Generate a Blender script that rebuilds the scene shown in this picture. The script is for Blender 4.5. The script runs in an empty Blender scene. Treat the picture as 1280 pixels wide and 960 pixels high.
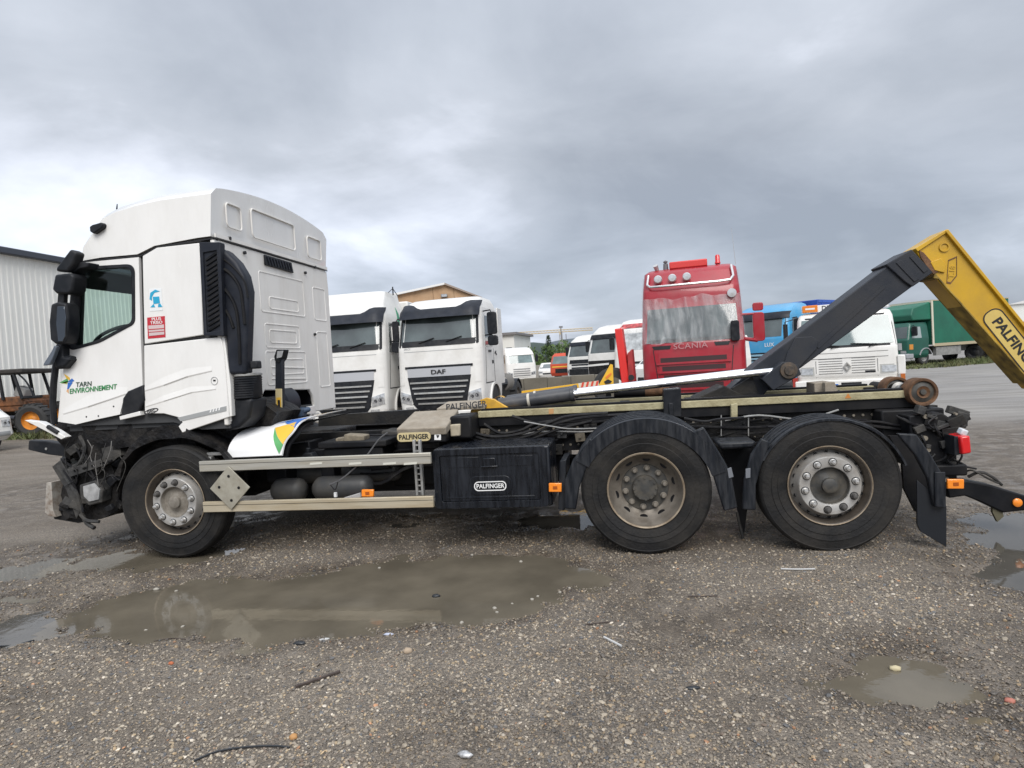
import bpy, bmesh, math, random
import numpy as np
from mathutils import Vector, Matrix, noise as mnoise
random.seed(7); rng = np.random.default_rng(7)
C = bpy.context.scene.collection
SC = bpy.context.scene
rad = math.radians

# ------------------------------------------------------------------ camera, sky, sun, exposure
CAM = np.array([4.0799, -5.030, 1.5860]); YAW, PITCH, ROLL, FPX = .17389, -.03297, -.06203, 780.
def cam_axes():
    cy, sy, cp, sp = math.cos(YAW), math.sin(YAW), math.cos(PITCH), math.sin(PITCH)
    f = np.array([-sy*cp, cy*cp, sp]); r0 = np.array([cy, sy, 0.]); u0 = np.cross(r0, f)
    c, s = math.cos(ROLL), math.sin(ROLL)
    return c*r0+s*u0, -s*r0+c*u0, f
CR, CU, CF = cam_axes()
cd = bpy.data.cameras.new('camera'); cam = bpy.data.objects.new('camera', cd); C.objects.link(cam)
mw = Matrix.Identity(4)
for i in range(3):
    mw[i][0], mw[i][1], mw[i][2], mw[i][3] = CR[i], CU[i], -CF[i], CAM[i]
cam.matrix_world = mw
cd.sensor_width = 36; cd.lens = FPX/1280*36; cd.clip_end = 6000; cd.clip_start = .05
SC.camera = cam

SUN_EL, SUN_AZ = rad(46), rad(165)          # compass style: 180 = from -Y (behind the camera)
sd = bpy.data.lights.new('sun', 'SUN'); sd.energy = 1.5; sd.angle = rad(40); sd.color = (1, .965, .92)
sun = bpy.data.objects.new('sun', sd); C.objects.link(sun)
sdir = Vector((math.sin(SUN_AZ)*math.cos(SUN_EL), math.cos(SUN_AZ)*math.cos(SUN_EL), math.sin(SUN_EL)))
sun.rotation_euler = sdir.to_track_quat('Z', 'Y').to_euler(); sun.location = (4, -8, 20)

def ray_dir(px, py): return CF+(px-640)/FPX*CR-(py-480)/FPX*CU
W = bpy.data.worlds.new('World'); SC.world = W; W.use_nodes = True
def world():
    nt = W.node_tree; N = nt.nodes; L = nt.links
    for n in list(N): N.remove(n)
    out = N.new('ShaderNodeOutputWorld'); bg = N.new('ShaderNodeBackground'); bg.inputs[1].default_value = .1
    L.new(bg.outputs[0], out.inputs[0])
    sky = N.new('ShaderNodeTexSky'); sky.sky_type = 'NISHITA'; sky.sun_disc = False
    sky.sun_elevation = SUN_EL; sky.sun_rotation = SUN_AZ
    tc = N.new('ShaderNodeTexCoord'); sep = N.new('ShaderNodeSeparateXYZ'); L.new(tc.outputs['Generated'], sep.inputs[0])
    def math_(op, a, b=None, clamp=False):
        m = N.new('ShaderNodeMath'); m.operation = op; m.use_clamp = clamp
        for k, v in enumerate((a, b)):
            if v is None: continue
            if isinstance(v, (int, float)): m.inputs[k].default_value = v
            else: L.new(v, m.inputs[k])
        return m.outputs[0]
    zc = math_('MAXIMUM', sep.outputs[2], 0.0)
    den = math_('ADD', zc, .24)
    cmb = N.new('ShaderNodeCombineXYZ')
    L.new(math_('DIVIDE', sep.outputs[0], den), cmb.inputs[0]); L.new(math_('DIVIDE', sep.outputs[1], den), cmb.inputs[1])
    def noise(scale, detail, rough, dist, off):
        n = N.new('ShaderNodeTexNoise'); n.inputs['Scale'].default_value = scale; n.inputs['Detail'].default_value = detail
        n.inputs['Roughness'].default_value = rough; n.inputs['Distortion'].default_value = dist
        mp = N.new('ShaderNodeMapping'); mp.inputs['Location'].default_value = off; L.new(cmb.outputs[0], mp.inputs[0]); L.new(mp.outputs[0], n.inputs['Vector'])
        return n.outputs[0]
    n1 = noise(.62, 9, .52, .35, (3.1, 1.7, 0)); n2 = noise(1.7, 7, .55, .5, (9.2, 4.4, 2))
    mixn = math_('ADD', math_('MULTIPLY', n1, .72), math_('MULTIPLY', n2, .28))
    ramp = N.new('ShaderNodeValToRGB'); L.new(mixn, ramp.inputs[0])
    e = ramp.color_ramp.elements
    K = 1.0
    e[0].position = .36; e[0].color = (.29*K, .315*K, .36*K, 1); e[1].position = .68; e[1].color = (.84*K, .87*K, .94*K, 1)
    for p_, c_ in ((.45, (.37, .398, .445)), (.52, (.44, .468, .518)), (.58, (.57, .60, .665))):
        q = e.new(p_); q.color = (*c_, 1)
    # overcast: brighter overhead, duller and bluer near the horizon
    gr = N.new('ShaderNodeValToRGB'); L.new(zc, gr.inputs[0]); g = gr.color_ramp.elements
    g[0].position = 0; g[0].color = (.96, .99, 1.07, 1); g[1].position = 1; g[1].color = (1, 1, .99, 1)
    q = g.new(.10); q.color = (1.04, 1.07, 1.12, 1); q = g.new(.30); q.color = (1, 1, 1, 1)
    def lobe(px_dir, k, amp):
        vm = N.new('ShaderNodeVectorMath'); vm.operation = 'DOT_PRODUCT'; vm.inputs[1].default_value = Vector(px_dir).normalized(); L.new(tc.outputs['Generated'], vm.inputs[0])
        return math_('MULTIPLY', math_('POWER', math_('MAXIMUM', vm.outputs['Value'], 0.0), k), amp)
    mixn2 = mixn
    for q, k_, am in (((565, 195), 90, .14), ((20, 275), 50, .24), ((330, 270), 60, .11), ((250, -60), 14, -.13), ((700, -60), 16, -.05), ((1000, 120), 10, -.05)): mixn2 = math_('ADD', mixn2, lobe(tuple(ray_dir(*q)), k_, am))
    L.new(mixn2, ramp.inputs[0])
    mul = N.new('ShaderNodeMixRGB'); mul.blend_type = 'MULTIPLY'; mul.inputs[0].default_value = 1
    L.new(ramp.outputs[0], mul.inputs[1]); L.new(gr.outputs[0], mul.inputs[2])
    zen = math_('ADD', 6.0, math_('MULTIPLY', math_('POWER', zc, 2.0), 13.0))
    sc = N.new('ShaderNodeVectorMath'); sc.operation = 'SCALE'; L.new(mul.outputs[0], sc.inputs[0]); L.new(zen, sc.inputs['Scale'])
    mx = N.new('ShaderNodeMixRGB'); mx.inputs[0].default_value = .93
    L.new(sky.outputs[0], mx.inputs[1]); L.new(sc.outputs[0], mx.inputs[2]); L.new(mx.outputs[0], bg.inputs[0])
world()
VS = SC.view_settings; VS.view_transform = 'Standard'; VS.look = 'None'; VS.exposure = .92; VS.gamma = 1; VS.use_curve_mapping = False

# ------------------------------------------------------------------ measuring helpers (true depth given by the plane)
def ray(px, py): return CF+(px-640)/FPX*CR-(py-480)/FPX*CU
def at(px, py, y=None, x=None, z=None):
    d = ray(px, py); ax, v = (1, y) if y is not None else (0, x) if x is not None else (2, z)
    return CAM+d*((v-CAM[ax])/d[ax])
def S(pts, y): return [tuple(at(a, b, y=y)[[0, 2]]) for a, b in pts]
def horizon(px): return 480+(CF[2]+(px-640)/FPX*CR[2])*FPX/CU[2]
def spot(px, D):
    q = CAM+D*ray(px, horizon(px)); return (float(q[0]), float(q[1]), 0.)

# ------------------------------------------------------------------ materials
MATS = {}
def mat(name, col, rough=.6, metal=0., coat=0., var=.0, vscale=6., dirt=None, dscale=3., damt=.5, bump=0., bscale=60., spec=.5, stretch=None, alpha=None):
    if name in MATS: return MATS[name]
    m = bpy.data.materials.new(name); m.use_nodes = True; nt = m.node_tree; N, L = nt.nodes, nt.links
    b = N['Principled BSDF']; b.inputs['Base Color'].default_value = (*col, 1); b.inputs['Roughness'].default_value = rough
    b.inputs['Metallic'].default_value = metal; b.inputs['Coat Weight'].default_value = coat; b.inputs['Specular IOR Level'].default_value = spec
    tc = N.new('ShaderNodeTexCoord'); vec = tc.outputs['Object']
    if stretch:
        mp = N.new('ShaderNodeMapping'); mp.inputs['Scale'].default_value = stretch; L.new(vec, mp.inputs[0]); vec = mp.outputs[0]
    src = None
    if var:
        n = N.new('ShaderNodeTexNoise'); n.inputs['Scale'].default_value = vscale; n.inputs['Detail'].default_value = 5; L.new(vec, n.inputs['Vector'])
        r = N.new('ShaderNodeMapRange'); r.inputs[1].default_value = .3; r.inputs[2].default_value = .7; r.inputs[3].default_value = 1-var; r.inputs[4].default_value = 1+var
        L.new(n.outputs[0], r.inputs[0])
        s = N.new('ShaderNodeVectorMath'); s.operation = 'SCALE'; s.inputs[0].default_value = col; L.new(r.outputs[0], s.inputs['Scale']); src = s.outputs[0]
    if dirt:
        n = N.new('ShaderNodeTexNoise'); n.inputs['Scale'].default_value = dscale; n.inputs['Detail'].default_value = 8; n.inputs['Roughness'].default_value = .65; L.new(vec, n.inputs['Vector'])
        r = N.new('ShaderNodeMapRange'); r.inputs[1].default_value = .42; r.inputs[2].default_value = .68; r.inputs[3].default_value = 0; r.inputs[4].default_value = damt
        L.new(n.outputs[0], r.inputs[0]); mx = N.new('ShaderNodeMixRGB'); L.new(r.outputs[0], mx.inputs[0]); mx.inputs[2].default_value = (*dirt, 1)
        if src: L.new(src, mx.inputs[1])
        else: mx.inputs[1].default_value = (*col, 1)
        src = mx.outputs[0]
        rr = N.new('ShaderNodeMapRange'); rr.inputs[3].default_value = rough; rr.inputs[4].default_value = min(1, rough+.35); L.new(r.outputs[0], rr.inputs[0]); L.new(rr.outputs[0], b.inputs['Roughness'])
    if src: L.new(src, b.inputs['Base Color'])
    if bump:
        n = N.new('ShaderNodeTexNoise'); n.inputs['Scale'].default_value = bscale; n.inputs['Detail'].default_value = 6; L.new(vec, n.inputs['Vector'])
        bp = N.new('ShaderNodeBump'); bp.inputs['Strength'].default_value = bump; bp.inputs['Distance'].default_value = .02; L.new(n.outputs[0], bp.inputs['Height']); L.new(bp.outputs[0], b.inputs['Normal'])
    MATS[name] = m; return m
def glass(name, tint, gloss=.12, rough=.02, veil=None):
    m = bpy.data.materials.new(name); m.use_nodes = True; nt = m.node_tree; N, L = nt.nodes, nt.links
    for n in list(N): N.remove(n)
    o = N.new('ShaderNodeOutputMaterial'); t = N.new('ShaderNodeBsdfTransparent'); t.inputs[0].default_value = (*tint, 1)
    g = N.new('ShaderNodeBsdfGlossy'); g.inputs['Roughness'].default_value = rough
    lw = N.new('ShaderNodeLayerWeight'); lw.inputs[0].default_value = .5; mx = N.new('ShaderNodeMixShader')
    pw = N.new('ShaderNodeMath'); pw.operation = 'POWER'; pw.inputs[1].default_value = 4; L.new(lw.outputs['Facing'], pw.inputs[0])
    ad = N.new('ShaderNodeMath'); ad.inputs[1].default_value = gloss; ad.use_clamp = True; L.new(pw.outputs[0], ad.inputs[0]); L.new(ad.outputs[0], mx.inputs[0])
    L.new(t.outputs[0], mx.inputs[1]); L.new(g.outputs[0], mx.inputs[2]); L.new(mx.outputs[0], o.inputs[0]); MATS[name] = m; return m

white = mat('white_paint', (.82, .81, .785), .22, coat=.6, var=.025, vscale=2, dirt=(.50, .47, .42), dscale=2.2, damt=.2, stretch=(1.6, 1.6, .5))
white2 = mat('white_truck_paint', (.76, .75, .72), .3, coat=.3, var=.04, vscale=1.2, dirt=(.42, .39, .34), dscale=1.1, damt=.4)
whiteback = mat('white_back_wall', (.80, .78, .74), .38, var=.03, vscale=2, dirt=(.5, .46, .40), dscale=2.4, damt=.35, stretch=(1.5, 1.5, .45))
blackpl = mat('black_plastic', (.013, .015, .019), .42, var=.3, vscale=8, dirt=(.045, .043, .042), dscale=4, damt=.5, spec=.22)
navypl = mat('dark_grey_plastic', (.016, .019, .027), .38, var=.25, vscale=6, dirt=(.04, .042, .048), dscale=5, damt=.4, spec=.22)
blackwet = mat('wet_black_plastic', (.006, .0075, .011), .2, var=.3, vscale=8, dirt=(.02, .023, .03), dscale=4, damt=.7, stretch=(6, 6, .8), spec=.4)
fender_m = mat('fender_plastic', (.011, .013, .017), .33, var=.3, vscale=8, dirt=(.055, .057, .062), dscale=5, damt=.6, stretch=(5, 5, .7), spec=.22)
rubber = mat('tyre_rubber', (.014, .014, .0145), .6, var=.3, vscale=4, dirt=(.05, .045, .039), dscale=3.4, damt=.6, bump=.25, bscale=45, spec=.22)
rubber_bg = mat('tyre_rubber_far', (.03, .03, .03), .8)
wreck = mat('wreck_black', (.008, .008, .009), .5, var=.5, vscale=14, dirt=(.05, .045, .04), dscale=6, damt=.6, bump=1., bscale=22, spec=.22)
wreckgrey = mat('wreck_grey', (.045, .045, .045), .55, var=.4, vscale=10, dirt=(.09, .082, .07), dscale=5, damt=.6, bump=.5, bscale=30, spec=.22)
chassis = mat('chassis_grey', (.012, .0125, .014), .5, var=.35, vscale=5, dirt=(.045, .04, .032), dscale=3, damt=.65, bump=.25, bscale=40, spec=.22)
chassis2 = mat('chassis_black', (.0065, .007, .009), .45, var=.35, vscale=6, dirt=(.024, .022, .02), dscale=4, damt=.55, spec=.22)
alu = mat('dirty_aluminium', (.50, .485, .435), .38, metal=.45, var=.08, vscale=6, dirt=(.33, .28, .19), dscale=4, damt=.55, stretch=(.5, 3, 6))
alu2 = mat('tan_dirty_aluminium', (.50, .44, .33), .45, metal=.3, var=.08, vscale=6, dirt=(.33, .25, .14), dscale=4, damt=.6, stretch=(.5, 3, 6))
plate_m = mat('diamond_plate_metal', (.37, .35, .29), .5, metal=.2, var=.1, vscale=12, dirt=(.22, .19, .14), dscale=9, damt=.6)
galv = mat('galvanised', (.42, .42, .41), .45, metal=.6, var=.15, vscale=20, dirt=(.2, .17, .13), dscale=8, damt=.4)
railm = mat('muddy_rail', (.40, .36, .22), .75, var=.12, vscale=10, dirt=(.21, .175, .095), dscale=7, damt=.7, bump=.3, bscale=60)
rimsil = mat('rim_silver', (.50, .49, .47), .38, metal=.5, var=.1, vscale=14, dirt=(.22, .18, .13), dscale=9, damt=.55)
rimdish = mat('rim_dish', (.20, .178, .15), .48, metal=.35, var=.25, vscale=10, dirt=(.085, .065, .045), dscale=7, damt=.6)
rimdirty = mat('rim_dirty', (.085, .072, .06), .5, metal=.25, var=.3, vscale=10, dirt=(.06, .045, .03), dscale=7, damt=.7)
rimedge = mat('rim_edge', (.30, .245, .18), .5, metal=.3, var=.2, vscale=10, dirt=(.13, .08, .04), dscale=8, damt=.7)
hubm = mat('hub_grey', (.22, .20, .17), .6, var=.2, vscale=16, dirt=(.10, .08, .06), dscale=14, damt=.7)
hubdark = mat('hub_dark', (.045, .045, .043), .55, var=.3, vscale=16, dirt=(.13, .11, .08), dscale=14, damt=.5)
nutsil = mat('nut_silver', (.62, .61, .59), .25, metal=.7)
nutdark = mat('nut_dark', (.10, .095, .09), .5, metal=.3)
armgrey = mat('boom_grey_paint', (.027, .031, .040), .42, var=.15, vscale=3, dirt=(.045, .044, .044), dscale=3, damt=.6, bump=.06, bscale=60, spec=.22)
yellow = mat('boom_yellow_paint', (.57, .335, .012), .4, coat=.15, var=.08, vscale=3, dirt=(.33, .19, .03), dscale=3.5, damt=.45)
yellow2 = mat('yellow_bracket_paint', (.66, .37, .03), .45, var=.1, vscale=8, dirt=(.25, .14, .04), dscale=9, damt=.5)
rust = mat('rusty_steel', (.15, .075, .035), .75, var=.4, vscale=18, dirt=(.05, .03, .02), dscale=12, damt=.7, bump=.3)
chrome = mat('chrome_rod', (.86, .86, .87), .14, metal=1.)
cylm = mat('cylinder_grey', (.045, .048, .055), .32, var=.15, vscale=6, dirt=(.11, .1, .095), dscale=6, damt=.4)
slab = mat('dusty_lid', (.30, .262, .21), .85, var=.12, vscale=14, dirt=(.20, .165, .12), dscale=8, damt=.6, bump=.3, bscale=90)
amber = mat('amber_lens', (.90, .26, .02), .22, coat=.6)
redlens = mat('red_lens', (.62, .012, .015), .2, coat=.6)
badgem = mat('badge_cream', (.56, .47, .26), .5)
black_ink = mat('black_print', (.012, .012, .014), .5)
green_ink = mat('green_print', (.05, .25, .09), .5)
dgreen_ink = mat('dark_green_print', (.035, .07, .05), .5)
sticker_w = mat('sticker_white', (.8, .8, .79), .5)
sticker_r = mat('sticker_red', (.50, .025, .04), .5)
cyan_ink = mat('cyan_print', (.02, .36, .58), .5)
blue_ink = mat('blue_print', (.035, .15, .50), .45)
yel_ink = mat('yellow_print', (.74, .45, .05), .45)
grn_ink = mat('leaf_green_print', (.10, .36, .12), .45)
fendwhite = mat('white_glossy_sheet', (.84, .84, .84), .25, coat=.3)
greyband = mat('grey_print', (.33, .34, .34), .5)
cable_m = mat('cable_black', (.010, .010, .012), .4, dirt=(.05, .047, .043), dscale=12, damt=.5, spec=.22)
cabglass = glass('cab_glass', (.90, .965, .94), .025)
interior = mat('cab_interior', (.05, .052, .055), .8)
mirror_m = mat('mirror_glass', (.12, .13, .145), .06, metal=1.)
darkglass = mat('dark_windscreen', (.065, .082, .082), .05, coat=.5, var=.6, vscale=.9, spec=.9)
lampglass = mat('headlamp_glass', (.55, .56, .57), .12, metal=.5, var=.3, vscale=14)

# ------------------------------------------------------------------ mesh builder
class B:
    def __init__(s): s.v = []; s.f = []; s.m = []; s.cm = 0
    def add(s, vs, fs):
        n = len(s.v); s.v += [tuple(map(float, v)) for v in vs]; s.f += [[i+n for i in f] for f in fs]; s.m += [s.cm]*len(fs); return s
    def box(s, x0, x1, y0, y1, z0, z1):
        return s.add([(x0,y0,z0),(x1,y0,z0),(x1,y1,z0),(x0,y1,z0),(x0,y0,z1),(x1,y0,z1),(x1,y1,z1),(x0,y1,z1)],
                     [(0,3,2,1),(4,5,6,7),(0,1,5,4),(1,2,6,5),(2,3,7,6),(3,0,4,7)])
    def obox(s, c, size, rot=(0,0,0)):
        from mathutils import Euler
        R = Euler(rot).to_matrix(); b = B().box(-size[0]/2, size[0]/2, -size[1]/2, size[1]/2, -size[2]/2, size[2]/2)
        return s.add([R @ Vector(v)+Vector(c) for v in b.v], b.f)
    def prism(s, pts, a, b, ax='y'):
        n = len(pts)
        def P(p, t): return (p[0], t, p[1]) if ax == 'y' else (t, p[0], p[1]) if ax == 'x' else (p[0], p[1], t)
        return s.add([P(p, a) for p in pts]+[P(p, b) for p in pts],
                     [list(range(n))[::-1], list(range(n, 2*n))]+[(i, (i+1) % n, (i+1) % n+n, i+n) for i in range(n)])
    def tube(s, pts, r, n=8, closed=False):
        P = [Vector(p) for p in pts]; k = len(P); rs = r if isinstance(r, (list, tuple)) else [r]*k
        vs = []; up = Vector((0, 0, 1)); prev = None
        for i in range(k):
            if closed: t = (P[(i+1) % k]-P[i-1])
            else: t = (P[min(i+1, k-1)]-P[max(i-1, 0)])
            t.normalize()
            a = (prev-t*prev.dot(t)) if prev else (up-t*up.dot(t) if abs(t.z) < .95 else Vector((1, 0, 0))-t*t.x)
            a.normalize(); prev = a; c = t.cross(a)
            for j in range(n):
                q = 2*math.pi*j/n; vs.append(P[i]+(a*math.cos(q)+c*math.sin(q))*rs[i])
        fs = []
        for i in range(k if closed else k-1):
            i2 = (i+1) % k
            for j in range(n): fs.append((i*n+j, i*n+(j+1) % n, i2*n+(j+1) % n, i2*n+j))
        if not closed: fs += [list(range(n))[::-1], list(range((k-1)*n, k*n))]
        return s.add(vs, fs)
    def cyl(s, p0, p1, r0, r1=None, n=16): return s.tube([p0, p1], [r0, r0 if r1 is None else r1], n)
    def lathe(s, prof, c, ax='y', n=48, a0=0., a1=2*math.pi):
        full = abs(a1-a0-2*math.pi) < 1e-6; k = n if full else n+1; vs = []
        for (r, h) in prof:
            for j in range(k):
                q = a0+(a1-a0)*j/n; u, w = r*math.cos(q), r*math.sin(q)
                vs.append((c[0]+u, c[1]+h, c[2]+w) if ax == 'y' else (c[0]+h, c[1]+u, c[2]+w) if ax == 'x' else (c[0]+u, c[1]+w, c[2]+h))
        fs = []
        for i in range(len(prof)-1):
            for j in range(n): fs.append((i*k+j, i*k+(j+1) % k, (i+1)*k+(j+1) % k, (i+1)*k+j))
        return s.add(vs, fs)
    def patch(s, fn, nu, nv):
        vs = [fn(i/nu, j/nv) for j in range(nv+1) for i in range(nu+1)]
        return s.add(vs, [(j*(nu+1)+i, j*(nu+1)+i+1, (j+1)*(nu+1)+i+1, (j+1)*(nu+1)+i) for j in range(nv) for i in range(nu)])
    def sheet(s, fn, nu, nv, off):        # a patch with real thickness; off(vector)
        g1 = [Vector(fn(i/nu, j/nv)) for j in range(nv+1) for i in range(nu+1)]
        n = len(g1); w = nu+1; o = Vector(off)
        fs = []
        for j in range(nv):
            for i in range(nu):
                q = (j*w+i, j*w+i+1, (j+1)*w+i+1, (j+1)*w+i); fs.append(q); fs.append([k+n for k in q[::-1]])
        rim = [i for i in range(w)]+[j*w+nu for j in range(1, nv+1)]+[nv*w+i for i in range(nu-1, -1, -1)]+[j*w for j in range(nv-1, 0, -1)]
        for a, b in zip(rim, rim[1:]+rim[:1]): fs.append((b, a, a+n, b+n))
        return s.add([tuple(v) for v in g1]+[tuple(v+o) for v in g1], fs)
    def holed(s, outer, holes, y0, y1, ax='y'):     # flat plate with openings
        bm = bmesh.new(); ed = []
        for loop in [outer]+holes:
            vs = [bm.verts.new((p[0], p[1], 0)) for p in loop]
            ed += [bm.edges.new((vs[i], vs[(i+1) % len(vs)])) for i in range(len(vs))]
        bmesh.ops.triangle_fill(bm, edges=ed, use_beauty=True, use_dissolve=False)
        bm.verts.index_update(); vs2 = [(v.co.x, v.co.y) for v in bm.verts]; fs2 = [[v.index for v in f.verts] for f in bm.faces]
        ring = [[e.verts[0].index, e.verts[1].index] for e in bm.edges if e.is_boundary]; bm.free(); n = len(vs2)
        def P(p, t): return (p[0], t, p[1]) if ax == 'y' else (t, p[0], p[1])
        return s.add([P(p, y0) for p in vs2]+[P(p, y1) for p in vs2], fs2+[[i+n for i in f] for f in fs2]+[(a, b, b+n, a+n) for a, b in ring])
    def crumple(s, amp, scale, seed=0):
        for i, v in enumerate(s.v):
            d = mnoise.noise_vector(Vector(v)*scale+Vector((seed*7.3, seed*3.1, 0))); s.v[i] = tuple(Vector(v)+d*amp)
        return s
    def build(s, name, m, parent=None, bevel=0., smooth=38, seg=2, recalc=True, sub=0, local=False):
        me = bpy.data.meshes.new(name); off = Vector((0, 0, 0))
        r = parent
        while r is not None and r.parent is not None: r = r.parent
        if r is not None and r.name in WORLD and not local: off = WORLD[r.name]
        me.from_pydata([tuple(Vector(v)-off) for v in s.v], [], s.f); ms = m if isinstance(m, (list, tuple)) else [m]
        for q in ms: me.materials.append(q)
        if len(ms) > 1: me.polygons.foreach_set('material_index', s.m)
        if recalc:
            bm = bmesh.new(); bm.from_mesh(me); bmesh.ops.recalc_face_normals(bm, faces=bm.faces); bm.to_mesh(me); bm.free()
        if smooth:
            me.polygons.foreach_set('use_smooth', [True]*len(me.polygons)); me.set_sharp_from_angle(angle=rad(smooth))
        o = bpy.data.objects.new(name, me); C.objects.link(o)
        if parent: o.parent = parent
        if bevel:
            md = o.modifiers.new('bevel', 'BEVEL'); md.width = bevel; md.segments = seg; md.limit_method = 'ANGLE'; md.angle_limit = rad(40); md.use_clamp_overlap = True
        if sub:
            md = o.modifiers.new('sub', 'SUBSURF'); md.levels = md.render_levels = sub
        return o
WORLD = {}
def thing(name, label, cat, loc=(0,0,0), rz=0., group=None, world=False):
    o = bpy.data.objects.new(name, None); C.objects.link(o); o.location = loc; o.rotation_euler = (0, 0, rz); o.empty_display_size = .3
    o['label'] = label; o['category'] = cat
    if group: o['group'] = group
    if world: WORLD[o.name] = Vector(loc)
    return o
def tag(o, label=None, cat=None, group=None, kind=None):
    for k, v in (('label', label), ('category', cat), ('group', group), ('kind', kind)):
        if v: o[k] = v
    return o
def inst(src, parent, loc=(0,0,0), rot=(0,0,0), m=None):
    o = src.copy(); C.objects.link(o); o.parent = parent; o.location = loc; o.rotation_euler = rot; return o
def text(body, size, m, parent, loc, rot, name='lettering', bold=0., ext=.0015, shear=0., align='CENTER', sx=1., spacing=1.):
    cu = bpy.data.curves.new(name, 'FONT'); cu.body = body; cu.size = size; cu.extrude = ext; cu.offset = bold*size; cu.shear = shear
    cu.align_x = align; cu.align_y = 'CENTER'; cu.space_character = spacing; cu.resolution_u = 3
    to = bpy.data.objects.new(name, cu); me = bpy.data.meshes.new_from_object(to); bpy.data.objects.remove(to); bpy.data.curves.remove(cu)
    me.transform(Matrix.Diagonal((sx, 1, 1, 1))); me.name = name; me.materials.clear(); me.materials.append(m)
    o = bpy.data.objects.new(name, me); C.objects.link(o); o.parent = parent
    r = parent
    while r is not None and r.parent is not None: r = r.parent
    off = WORLD.get(r.name, Vector((0, 0, 0)))
    o.location = Vector(loc)-off; o.rotation_euler = rot; return o
def rrect(a0, a1, b0, b1, r, n=5):
    out = []
    for cx, cy, q in ((a1-r, b0+r, -90), (a1-r, b1-r, 0), (a0+r, b1-r, 90), (a0+r, b0+r, 180)):
        out += [(cx+r*math.cos(rad(q+90*i/n)), cy+r*math.sin(rad(q+90*i/n))) for i in range(n+1)]
    return out
def bez(pts, n=24):                       # Catmull-Rom through points
    P = [Vector(p) for p in pts]; P = [P[0]*2-P[1]]+P+[P[-1]*2-P[-2]]; out = []; k = len(P)-3
    for i in range(k):
        m_ = max(2, n//k)
        for j in range(m_):
            t = j/m_; a, b, c, d = P[i:i+4]
            out.append(.5*((2*b)+(c-a)*t+(2*a-5*b+4*c-d)*t*t+(3*b-a-3*c+d)*t**3))
    out.append(P[-2]); return out
def rounded(pts, r, n=5):
    out = []; k = len(pts)
    for i in range(k):
        a, p, c = Vector(pts[i-1]), Vector(pts[i]), Vector(pts[(i+1) % k]); da, dc = a-p, c-p
        ra, rc = min(r, da.length*.45), min(r, dc.length*.45); A, Cc = p+da.normalized()*ra, p+dc.normalized()*rc
        for j in range(n+1): t = j/n; q = A*(1-t)**2+p*2*t*(1-t)+Cc*t*t; out.append((q.x, q.y))
    return out

# ------------------------------------------------------------------ ground, puddles, gravel
PUD = [[(0.37,-1.45),(0.20,-.98),(0.57,-0.9),(0.65,-0.67),(1.21,-0.52),(1.71,-0.30),(2.56,-0.03),(3.1,0.04),(3.5,-0.05),(3.72,-0.50),(3.36,-1.16),(2.96,-1.38),(2.43,-1.50),(1.81,-1.56),(1.09,-1.58)],
       [(-0.94,-0.22),(-0.92,0.16),(-0.52,0.22),(0.1,.28),(0.42,0.20),(-0.05,-0.13),(-.5,-.25)],
       [(-1.75,-.25),(-1.2,-.2),(-.95,-.45),(-1.3,-.6)], [(-.35,-1.25),(.15,-1.2),(.3,-1.45),(.12,-1.75),(-.5,-1.7)],
       [(-1.1,-.85),(-.5,-.95),(-.45,-1.05),(-1.0,-1.1)],
       [(5.0,-1.97),(5.26,-1.63),(5.5,-1.60),(5.66,-1.85),(5.42,-2.08),(5.15,-2.05)],
       [(6.35,-.5),(6.6,.3),(7.2,.9),(8.3,1.0),(8.2,.1),(7.3,-.5),(6.8,-1.0),(6.45,-1.0)],
       [(2.55,.75),(3.0,1.35),(3.9,1.45),(4.0,1.1),(3.3,.72)], [(5.35,-2.18),(5.8,-2.0),(6.2,-2.1),(6.1,-2.6),(5.5,-2.7)],
       [(1.6,.95),(2.3,1.0),(2.5,1.3),(1.7,1.4)]]
DEEP = [.042, .042, .038, .04, .036, .030, .034, .024, .013, .026]
WET_SHADE = [(6.4,-1.7,.9,1.0,.85),(5.9,-2.6,1.0,.6,.8),(2.2,.9,2.6,.8,.8),(5.,.9,1.8,.8,.8),(3.2,.2,3.2,.5,.5),(-1.4,-.2,1.5,1.0,.8),(.0,-1.5,.9,.5,.6),(6.9,-.1,1.3,1.2,.95),(5.7,-2.2,.9,.7,.75),(3.2,1.2,1.3,.7,.9),(1.5,1.1,1.6,.9,.6),(5.0,1.3,2.2,1.2,.7),(4.5,-2.45,.8,.5,.5),(2,-1,2.2,1,.45),(9,4,4,5,.55),(-5,3,4,4,.35)]  # damp areas; those under the truck also paint its contact shade darker
_k = []
for wl, am in ((3.2, 6), (1.7, 4), (.9, 2.6), (.5, 1.7), (.28, 1.1), (.17, .7)):
    for _ in range(7):
        a = rng.uniform(0, 2*math.pi); q = 2*math.pi/(wl*rng.uniform(.8, 1.25)); _k.append((q*math.cos(a), q*math.sin(a), rng.uniform(0, 6.28), am*.0006))
def sdist(x, y, poly):                    # positive inside
    d = np.full(x.shape, 1e9); ins = np.zeros(x.shape, bool); n = len(poly)
    for i in range(n):
        ax, ay = poly[i]; bx, by = poly[(i+1) % n]; ex, ey = bx-ax, by-ay
        t = np.clip(((x-ax)*ex+(y-ay)*ey)/(ex*ex+ey*ey), 0, 1); d = np.minimum(d, np.hypot(x-ax-t*ex, y-ay-t*ey))
        ins ^= ((ay > y) != (by > y)) & (x < (bx-ax)*(y-ay)/((by-ay) if by != ay else 1e-9)+ax)
    return np.where(ins, d, -d)
def sstep(a, b, x): t = np.clip((x-a)/(b-a), 0, 1); return t*t*(3-2*t)
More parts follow.
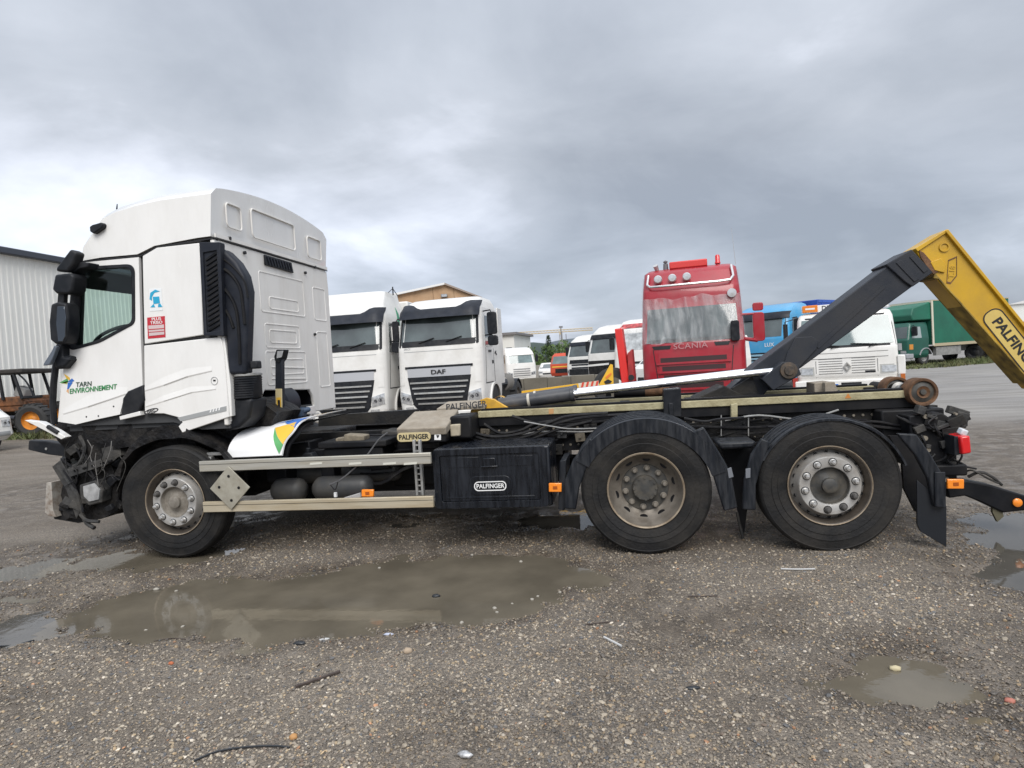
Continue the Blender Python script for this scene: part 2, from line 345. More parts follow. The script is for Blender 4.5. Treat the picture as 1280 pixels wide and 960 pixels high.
def ground_h(x, y):
    x = np.asarray(x, float); y = np.asarray(y, float); h = np.zeros(x.shape)
    for kx, ky, ph, am in _k: h += am*np.sin(kx*x+ky*y+ph)
    r = np.hypot(x-3, y); h *= 1-sstep(8, 15, r)
    for P_, dp in zip(PUD, DEEP): sd_ = sdist(x, y, P_); sd_ = sd_+.07*np.sin(x*9.1+np.sin(y*13.)*1.4)*np.sin(y*11.3+np.sin(x*7.)*1.6)+.035*np.sin(x*27+2*np.sin(y*21))*np.sin(y*31+1); h -= dp*sstep(-.34, .30, sd_)*.62+dp*.38*sstep(-.08, .10, sd_)
    for wx in (0., 4.22, 5.59): h -= .006*np.exp(-((x-wx)/.25)**2-((y-.2)/.3)**2)
    return h
WL = -.0145
def axis(c0, c1, step, far, g):
    a = list(np.arange(c0, c1+1e-6, step)); d = step
    while a[-1] < far: d *= g; a.append(a[-1]+d)
    d = step; lo = []; q = c0
    while q > -far: d *= g; q -= d; lo.append(q)
    return np.array(lo[::-1]+a)
def grid_mesh(name, xs, ys, zf):
    X, Y = np.meshgrid(xs, ys); Z = zf(X, Y); n, m_ = X.shape
    me = bpy.data.meshes.new(name); co = np.stack([X, Y, Z], -1).reshape(-1, 3)
    idx = np.arange(n*m_).reshape(n, m_); q = np.stack([idx[:-1,:-1], idx[:-1,1:], idx[1:,1:], idx[1:,:-1]], -1).reshape(-1, 4)
    me.vertices.add(len(co)); me.vertices.foreach_set('co', co.ravel()); me.loops.add(q.size); me.loops.foreach_set('vertex_index', q.ravel())
    me.polygons.add(len(q)); me.polygons.foreach_set('loop_start', np.arange(0, q.size, 4)); me.update(calc_edges=True)
    me.polygons.foreach_set('use_smooth', np.ones(len(q), bool)); return me, co
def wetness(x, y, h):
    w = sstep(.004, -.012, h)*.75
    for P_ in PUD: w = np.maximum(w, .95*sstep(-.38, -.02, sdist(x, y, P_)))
    for cx, cy, rx, ry, am in WET_SHADE:
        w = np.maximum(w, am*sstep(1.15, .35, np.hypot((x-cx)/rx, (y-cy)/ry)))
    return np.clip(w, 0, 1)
def ground_material():
    m = bpy.data.materials.new('gravel_ground'); m.use_nodes = True; nt = m.node_tree; N, L = nt.nodes, nt.links; b = N['Principled BSDF']
    tc = N.new('ShaderNodeTexCoord'); vec = tc.outputs['Object']
    at_ = N.new('ShaderNodeAttribute'); at_.attribute_name = 'wet'; at_.attribute_type = 'GEOMETRY'
    lot = N.new('ShaderNodeAttribute'); lot.attribute_name = 'asphalt'; lot.attribute_type = 'GEOMETRY'
    def vor(scale, feat='F1'):
        v = N.new('ShaderNodeTexVoronoi'); v.inputs['Scale'].default_value = scale; v.feature = feat; L.new(vec, v.inputs['Vector']); return v
    def noi(scale, det=6):
        n = N.new('ShaderNodeTexNoise'); n.inputs['Scale'].default_value = scale; n.inputs['Detail'].default_value = det; L.new(vec, n.inputs['Vector']); return n.outputs[0]
    def rng_(v, a, b_, c, d):
        r = N.new('ShaderNodeMapRange'); L.new(v, r.inputs[0])
        for k, q in enumerate((a, b_, c, d)): r.inputs[k+1].default_value = q
        return r.outputs[0]
    def mix(f, a, b_, bl='MIX'):
        x = N.new('ShaderNodeMixRGB'); x.blend_type = bl
        for k, q in enumerate((f, a, b_)):
            if isinstance(q, (int, float)): x.inputs[k].default_value = q
            elif isinstance(q, tuple): x.inputs[k].default_value = (*q, 1)
            else: L.new(q, x.inputs[k])
        return x.outputs[0]
    def mt(op, a, b_):
        x = N.new('ShaderNodeMath'); x.operation = op; x.use_clamp = op in ('ADD', 'MULTIPLY') and False
        for k, q in enumerate((a, b_)):
            if isinstance(q, (int, float)): x.inputs[k].default_value = q
            else: L.new(q, x.inputs[k])
        return x.outputs[0]
    v1 = vor(88); v2 = vor(210)
    sep = N.new('ShaderNodeSeparateColor'); L.new(v1.outputs['Color'], sep.inputs[0])
    rp = N.new('ShaderNodeValToRGB'); L.new(sep.outputs[0], rp.inputs[0]); e = rp.color_ramp.elements
    e[0].position = 0; e[0].color = (.10, .089, .077, 1); e[1].position = 1; e[1].color = (.53, .47, .39, 1)
    for p_, c_ in ((.3, (.20, .176, .148)), (.6, (.275, .238, .198)), (.85, (.35, .29, .222))): q = e.new(p_); q.color = (*c_, 1)
    sep2 = N.new('ShaderNodeSeparateColor'); L.new(v2.outputs['Color'], sep2.inputs[0])
    col = mix(.42, rp.outputs[0], mix(sep2.outputs[0], (.12, .105, .088), (.31, .27, .222)))
    col = mix(rng_(noi(1.1), .35, .7, 0, .5), col, (.20, .165, .127))              # earthier patches between the stones
    asph = mix(rng_(noi(40, 3), .35, .65, 0, 1), (.20, .192, .182), (.29, .278, .262)); asph = mix(rng_(noi(.5, 5), .4, .65, 0, .6), asph, (.31, .295, .27))
    col = mix(lot.outputs['Fac'], col, asph)
    mpt = N.new('ShaderNodeMapping'); mpt.inputs['Scale'].default_value = (.28, 1.5, 1); mpt.inputs['Rotation'].default_value = (0, 0, .12); L.new(vec, mpt.inputs[0]); nt_ = N.new('ShaderNodeTexNoise'); nt_.inputs['Scale'].default_value = 1.3; nt_.inputs['Detail'].default_value = 7; L.new(mpt.outputs[0], nt_.inputs['Vector'])
    col = mix(rng_(nt_.outputs[0], .38, .66, 0, .62), col, mix(1., col, (.56, .53, .50), 'MULTIPLY'))
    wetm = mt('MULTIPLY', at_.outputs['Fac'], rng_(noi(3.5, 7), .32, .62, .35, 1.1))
    col = mix(wetm, col, mix(1., col, (.42, .395, .37), 'MULTIPLY'))  # damp darkening, deepened to add painted shade under the truck
    L.new(col, b.inputs['Base Color'])
    film = mt('MULTIPLY', at_.outputs['Fac'], rng_(mt('ADD', noi(5.5, 8), mt('MULTIPLY', at_.outputs['Fac'], .12)), .55, .66, 0, 1))
    ro = mt('SUBTRACT', .85, mt('MULTIPLY', wetm, .25)); ro = mt('SUBTRACT', ro, mt('MULTIPLY', film, .46)); ro = mt('MAXIMUM', ro, .12)
    L.new(ro, b.inputs['Roughness']); b.inputs['Specular IOR Level'].default_value = .5
    hgt = mt('SUBTRACT', 1., v1.outputs['Distance']); hgt = mt('ADD', hgt, mt('MULTIPLY', mt('SUBTRACT', 1., v2.outputs['Distance']), .45))
    hgt = mt('ADD', hgt, mt('MULTIPLY', noi(14, 5), .8))
    bp = N.new('ShaderNodeBump'); bp.inputs['Distance'].default_value = .016
    L.new(mt('MULTIPLY', mt('SUBTRACT', 1., mt('MAXIMUM', mt('MULTIPLY', film, .75), mt('MULTIPLY', lot.outputs['Fac'], .85))), .9), bp.inputs['Strength']); L.new(hgt, bp.inputs['Height']); L.new(bp.outputs[0], b.inputs['Normal'])
    return m
def build_ground():
    xs = axis(-3.2, 8.6, .045, 2500, 1.13); ys = axis(-3.6, 2.6, .045, 2500, 1.13)
    me, co = grid_mesh('ground', xs, ys, lambda X, Y: ground_h(X, Y))
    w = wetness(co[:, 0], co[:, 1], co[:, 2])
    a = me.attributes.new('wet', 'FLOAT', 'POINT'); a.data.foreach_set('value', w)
    x, y = co[:, 0], co[:, 1]
    asp = sstep(9.5, 13., x*.55+y*.75)*sstep(-40, 2, x)
    a = me.attributes.new('asphalt', 'FLOAT', 'POINT'); a.data.foreach_set('value', asp)
    me.materials.append(ground_material()); o = bpy.data.objects.new('ground', me); C.objects.link(o); tag(o, 'grey brown wet gravel yard with muddy puddles', None, None, 'structure')
    def wmat(nm, colr):
        m = bpy.data.materials.new(nm); m.use_nodes = True; nt = m.node_tree; N, L = nt.nodes, nt.links; b = N['Principled BSDF']
        tc = N.new('ShaderNodeTexCoord'); n = N.new('ShaderNodeTexNoise'); n.inputs['Scale'].default_value = 2.2; n.inputs['Detail'].default_value = 5; L.new(tc.outputs['Object'], n.inputs[0])
        r = N.new('ShaderNodeValToRGB'); L.new(n.outputs[0], r.inputs[0]); r.color_ramp.elements[0].position = .35; r.color_ramp.elements[1].position = .68
        r.color_ramp.elements[0].color = (*[c*.75 for c in colr], 1); r.color_ramp.elements[1].color = (*[c*1.15 for c in colr], 1); L.new(r.outputs[0], b.inputs['Base Color'])
        b.inputs['Roughness'].default_value = .045; b.inputs['Specular IOR Level'].default_value = .5; b.inputs['IOR'].default_value = 1.33
        n2 = N.new('ShaderNodeTexNoise'); n2.inputs['Scale'].default_value = 16; n2.inputs['Detail'].default_value = 2; L.new(tc.outputs['Object'], n2.inputs[0])
        bp = N.new('ShaderNodeBump'); bp.inputs['Strength'].default_value = .05; bp.inputs['Distance'].default_value = .01; L.new(n2.outputs[0], bp.inputs['Height']); L.new(bp.outputs[0], b.inputs['Normal'])
        return m
    mud = wmat('muddy_water', (.125, .108, .081)); clear = wmat('clear_water', (.085, .078, .066))
    labs = ['large muddy brown puddle on the gravel in front of the side rails', 'muddy puddle round the front wheel', 'thin puddle at the left edge beyond the front wheel', 'pale puddle at the left edge',
            'narrow film of water at the left edge', 'small brown puddle near the right corner', 'wide wet sheet of water behind the rear mud flap', 'wet patch of water under the toolbox', 'shallow grey puddle at the right corner', 'shallow water under the truck frame']
    for i, P_ in enumerate(PUD):
        pa = np.array(P_); x0, y0 = pa.min(0)-.3; x1, y1 = pa.max(0)+.3
        gx = np.arange(x0, x1, .06); gy = np.arange(y0, y1, .06); X, Y = np.meshgrid(gx, gy)
        keep = (sdist(X, Y, P_) > -.28)
        vs = []; fs = []; ids = -np.ones(X.shape, int)
        for j in range(X.shape[0]-1):
            for k in range(X.shape[1]-1):
                if keep[j, k] and keep[j+1, k] and keep[j, k+1] and keep[j+1, k+1]:
                    q = []
                    for jj, kk in ((j, k), (j, k+1), (j+1, k+1), (j+1, k)):
                        if ids[jj, kk] < 0: ids[jj, kk] = len(vs); vs.append((X[jj, kk], Y[jj, kk], WL-.0003*i))
                        q.append(ids[jj, kk])
                    fs.append(q)
        b = B(); b.add(vs, fs); o = b.build('puddle', mud if i in (0, 1, 5, 4) else clear, smooth=0, recalc=False); tag(o, labs[i], None, None, 'structure')
build_ground()

def build_gravel():
    N_ = 100000
    cx, cy = 4.08, -5.03
    r = 2.1*np.exp(rng.uniform(0, 1, N_*2)*math.log(8.2/2.1)); a = rng.uniform(rad(10+38), rad(10+142), N_*2)
    x = cx+r*np.cos(a); y = cy+r*np.sin(a); keep = (x > -3) & (x < 8.4) & (y < 1.5)
    h = ground_h(x, y); keep &= (h > WL-.004) | (rng.uniform(size=h.size) < .03)
    dens = .55+.45*np.sin(x*2.1+np.sin(y*1.7)*1.3)*np.sin(y*2.7+1)
    keep &= rng.uniform(size=h.size) < np.clip(.5+dens*.5, 0, 1)
    x, y, h, r = x[keep][:N_], y[keep][:N_], h[keep][:N_], r[keep][:N_]; n = len(x)
    t = (1+5**.5)/2
    ico = np.array([(-1,t,0),(1,t,0),(-1,-t,0),(1,-t,0),(0,-1,t),(0,1,t),(0,-1,-t),(0,1,-t),(t,0,-1),(t,0,1),(-t,0,-1),(-t,0,1)])/math.hypot(1, t)
    fc = np.array([(0,11,5),(0,5,1),(0,1,7),(0,7,10),(0,10,11),(1,5,9),(5,11,4),(11,10,2),(10,7,6),(7,1,8),(3,9,4),(3,4,2),(3,2,6),(3,6,8),(3,8,9),(4,9,5),(2,4,11),(6,2,10),(8,6,7),(9,8,1)])
    s = np.exp(rng.normal(math.log(.0040), .38, n))*(1+.06*r); s = np.clip(s, .0025, .015)
    v = ico[None]*(1+rng.normal(0, .16, (n, 12, 1)))*s[:, None, None]
    v *= np.stack([rng.uniform(.85, 1.4, n), rng.uniform(.75, 1.1, n), rng.uniform(.45, .8, n)], -1)[:, None]
    q = rng.uniform(0, 6.28, n); c, sn = np.cos(q)[:, None], np.sin(q)[:, None]
    vx, vy = v[..., 0]*c-v[..., 1]*sn, v[..., 0]*sn+v[..., 1]*c
    vz = v[..., 2]+(vx*rng.normal(0, .25, (n, 1)))
    co = np.stack([vx+x[:, None], vy+y[:, None], vz+(h+s*.25)[:, None]], -1).reshape(-1, 3)
    f = (fc[None]+(np.arange(n)*12)[:, None, None]).reshape(-1, 3)
    me = bpy.data.meshes.new('gravel'); me.vertices.add(len(co)); me.vertices.foreach_set('co', co.ravel()); me.loops.add(f.size); me.loops.foreach_set('vertex_index', f.ravel())
    me.polygons.add(len(f)); me.polygons.foreach_set('loop_start', np.arange(0, f.size, 3)); me.update(calc_edges=True)
    pal = np.array([(.11,.10,.09),(.17,.15,.127),(.235,.205,.168),(.32,.285,.23),(.47,.43,.37),(.27,.215,.145),(.35,.27,.175),(.10,.103,.11),(.155,.122,.098),(.34,.19,.11)])
    pc = pal[rng.choice(len(pal), n, p=[.17,.25,.22,.13,.02,.075,.025,.075,.03,.005])]*rng.uniform(.95, 1.45, (n, 1))*np.array((1.03, 1., .955))
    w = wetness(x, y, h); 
    col = np.concatenate([np.repeat(pc, 12, 0), np.ones((n*12, 1))], 1)
    a_ = me.attributes.new('stone_colour', 'FLOAT_COLOR', 'POINT'); a_.data.foreach_set('color', col.ravel())
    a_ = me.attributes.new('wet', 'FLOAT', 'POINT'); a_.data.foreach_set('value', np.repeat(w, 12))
    m = bpy.data.materials.new('gravel_stone'); m.use_nodes = True; nt = m.node_tree; NN, L = nt.nodes, nt.links; b = NN['Principled BSDF']
    at_ = NN.new('ShaderNodeAttribute'); at_.attribute_name = 'stone_colour'; wt = NN.new('ShaderNodeAttribute'); wt.attribute_name = 'wet'
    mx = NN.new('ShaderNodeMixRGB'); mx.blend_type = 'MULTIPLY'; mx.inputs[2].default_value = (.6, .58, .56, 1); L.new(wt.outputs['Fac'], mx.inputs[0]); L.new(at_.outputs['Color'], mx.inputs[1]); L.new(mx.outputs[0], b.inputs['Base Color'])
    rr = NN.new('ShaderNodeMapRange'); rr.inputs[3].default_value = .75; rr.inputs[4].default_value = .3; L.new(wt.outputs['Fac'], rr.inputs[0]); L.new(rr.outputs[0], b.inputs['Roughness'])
    me.materials.append(m); me.polygons.foreach_set('use_smooth', np.zeros(len(f), bool))
    o = bpy.data.objects.new('gravel', me); C.objects.link(o); tag(o, 'loose mixed gravel stones covering the yard', None, None, 'stuff')
build_gravel()

# ------------------------------------------------------------------ the wrecked hook-loader truck
T = thing('hook_loader_truck', 'crashed white cab truck with bare chassis and yellow hook arm raised at the rear', 'truck', (2.9, 1.15, 0), world=True)
R90 = (rad(90), 0, 0)
def TB(b, name, m, **k): return b.build(name, m, T, **k)

def make_wheel(cx, y0, kind, width=.31, steer=0.):
    R_ = .515; c = (cx, y0, R_-.004)
    b = B(); w = width
    prof = [(.296,.03),(.303,.012),(.325,.004),(.345,.0),(.375,-.006),(.380,-.002),(.42,-.008),(.424,-.003),(.455,-.001),(.484,.002),(.488,-.001),(.502,.010),(.510,.020),(.514,.040)]
    for k in range(4):
        yy = .045+(w-.09)*(k+.5)/4; prof += [(.515, yy-.02), (.503, yy-.012), (.503, yy-.004), (.515, yy+.004)]
    prof += [(.512, w-.045), (.496, w-.018), (.42, w), (.33, w-.01), (.296, w-.03)]
    b.lathe(prof, c, n=72)
    for i, v in enumerate(b.v):                                   # weight flattens the bottom
        if v[2] < .012: b.v[i] = (v[0]*1.0, v[1]-.006, max(v[2], .003))
    if cx < 1:
        for i, v in enumerate(b.v): b.v[i] = (cx+(v[0]-cx)*(1.0+(.11 if v[0] < cx else .0)*sstep(.30, .50, np.array(math.hypot(v[0]-cx, v[2]-R_)))), v[1], v[2])
    tyre = TB(b, 'wheel', rubber, smooth=30)
    rim = B(); disc = None
    if kind == 'disc':
        rim.lathe([(.296,.03),(.303,.008),(.300,.002),(.290,.006),(.283,.03),(.272,.05),(.268,.085),(.262,.09)], c, n=64)
        rim.build('rim', rimdirty, tyre); e_ = B(); e_.lathe([(.3025,.009),(.3055,.001),(.302,-.003),(.296,.002)], c, n=64); e_.build('rim_edge', rimedge, tyre)
        d = B(); d.lathe([(.268,.088),(.258,.078),(.245,.055),(.233,.030),(.226,.012),(.222,.0),(.218,-.004),(.150,-.004),(.141,.0),(.140,.04)], c, n=64); ds = d.build('wheel_disc', rimsil, tyre)
        h = B(); h.lathe([(.143,-.004),(.139,.012),(.130,.034),(.105,.040),(.082,.030),(.060,.012),(.056,-.008),(.042,-.016),(.0,-.017)], c, n=40); h.build('hub_cap', hubm if cx < 1 else hubdark, tyre)
        hole = B(); hole.lathe([(.0135,-.001),(.0135,.004),(0,.004)], (0,0,0), n=12); hm = None
        for k in range(20):
            q = 2*math.pi*k/20; r = .2475; p = Vector((c[0]+r*math.cos(q), c[1]+.056, c[2]+r*math.sin(q)))-WORLD[T.name]
            if hm is None: hm = hole.build('vent_hole', chassis2, tyre, local=True); o = hm
            else: o = inst(hm, tyre)
            o.location = p; o.rotation_euler = (rad(-60)*0, 0, 0)
        nr, nz, mats_ = .183, -.004, (nutsil, nutdark)
    else:
        rim.lathe([(.296,.03),(.303,.008),(.300,.000),(.290,.004),(.284,.03),(.272,.05),(.266,.075),(.250,.10),(.226,.125),(.205,.142),(.190,.150),(.17,.152),(.0,.152)], c, n=64)
        rim.build('rim', rimdish, tyre)
        e = B(); e.lathe([(.302,.010),(.306,.0),(.302,-.006),(.292,-.002),(.289,.008)], c, n=64); e.build('rim_edge', rimedge, tyre)
        h = B(); h.lathe([(.190,.154),(.186,.138),(.120,.136),(.105,.13),(.100,.09),(.094,.082),(.0,.08)], c, n=40); h.build('hub', hubdark, tyre)
        cap = B()
        for k in range(12):
            q = 2*math.pi*k/12; cap.cyl((c[0]+.088*math.cos(q), c[1]+.086, c[2]+.088*math.sin(q)), (c[0]+.088*math.cos(q), c[1]+.072, c[2]+.088*math.sin(q)), .010, n=8)
        cap.build('hub_bolt_ring', hubdark, tyre)
        hole = B(); hole.lathe([(.001,.0),(.020,-.001),(.022,.006)], (0,0,0), n=14); hm = None
        for k in range(10):
            q = 2*math.pi*(k+.35)/10; r = .236; p = Vector((c[0]+r*math.cos(q), c[1]+.1115, c[2]+r*math.sin(q)))-WORLD[T.name]
            if hm is None: hm = hole.build('hand_hole', chassis2, tyre, local=True); o = hm
            else: o = inst(hm, tyre)
            o.location = p; o.scale = (1.5, 1, .85); o.rotation_euler = (0, -q-rad(90), 0)
        nr, nz, mats_ = .160, .136, (hubm, hubm)
    nb = B(); nb.lathe([(.026,.0),(.026,-.006),(.021,-.007),(.020,-.030),(.014,-.040),(.0,-.042)], (0,0,0), n=10); nm = {}
    for k in range(10):
        q = 2*math.pi*(k+.28)/10; p = Vector((c[0]+nr*math.cos(q), c[1]+nz, c[2]+nr*math.sin(q)))-WORLD[T.name]
        mm = mats_[1] if (k*7+int(cx*10)) % 10 in (1, 4, 8) and kind == 'disc' else mats_[0]
        if mm.name not in nm: nm[mm.name] = nb.build('wheel_nut', mm, tyre, local=True); o = nm[mm.name]
        else: o = inst(nm[mm.name], tyre)
        o.location = p
        if kind == 'disc':
            if 'collar' not in nm:
                cb = B(); cb.lathe([(.031,.0),(.031,-.003),(.026,-.003)], (0,0,0), n=12); nm['collar'] = cb.build('nut_collar', chassis2, tyre, local=True); o2 = nm['collar']
            else: o2 = inst(nm['collar'], tyre)
            o2.location = p
    return tyre
make_wheel(0., 0.012, 'disc', width=.21); make_wheel(4.22, 0.0, 'dish'); make_wheel(5.59, 0.005, 'disc')
for x, y, w in ((4.22, .335, .30), (0, 2.14, .31), (4.22, 1.83, .30), (4.22, 2.15, .3), (5.59, 2.14, .31)):
    b = B(); b.lathe([(.29,.03),(.33,.0),(.44,-.005),(.495,.02),(.513,.05),(.513,w-.05),(.495,w-.02),(.44,w),(.3,w-.02)], (x, y, .511), n=48); b.lathe([(.3,.05),(.0,.08)], (x, y, .511), n=24); TB(b, 'wheel', rubber)
for x in (0., 4.22, 5.59):
    b = B(); b.cyl((x, .3, .51), (x, 2.15, .51), .075, n=14); b.obox((x, 1.2, .52), (.34, .4, .34)); TB(b, 'axle', chassis)

# ---- chassis frame
def rail(y, sgn):
    b = B(); x0, x1, z0, z1 = -1.05, 6.72, .735, 1.005
    b.prism([(z0*0+y, z0), (y+sgn*.075, z0), (y+sgn*.075, z0+.012), (y+sgn*.012, z0+.012), (y+sgn*.012, z1-.012), (y+sgn*.075, z1-.012), (y+sgn*.075, z1), (y, z1)], x0, x1, 'x')
    return TB(b, 'chassis_rail', chassis, bevel=.002)
fr = rail(.82, 1); rail(1.60, -1)
bolts = B(); 
for x in np.arange(2.9, 6.6, .075):
    for z in (.79, .95):
        if rng.uniform() < .82: bolts.lathe([(.013,.0),(.012,-.010),(.0,-.012)], (x, .82, z), n=6)
for x in np.arange(.7, 2.8, .09):
    for z in (.80, .90): bolts.lathe([(.011,.0),(.010,-.006),(.0,-.006)], (x, .82, z), n=6)
o = bolts.build('rail_bolts', mat('bolt_grey', (.24, .21, .165), .5, var=.4, vscale=9), fr); tag(o, kind='stuff')
for x in (.9, 1.9, 2.9, 3.6, 4.9, 6.2): b = B(); b.box(x-.06, x+.06, .835, 1.585, .77, .97); TB(b, 'cross_member', chassis)
# subframe of the hook loader : two rails, joined by plates
for nm, y0, y1 in (('lift_frame_rail', .74, .86), ('lift_frame_rail', 1.56, 1.68)):
    b = B(); b.box(2.72, 6.50, y0, y1, 1.088, 1.150)
    TB(b, nm, railm, bevel=.006)
    b = B(); b.box(2.72, 6.50, y0+.02, y1-.02, 1.006, 1.086); b.box(2.75, 6.45, y0+.03, y1-.03, 1.152, 1.170)
    TB(b, 'lift_frame_web', chassis2)
for x in (3.15, 4.1, 4.75, 5.4, 6.1): b = B(); b.box(x-.05, x+.05, .88, 1.55, 1.03, 1.13); TB(b, 'lift_cross_member', chassis2, bevel=.004)
b = B(); b.box(4.15, 5.9, .95, 1.45, 1.02, 1.085); TB(b, 'lift_cross_member', chassis2, bevel=.004)
for (x, y) in ((4.175, .735), ):                                        # black clamp over the rail
    b = B(); q = S([(830,487),(851,485),(852,521),(829,520)], .70); b.prism(q, .68, .90); b.box(q[0][0]+.03, q[0][0]+.07, .66, .68, q[2][1]-.04, q[0][1]-.12); TB(b, 'rail_clamp', blackpl, bevel=.008)
# brown box with straps between the rear axles
b = B(); q = S([(901,522),(935,520),(936,545),(902,546)], .78); b.prism(q, .72, .82); TB(b, 'frame_bracket', chassis, bevel=.006)
b = B(); q = S([(913,505),(921,504),(921,524),(913,525)], .73); b.prism(q, .69, .74); TB(b, 'rail_tab', railm, bevel=.004)
for px in (901.5, 935.5):
    b = B(); a0, a1 = at(px, 519, y=.70), at(px, 545, y=.70); b.cyl(a0, a1, .006, n=6); TB(b, 'u_bolt', galv)

# ---- dark mechanical bulk that fills the frame bay
b = B(); b.box(.15, 1.15, .92, 1.50, .42, 1.02); b.obox((1.45, 1.2, .72), (.7, .42, .42), (0, .08, 0)); b.cyl((1.75, 1.2, .66), (4.0, 1.2, .56), .06); b.box(-.75, .25, .75, 1.7, .5, 1.15)
TB(b, 'gearbox', wreck, bevel=.02)
b = B(); b.box(1.72, 2.62, 1.0, 1.55, .40, .93); b.box(2.5, 3.5, .9, 1.4, .42, .9); TB(b, 'silencer', chassis2, bevel=.03)
b = B(); b.box(.45, 3.45, 1.75, 2.42, .40, .92); TB(b, 'fuel_tank', chassis2, bevel=.04)
b = B(); b.box(.25, 3.5, 2.36, 2.41, .24, .42); b.box(.4, 3.3, 1.1, 1.7, .34, .5); TB(b, 'far_side_skirt', chassis2)
for i, (xa, xb, y, z, r) in enumerate(((.70, 1.05, .48, .50, .115), (1.12, 1.72, .50, .505, .115), (.55, 1.9, .82, .60, .10))):
    b = B(); b.lathe([(0,0),(r*.6,.012),(r*.93,.05),(r,.09),(r,xb-xa-.09),(r*.93,xb-xa-.05),(r*.6,xb-xa-.012),(0,xb-xa)], (xa, y, z), ax='x', n=28); TB(b, 'air_tank', mat('tank_grey', (.045, .047, .05), .42, dirt=(.1, .09, .075), dscale=5, damt=.6))
b = B(); b.box(1.28, 1.95, .32, .74, .905, .965); b.box(1.32, 1.9, .35, .7, .78, .90); TB(b, 'battery_box', chassis2, bevel=.012)
b = B(); q = S([(376,573),(381,566),(390,566),(394,573)], .4); b.prism(q, .38, .48); b.cyl(at(385, 566, y=.43), at(385, 560, y=.43), .022, n=12); TB(b, 'fluid_bottle', blackpl, bevel=.006)
b = B(); b.obox(at(446, 548, y=.45), (.20, .14, .08), (0, .1, 0)); b.obox(at(428, 551, y=.45), (.10, .1, .07), (0, -.1, .2)); TB(b, 'valve_block', mat('valve_tan', (.22, .185, .13), .6, var=.2, vscale=20, dirt=(.06, .05, .04), dscale=14, damt=.7), bevel=.01)
for i in range(9):
    x = rng.uniform(.5, 2.6); b = B(); w_, d_, h_ = rng.uniform(.12, .4), rng.uniform(.1, .3), rng.uniform(.08, .25)
    b.obox((x, rng.uniform(.62, .8), rng.uniform(.55, .98)), (w_, d_, h_), (0, rng.uniform(-.15, .15), 0)); TB(b, 'underframe_box', chassis2 if i % 3 else wreckgrey, bevel=.012)
for i in range(10):
    x0 = rng.uniform(.4, 2.2); z0 = rng.uniform(.5, 1.0); b = B(); y = rng.uniform(.5, .72)
    b.tube(bez([(x0, y, z0), (x0+.3, y-.03, z0+rng.uniform(-.1, .1)), (x0+.6, y+.02, z0+rng.uniform(-.12, .12)), (x0+rng.uniform(.8, 1.4), y, z0+rng.uniform(-.1, .1))], 12), rng.uniform(.008, .02), 6); TB(b, 'pipe', cable_m)
for i in range(16):
    x0 = rng.uniform(2.7, 6.0); z0 = rng.uniform(.76, 1.0); b = B(); y = rng.uniform(.68, .80); L__ = rng.uniform(.4, 1.3)
    b.tube(bez([(x0, y, z0), (x0+L__*.3, y-.02, z0+rng.uniform(-.05, .05)), (x0+L__*.7, y+.01, z0+rng.uniform(-.05, .05)), (min(6.6, x0+L__), y, z0+rng.uniform(-.06, .06))], 14), rng.uniform(.006, .014), 6); TB(b, 'pipe', (cable_m, chassis, galv)[(i % 5 == 0)*2 or i % 2])
for i in range(22):
    b = B(); a = (rng.uniform(2.7, 6.4), rng.uniform(.70, .80), rng.uniform(.74, .99)); b.obox(a, (rng.uniform(.03, .13), .05, rng.uniform(.03, .10)), (0, rng.uniform(-.2, .2), 0)); b.cyl((a[0], a[1]-.03, a[2]), (a[0], a[1]-.05, a[2]), .012, n=8); TB(b, 'frame_fitting', (chassis, wreckgrey, mat('fitting_tan', (.13, .11, .08), .6, var=.3, vscale=20))[i % 3], bevel=.005)
# plate under the white sheet and behind: long dark frame top seen behind the diagonal cable
b = B(); q = S([(398,520),(520,512),(520,528),(398,533)], .9); b.prism(q, .9, 1.0); TB(b, 'frame_top_plate', chassis)

# ---- side guards
def bar(p4, y, m, name):
    y = -.045
    b = B(); q = S(p4, y); x0 = q[0][0]; x1 = q[1][0]; zt = (q[0][1]+q[1][1])/2; zb = (q[2][1]+q[3][1])/2
    b.box(x0, x1, y, y+.035, zb, zt); o = TB(b, name, m, bevel=.005)
    g = B(); g.box(x0, x1, y-.0022, y+.001, zb+(zt-zb)*.66, zb+(zt-zb)*.69); g.build('bar_groove', chassis2, o); return o, x0, x1, zb, zt
g1 = bar([(248,574),(538,569),(538,583),(248,587)], .04, alu, 'side_guard_bar')
g2 = bar([(253,629),(541,619),(541,634),(253,641)], .04, alu2, 'side_guard_bar')
for px in (395, 444, 487, 513):
    b = B(); a = at(px, 579.5, y=-.046); b.prism([(a[0]-.06, a[2]-.010), (a[0]+.055, a[2]-.006), (a[0]+.06, a[2]+.012), (a[0]-.055, a[2]+.008)], -.0475, -.0455); b.build('faded_print', mat('faded_print', (.6, .59, .52), .5), g1[0])
b = B(); q = S([(258,571),(264,571),(264,622),(258,622)], .08); b.prism(q, .077, .13); TB(b, 'guard_post', galv, bevel=.004)
b = B(); b.obox((q[0][0]+.07, .13, q[0][1]+.02), (.17, .05, .03)); TB(b, 'guard_bracket', galv, bevel=.004)
for dx in (0, .055):
    b = B(); b.box(2.283+dx*.9, 2.305+dx*.9, .078, .12, .50, .98); TB(b, 'guard_post', galv, bevel=.003)
b = B()
for z in np.arange(.53, .95, .05): b.box(2.305, 2.333, .085, .1, z, z+.012)
TB(b, 'guard_post_rung', galv)
b = B(); c_ = at(287, 610, y=-.065); b.obox((c_[0], -.06, c_[2]), (.275, .012, .275), (0, rad(45), 0)); pl = TB(b, 'diamond_plate', plate_m, bevel=.003)
